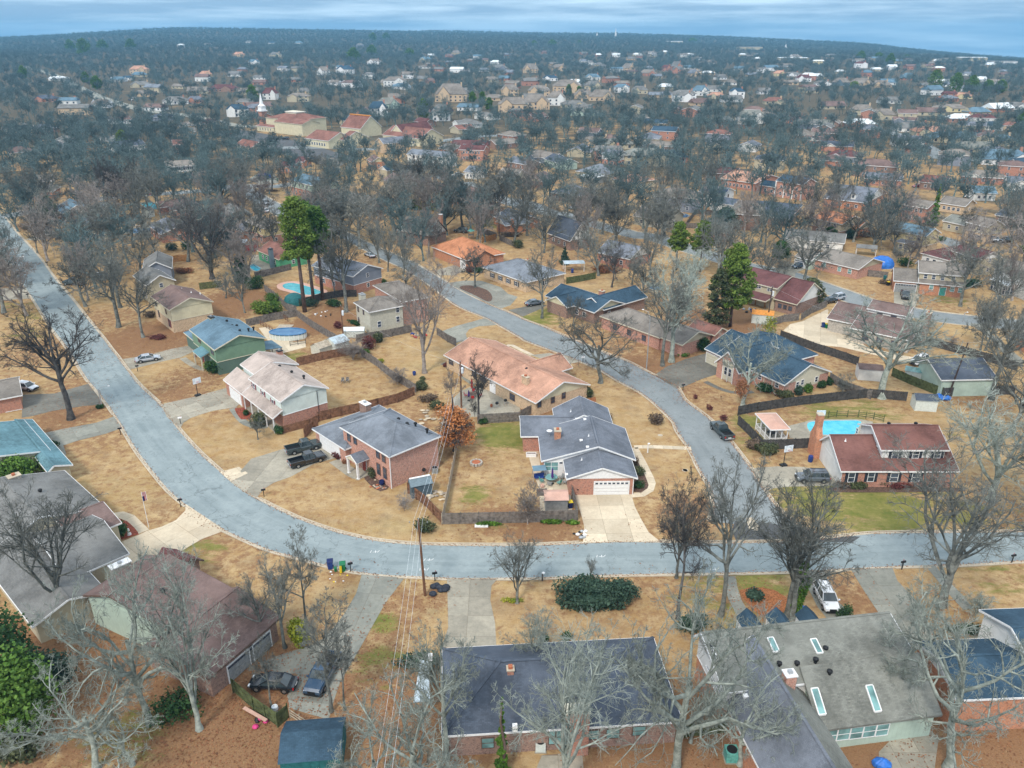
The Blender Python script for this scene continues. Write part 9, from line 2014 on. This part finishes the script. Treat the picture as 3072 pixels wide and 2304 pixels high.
for t in range(4):
 A_,B_=Qi[t],Qi[(t+1)%4];rl=MB()
 for s_ in(0,.33,.67):px,py=A_[0]+(B_[0]-A_[0])*s_,A_[1]+(B_[1]-A_[1])*s_;BX(px-.07,px+.07,py-.07,py+.07,0,2.7,'white').bd('post',r)
 for z in(.25,1.05):rl.bar((*A_,z),(*B_,z),.06,.08,'white')
 for q_ in range(20):s_=(q_+.5)/20;px,py=A_[0]+(B_[0]-A_[0])*s_,A_[1]+(B_[1]-A_[1])*s_;rl.box(px-.02,px+.02,py-.02,py+.02,.25,1.05,'white')
 rl.bd('railing',r)
flat_mb(MB(),Qi,.12,'cc_old',.12).bd('floor',r);LT([(.1,.1),(.1,.7),(.7,.74),(.7,.78)],0,0,12,'black').bd('table',r)
# pools
def pool(pts,mt,label,z=.05,rim='cc_old',rimw=.5,closed=True):
 C_=smooth_line([at(p)[:2]for p in pts],.8,True)
 if area2(C_)<0:C_=C_[::-1]
 O_=[C_[-1]]+C_+[C_[0]];out=offs(O_,-rimw)[1:-1];x,y=C_[0]
 r=tag(empty('swimming_pool',(x,y,0)),label,'swimming pool');flat_mb(MB(),[(p[0]-x,p[1]-y)for p in C_],z,mt).bd('water',r)
 mb=MB();n_=len(C_);vs_=[(p[0]-x,p[1]-y,z+.03)for p in C_]+[(p[0]-x,p[1]-y,z+.03)for p in out];mb.faces(vs_,[(t,n_+t,n_+(t+1)%n_,(t+1)%n_)for t in range(n_)],rim)
 mb.faces([(p[0]-x,p[1]-y,z+.03)for p in C_]+[(p[0]-x,p[1]-y,z-.1)for p in C_],[(t,(t+1)%n_,n_+(t+1)%n_,n_+t)for t in range(n_)],'white');mb.bd('coping',r);return r
pool([c(875,762),c(960,750),c(1080,748),c(1200,752),c(1180,800),c(1150,838),c(1050,838),c(930,832),c(880,808)],'pool_water','bright turquoise swimming pool behind the red roofed house');r=pool([k(690,980),k(760,965),k(860,985),k(940,1010),k(1010,1040),k(960,1062),k(860,1062),k(770,1030),k(700,1010)],'pool_water_teal','kidney shaped pool with salmon edge beneath the pines',rim='coping',rimw=1.5)
pool([k(440,810),k(480,830),k(505,850),k(470,868),k(430,850),k(415,828)],'pool_water','small blue pool in the emerald house yard');pool([I1(2130,555),I1(2290,540),I1(2430,580),I1(2350,640),I1(2250,650),I1(2180,600)],'pool_water_teal','teal kite shaped pool behind the thin dark trunks');pool([I1(1890,960),I1(2050,930),I1(2300,930),I1(2380,960),I1(2200,1000),I1(1950,1000)],'pool_cover','blue covered pool with pale surround behind the tan stucco house',rimw=1.5)
pool([L2(1530,1190),L2(1660,1180),L2(1750,1220),L2(1680,1260),L2(1570,1240)],'pool_cover','dark blue covered pool behind the slate blue ranch');pool([N3(150,470),N3(210,465),N3(250,485),N3(190,500)],'pool_cover','small blue pool cover left of the solar panel house')
x,y,z=at(a(865,262));r=tag(empty('above_ground_pool',(x,y,0),-.05),'oval above ground pool under a dark blue cover','above ground pool');LT([(4.0,0),(4.0,1.0)],0,0,32,'shed_light',1,.62).bd('pool_wall',r);LT([(4.12,1.18),(4.12,1.28),(3.8,1.28),(3.7,1.1),(.1,1.05)],0,0,32,'pool_cover',1,.62).bd('cover',r)
for t in range(24):an=t*math.pi/12;BX(4.02*cos(an)-.05,4.02*cos(an)+.05,2.5*sin(an)-.05,2.5*sin(an)+.05,0,1.2,'white').bd('upright',r)
BX(-3.4,-.2,2.3,5.0,.9,1.05,'w_pale').bd('deck',r)
# small things
def hoop(p,hh,label,rz=0):
 x,y,z=at(p);r=tag(empty('basketball_hoop',(x,y,z),rz),label,'basketball hoop');BX(-.5,.5,-.35,.35,0,.25,'black').bd('base',r);TU([(0,0,.2),(0,0,hh-.3),(0,-.6,hh)],.06,n_=6,mt='black').bd('pole',r);BX(-.75,.75,-.68,-.62,hh-.35,hh+.7,'clear').box(-.3,.3,-.7,-.68,hh-.1,hh+.3,'white').bd('backboard',r);TU([(.23*cos(t*.7),-.95+.23*sin(t*.7),hh)for t in range(10)],.02,n_=4,mt='red').bd('rim',r)
hoop(a(222,680),3.0,'basketball hoop on a black base beside the white house driveway',.8);hoop(c(722,1025),3.1,'basketball hoop on the lawn by the red roofed house',.3);hoop(c(938,748),1.6,'small blue based hoop at the pool edge',0)
def flag(p,hh,label,pole='white',w=.95,slope=0,base=0):
 x,y,z=at(p);r=tag(empty('flag_pole',(x,y,z+base),.5),label,'flag');TU([(0,0,0),(slope,0,hh)],.045,.03,6,pole).bd('pole',r);f_=empty('flag',(slope,0,hh-w*1.5));f_.parent=r;f_.name='flag_cloth'
 for t in range(7):xx=t*w/7;BX(xx*.55,(xx+w/7)*.55,-.02-.03*(t%2),-.01-.03*(t%2),(w*.75 if t<3 else 0),w*1.4,'red' if t%2 else 'white').bd('stripe',f_)
 BX(0,w*.55*3/7,-.07,-.005,0,w*.75,'navy').bd('canton',f_)
flag(j(1235,1612),5.6,'tall white flag pole with striped flag on the left lawn');flag(a(235,450),2.6,'striped flag hanging at the green house porch','tr_cream',1.2,-.9,.6);x,y,z=at(a(1243,395));r=tag(empty('flag_sign',(x,y,1.0),.25),'small painted flag board on the brown fence','sign')
for t in range(5):BX(-.5,.5,-.12,-.1,t*.14,t*.14+.13,'red' if t%2 else 'white').bd('stripe',r)
BX(-.5,-.05,-.14,-.12,.35,.7,'navy').bd('canton',r)
def umbrella(p,hh,mt,label,closed=True):
 x,y,z=at(p);r=tag(empty('patio_umbrella',(x,y,z)),label,'umbrella');TU([(0,0,0),(0,0,hh)],.03,n_=6,mt='steel').bd('pole',r);LT([(.05,hh*.35),(.2,hh*.45),(.13,hh*.9),(.02,hh+.1)]if closed else[(1.4,hh*.75),(.02,hh)],0,0,8,mt).bd('canopy',r);LT([(.28,0),(.28,.08)],0,0,10,'black').bd('base',r)
umbrella(b(512,665),2.9,'red','closed red umbrella on the round patio');umbrella(b(490,715),2.0,'purple','closed purple umbrella on the round patio');umbrella(TC(645,1390),2.6,'purple','closed purple umbrella over the centre patio table')
def table(p,w,mt,label):
 x,y,z=at(p);r=tag(empty('patio_table',(x,y,z+.03)),label,'table');LT([(w,.72),(w,.76),(w*.97,.78)],0,0,18,mt).bd('table_top',r)
 for t in range(4):an=t*1.57+.7;TU([(w*.7*cos(an),w*.7*sin(an),0),(w*.6*cos(an),w*.6*sin(an),.72)],.03,n_=5,mt='steel').bd('leg',r)
def chair(p,rz,mt,label,name='patio_chair',fr='steel',w=.55,pos=None):
 x,y,z=pos or at(p);r=tag(empty(name,(x,y,z+.03),rz),label,'chair' if 'chair' in name else 'sofa');BX(-w/2,w/2,-.26,.26,.38,.46,mt).bd('seat',r);MB().faces([(-w/2,.22,.44),(w/2,.22,.44),(w/2,.3,.44),(-w/2,.3,.44),(-w/2,.34,.98),(w/2,.34,.98),(w/2,.4,.98),(-w/2,.4,.98)],[(0,1,5,4),(2,3,7,6),(4,5,6,7),(1,2,6,5),(3,0,4,7)],mt).bd('backrest',r)
 for sx in(-1,1):
  for sy in(-.22,.24):BX(sx*w*.46-.02,sx*w*.46+.02,sy-.02,sy+.02,0,.6 if sy<0 else .44,fr).bd('leg',r)
  BX(sx*w*.46-.03,sx*w*.46+.03,-.24,.3,.58,.62,fr).bd('armrest',r)
table(TC(630,1350),.95,'glass_teal','round glass patio table with purple umbrella');X0,Y0,_=at(TC(630,1350))
for t in range(6):an=t*math.pi/3+.3;chair(None,an-math.pi/2,'teal_cushion' if t%2 else 'tr_grey',['right hand chair at the glass patio table','rear right chair at the glass patio table','rear left chair at the glass patio table','left hand chair at the glass patio table','front left chair at the glass patio table','front right chair at the glass patio table'][t],pos=(X0+1.5*cos(an),Y0+1.5*sin(an),0))
chair(TC(612,1235),0,'teal_cushion','teal cushioned patio sofa under the sunroom windows','patio_sofa','tr_white',1.9);chair(TC(845,1400),-1.57,'tr_grey','dark chair beside the garage wall, near one','patio_chair');chair(TC(845,1300),-1.57,'tr_grey','dark chair beside the garage wall, far one','patio_chair');chair(a(1253,590),0,'w_grey','left wooden chair on the empty straw lawn','lawn_chair');chair(a(1286,588),0,'w_grey','right wooden chair on the empty straw lawn','lawn_chair')
x,y,z=at(TC(430,1330));r=tag(empty('canopy_swing',(x,y,.03),.15),'blue canopied garden swing on the centre patio','swing');MB().faces([(-1,-.6,1.9),(1,-.6,1.9),(1,.7,2.1),(-1,.7,2.1),(0,-.6,2.0)],[(0,1,2,3)],'rf_blue').box(-.95,.95,-.55,.6,1.9,1.93,'rf_blue').bd('canopy',r);BX(-.75,.75,-.2,.3,.4,.5,'blue').box(-.75,.75,.25,.35,.5,1.0,'blue').bd('seat',r)
for sx in(-1,1):TU([(sx,-.7,0),(sx,0,1.95),(sx,.8,0)],.035,n_=5,mt='steel').bd('frame',r)
table(b(520,690),.8,'tr_brown','dark round table under the red umbrella')
for t in range(4):X1,Y1,_=at(b(520,690));an=t*1.57;chair(None,an-1.57,'red',['right','rear','left','front'][t]+' red chair around the dark round table',pos=(X1+1.3*cos(an),Y1+1.3*sin(an),0))
def acunit(p,label,mt='galv',s=1.0):
 x,y,z=at(p);r=tag(empty('air_conditioner',(x,y,z)),label,'air conditioner');r.scale=(s,s,s);BX(-.42,.42,-.42,.42,.05,.85,mt).bd('cabinet',r);LT([(.36,.851),(.36,.88),(.3,.88)],0,0,14,'black').bd('fan_grille',r);BX(-.5,.5,-.5,.5,0,.05,'cc_old').bd('pad',r)
acunit(TB(1935,1190),'grey air conditioner at the far corner of the pink brick house');acunit(b(1228,735),'grey air conditioner in the bed at the salmon ranch end');acunit(g(1428,1600),'green air conditioner beside the skylight house','teal_cushion',1.35);acunit(M1(525,1390),'pale air conditioner behind the maroon roofed house','shed_light',1.2);acunit(M1(600,1400),'teal air conditioner behind the maroon roofed house','teal_cushion',1.2);acunit(a(980,870),'grey meter unit on the side of the white house','galv',.8);acunit(g(250,1540),'pale green air conditioner below the charcoal roof','shed_light',1.1)
x,y,z=at(b(542,1165));r=tag(empty('fire_pit',(x,y,0)),'round stone fire pit in the centre yard','fire pit')
for t in range(12):an=t*math.pi/6;BX(-.17,.17,-.13,.13,0,.4,'stone').bd('stone',r);r.children[-1].location=(.85*cos(an),.85*sin(an),0);r.children[-1].rotation_euler=(0,0,an+1.57)
LT([(.1,.05),(.6,.25),(.66,.34)],0,0,12,'terracotta').bd('bowl',r)
def grill(p,label):
 x,y,z=at(p);r=tag(empty('barbecue_grill',(x,y,z+.03)),label,'barbecue');LT([(.1,.6),(.3,.75),(.32,.85),(.25,1.05),(.05,1.12)],0,0,10,'black').bd('bowl',r);BX(-.3,.3,-.02,.02,1.0,1.04,'steel').bd('handle',r)
 for t in range(3):an=t*2.1;TU([(.35*cos(an),.35*sin(an),0),(.1*cos(an),.1*sin(an),.65)],.025,n_=5,mt='steel').bd('leg',r)
grill(b(690,765),'black barbecue on the round patio');grill(TC(1065,1560),'black grill at the brick wall of the garage');grill(b(750,745),'small dark grill right of the big barbecue');grill(TB(1770,1230),'dark grill between shed and pink brick wall')
for p,w,dd,lb in((TC(475,1560),1.5,1.1,'wooden planter box with soil on the centre patio'),(TC(295,935),1.6,.6,'long white planter at the lawn edge')):
 x,y,z=at(p);r=tag(empty('planter_box',(x,y,0)),lb,'planter');mt_='white' if 'white' in lb else 'w_grey';BX(-w/2,w/2,-dd/2,-dd/2+.08,0,.6,mt_).box(-w/2,w/2,dd/2-.08,dd/2,0,.6,mt_).box(-w/2,-w/2+.08,-dd/2+.08,dd/2-.08,0,.6,mt_).box(w/2-.08,w/2,-dd/2+.08,dd/2-.08,0,.6,mt_).bd('frame',r);BX(-w/2+.08,w/2-.08,-dd/2+.08,dd/2-.08,.05,.5,'mulch_brown').bd('soil',r)
def pot(p,rr,hh,mt,label):x,y,z=at(p);tag(LT([(rr*.7,.02),(rr,hh*.6),(rr*.85,hh),(rr*.7,hh),(rr*.65,hh*.8)],x,y,12,mt).bd('flower_pot'),label,'pot')
pot(TB(1135,1380),.42,.75,'navy','large dark blue pot in the rock bed');pot(b(102,535),.35,.8,'blue','blue ceramic pot in the ringed tree bed');pot(TC(505,1250),.3,.6,'red','red pot left of the teal sofa');pot(TC(700,1230),.3,.7,'teal_cloth','teal pot right of the teal sofa');pot(b(650,760),.25,.5,'terracotta','terracotta pot near the barbecue');pot(TB(1365,1370),.5,.5,'clear','pale round tub by the brick corner fence');pot(e(260,1310),.35,.7,'clear','white metal bin at the mossy fence corner');pot(TC(480,1450),.35,.5,'coping','dusty red pot at the patio corner')
x,y,z=at(TH(1150,1080));tag(LT([(.3,0),(.22,.3),(.12,.5),(.16,.7),(.1,.95),(.02,1.05)],x,y,8,'white').bd('garden_statue'),'small white garden statue in the red mulch bed','statue')
x,y,z=at(L1(1075,1090));r=tag(empty('play_tower',(x,y,0)),'wooden play tower with green canopy','play tower')
for sx in(-.8,.8):
 for sy in(-.8,.8):BX(sx-.06,sx+.06,sy-.06,sy+.06,0,2.7,'w_grey').bd('post',r)
BX(-.9,.9,-.9,.9,1.3,1.4,'w_grey').bd('platform',r);LT([(1.3,2.6),(.05,3.3)],0,0,4,'teal_cushion').bd('canopy',r)
x,y,z=at(I1(2120,900));r=tag(empty('swing_frame',(x,y,0),.1),'white square garden frame by the covered pool','frame')
for A_,B_ in(((-1.6,0,0),(-1.6,0,2.6)),((1.6,0,0),(1.6,0,2.6)),((-1.7,0,2.6),(1.7,0,2.6)),((-1.6,0,.3),(1.6,0,.3))):MB().bar(A_,B_,.14,.14,'white').bd('beam',r)
tag(MB().bar(at(e(65,1285),.5),at(e(205,1365),.5),.35,.08,'coping').bd('slide_board'),'long faded red board lying by the mossy fence','board');lump('pink_toy',e(170,1385),22,('pink','black','pink'),'pink ride on toy lying on the leaves','toy',5,.5,.28);tag(MB().bar(at(d(570,580),.6),at(d(605,572),.6),.8,.3,'yellow').bd('toy_box'),'yellow play item behind the brown roof, left','toy')
x,y,z=at(TG(708,505));tag(LT([(.35,0),(.4,.7),(.35,1.0)],x,y,10,'blue').bd('rain_barrel'),'blue barrel at the foot of the brick chimney','barrel');x,y,z=at(b(580,1592));tag(BX(x-.9,x+.9,y-.9,y-.3,.02,.2,'white').bd('white_board'),'white board lying at the foot of the grey fence','board')
def manhole(p):x,y,z=at(p);ob=LT([(.42,.02),(.42,.035)],x,y,16,'kerb_c').bd('manhole_cover');ob['kind']='structure'
for p in(b(1850,962),b(2030,1210),c(112,1055)):manhole(p)
for pts,mt,nm in(([TH(965,945),TH(1050,935),TH(1130,960),TH(1235,1078),TH(1130,1110),TH(1060,1130)],'mulch_red','mulch_bed'),([a(485,770),a(560,765),a(620,800),a(590,850),a(530,850)],'mulch_red','mulch_bed'),([l(215,1005),l(300,985),l(440,1022),l(490,1085),l(455,1120),l(330,1060)],'mulch_brown','mulch_bed'),([c(1050,1190),c(1060,1150),c(1400,1160),c(1850,1165),c(1850,1185)],'mulch_brown','mulch_bed'),([a(1400,1250),a(1500,1260),a(1590,1320),a(1520,1362),a(1440,1310)],'mulch_brown','mulch_bed'),([b(1100,790),b(1240,740),b(1390,690),b(1395,720),b(1300,770),b(1130,810)],'l_litter','mulch_bed'),([b(1655,1130),b(1690,1150),b(1755,1280),b(1760,1340),b(1665,1365)],'mulch_brown','mulch_bed'),([g(1480,560),g(1560,540),g(1700,560),g(1800,640),g(1750,720),g(1620,720),g(1530,640)],'l_litter','mulch_bed')):sheet(nm,smooth_line(W2(pts),1,True),.045,mt)
# fallen leaves
def litter():
 rs=np.random.RandomState(9);P_=[]
 for p,rad,ch,st in BL:
  x,y,_=at(p)
  if ch==0 and hyp(x,y)<210:
   n_=int(rad*rad*st*9);r=rad*np.sqrt(rs.uniform(0,1,n_));an=rs.uniform(0,6.28,n_);P_.append(np.column_stack([x+r*np.cos(an),y+r*np.sin(an)]))
 for q_,(Lp,Rp)in((1,RA),(-1,RB)):
  for S_,sg in((Lp,q_),(Rp,-q_)):
   S_=[p for p in S_ if hyp(*p)<190];Q_=np.array(resample(S_,2000));O_=np.array(offs([tuple(p)for p in Q_],sg))-Q_
   w=rs.normal(.1,.16,len(Q_));w=np.where(rs.uniform(0,1,len(Q_))<.35,rs.uniform(-.5,1.3,len(Q_)),w);P_.append(Q_+O_*w[:,None])
 P_=np.concatenate(P_);n_=len(P_);an=rs.uniform(0,6.28,n_);s_=rs.uniform(.05,.13,n_);c_,d_=np.cos(an)*s_,np.sin(an)*s_;z=rs.uniform(.03,.09,n_);tl=rs.uniform(-.03,.03,(n_,2))
 V=np.stack([np.column_stack([P_[:,0]-c_,P_[:,1]-d_,z]),np.column_stack([P_[:,0]+d_*.7,P_[:,1]-c_*.7,z+tl[:,0]]),np.column_stack([P_[:,0]+c_,P_[:,1]+d_,z]),np.column_stack([P_[:,0]-d_*.7,P_[:,1]+c_*.7,z+tl[:,1]])],1).reshape(-1,3)
 ob=link('fallen_leaves',raw_mesh('fallen_leaves',V,np.arange(n_*4).reshape(-1,4),['l_rust'],tone=rs.uniform(0,1,n_)));ob['kind']='stuff';ob['label']='fallen brown leaves along kerbs and under trees'
litter()
# haze
zmax=HC+45;zmin=-140
hz_=BX(-7000,7000,-60,7600,zmin,118,'wire').bd('haze');hz_['kind']='stuff';hz_['label']='thin blue winter haze over the valley'
hm=bpy.data.materials.new('haze');hm.use_nodes=True;hm.node_tree.nodes.clear();N,L=hm.node_tree.nodes,hm.node_tree.links
pv=N.new('ShaderNodeVolumePrincipled');pv.inputs['Color'].default_value=(.25,.60,.92,1);pv.inputs['Density'].default_value=.00013;pv.inputs['Anisotropy'].default_value=.0
om=N.new('ShaderNodeOutputMaterial');L.new(pv.outputs[0],om.inputs['Volume']);hz_.data.materials.clear();hz_.data.materials.append(hm)
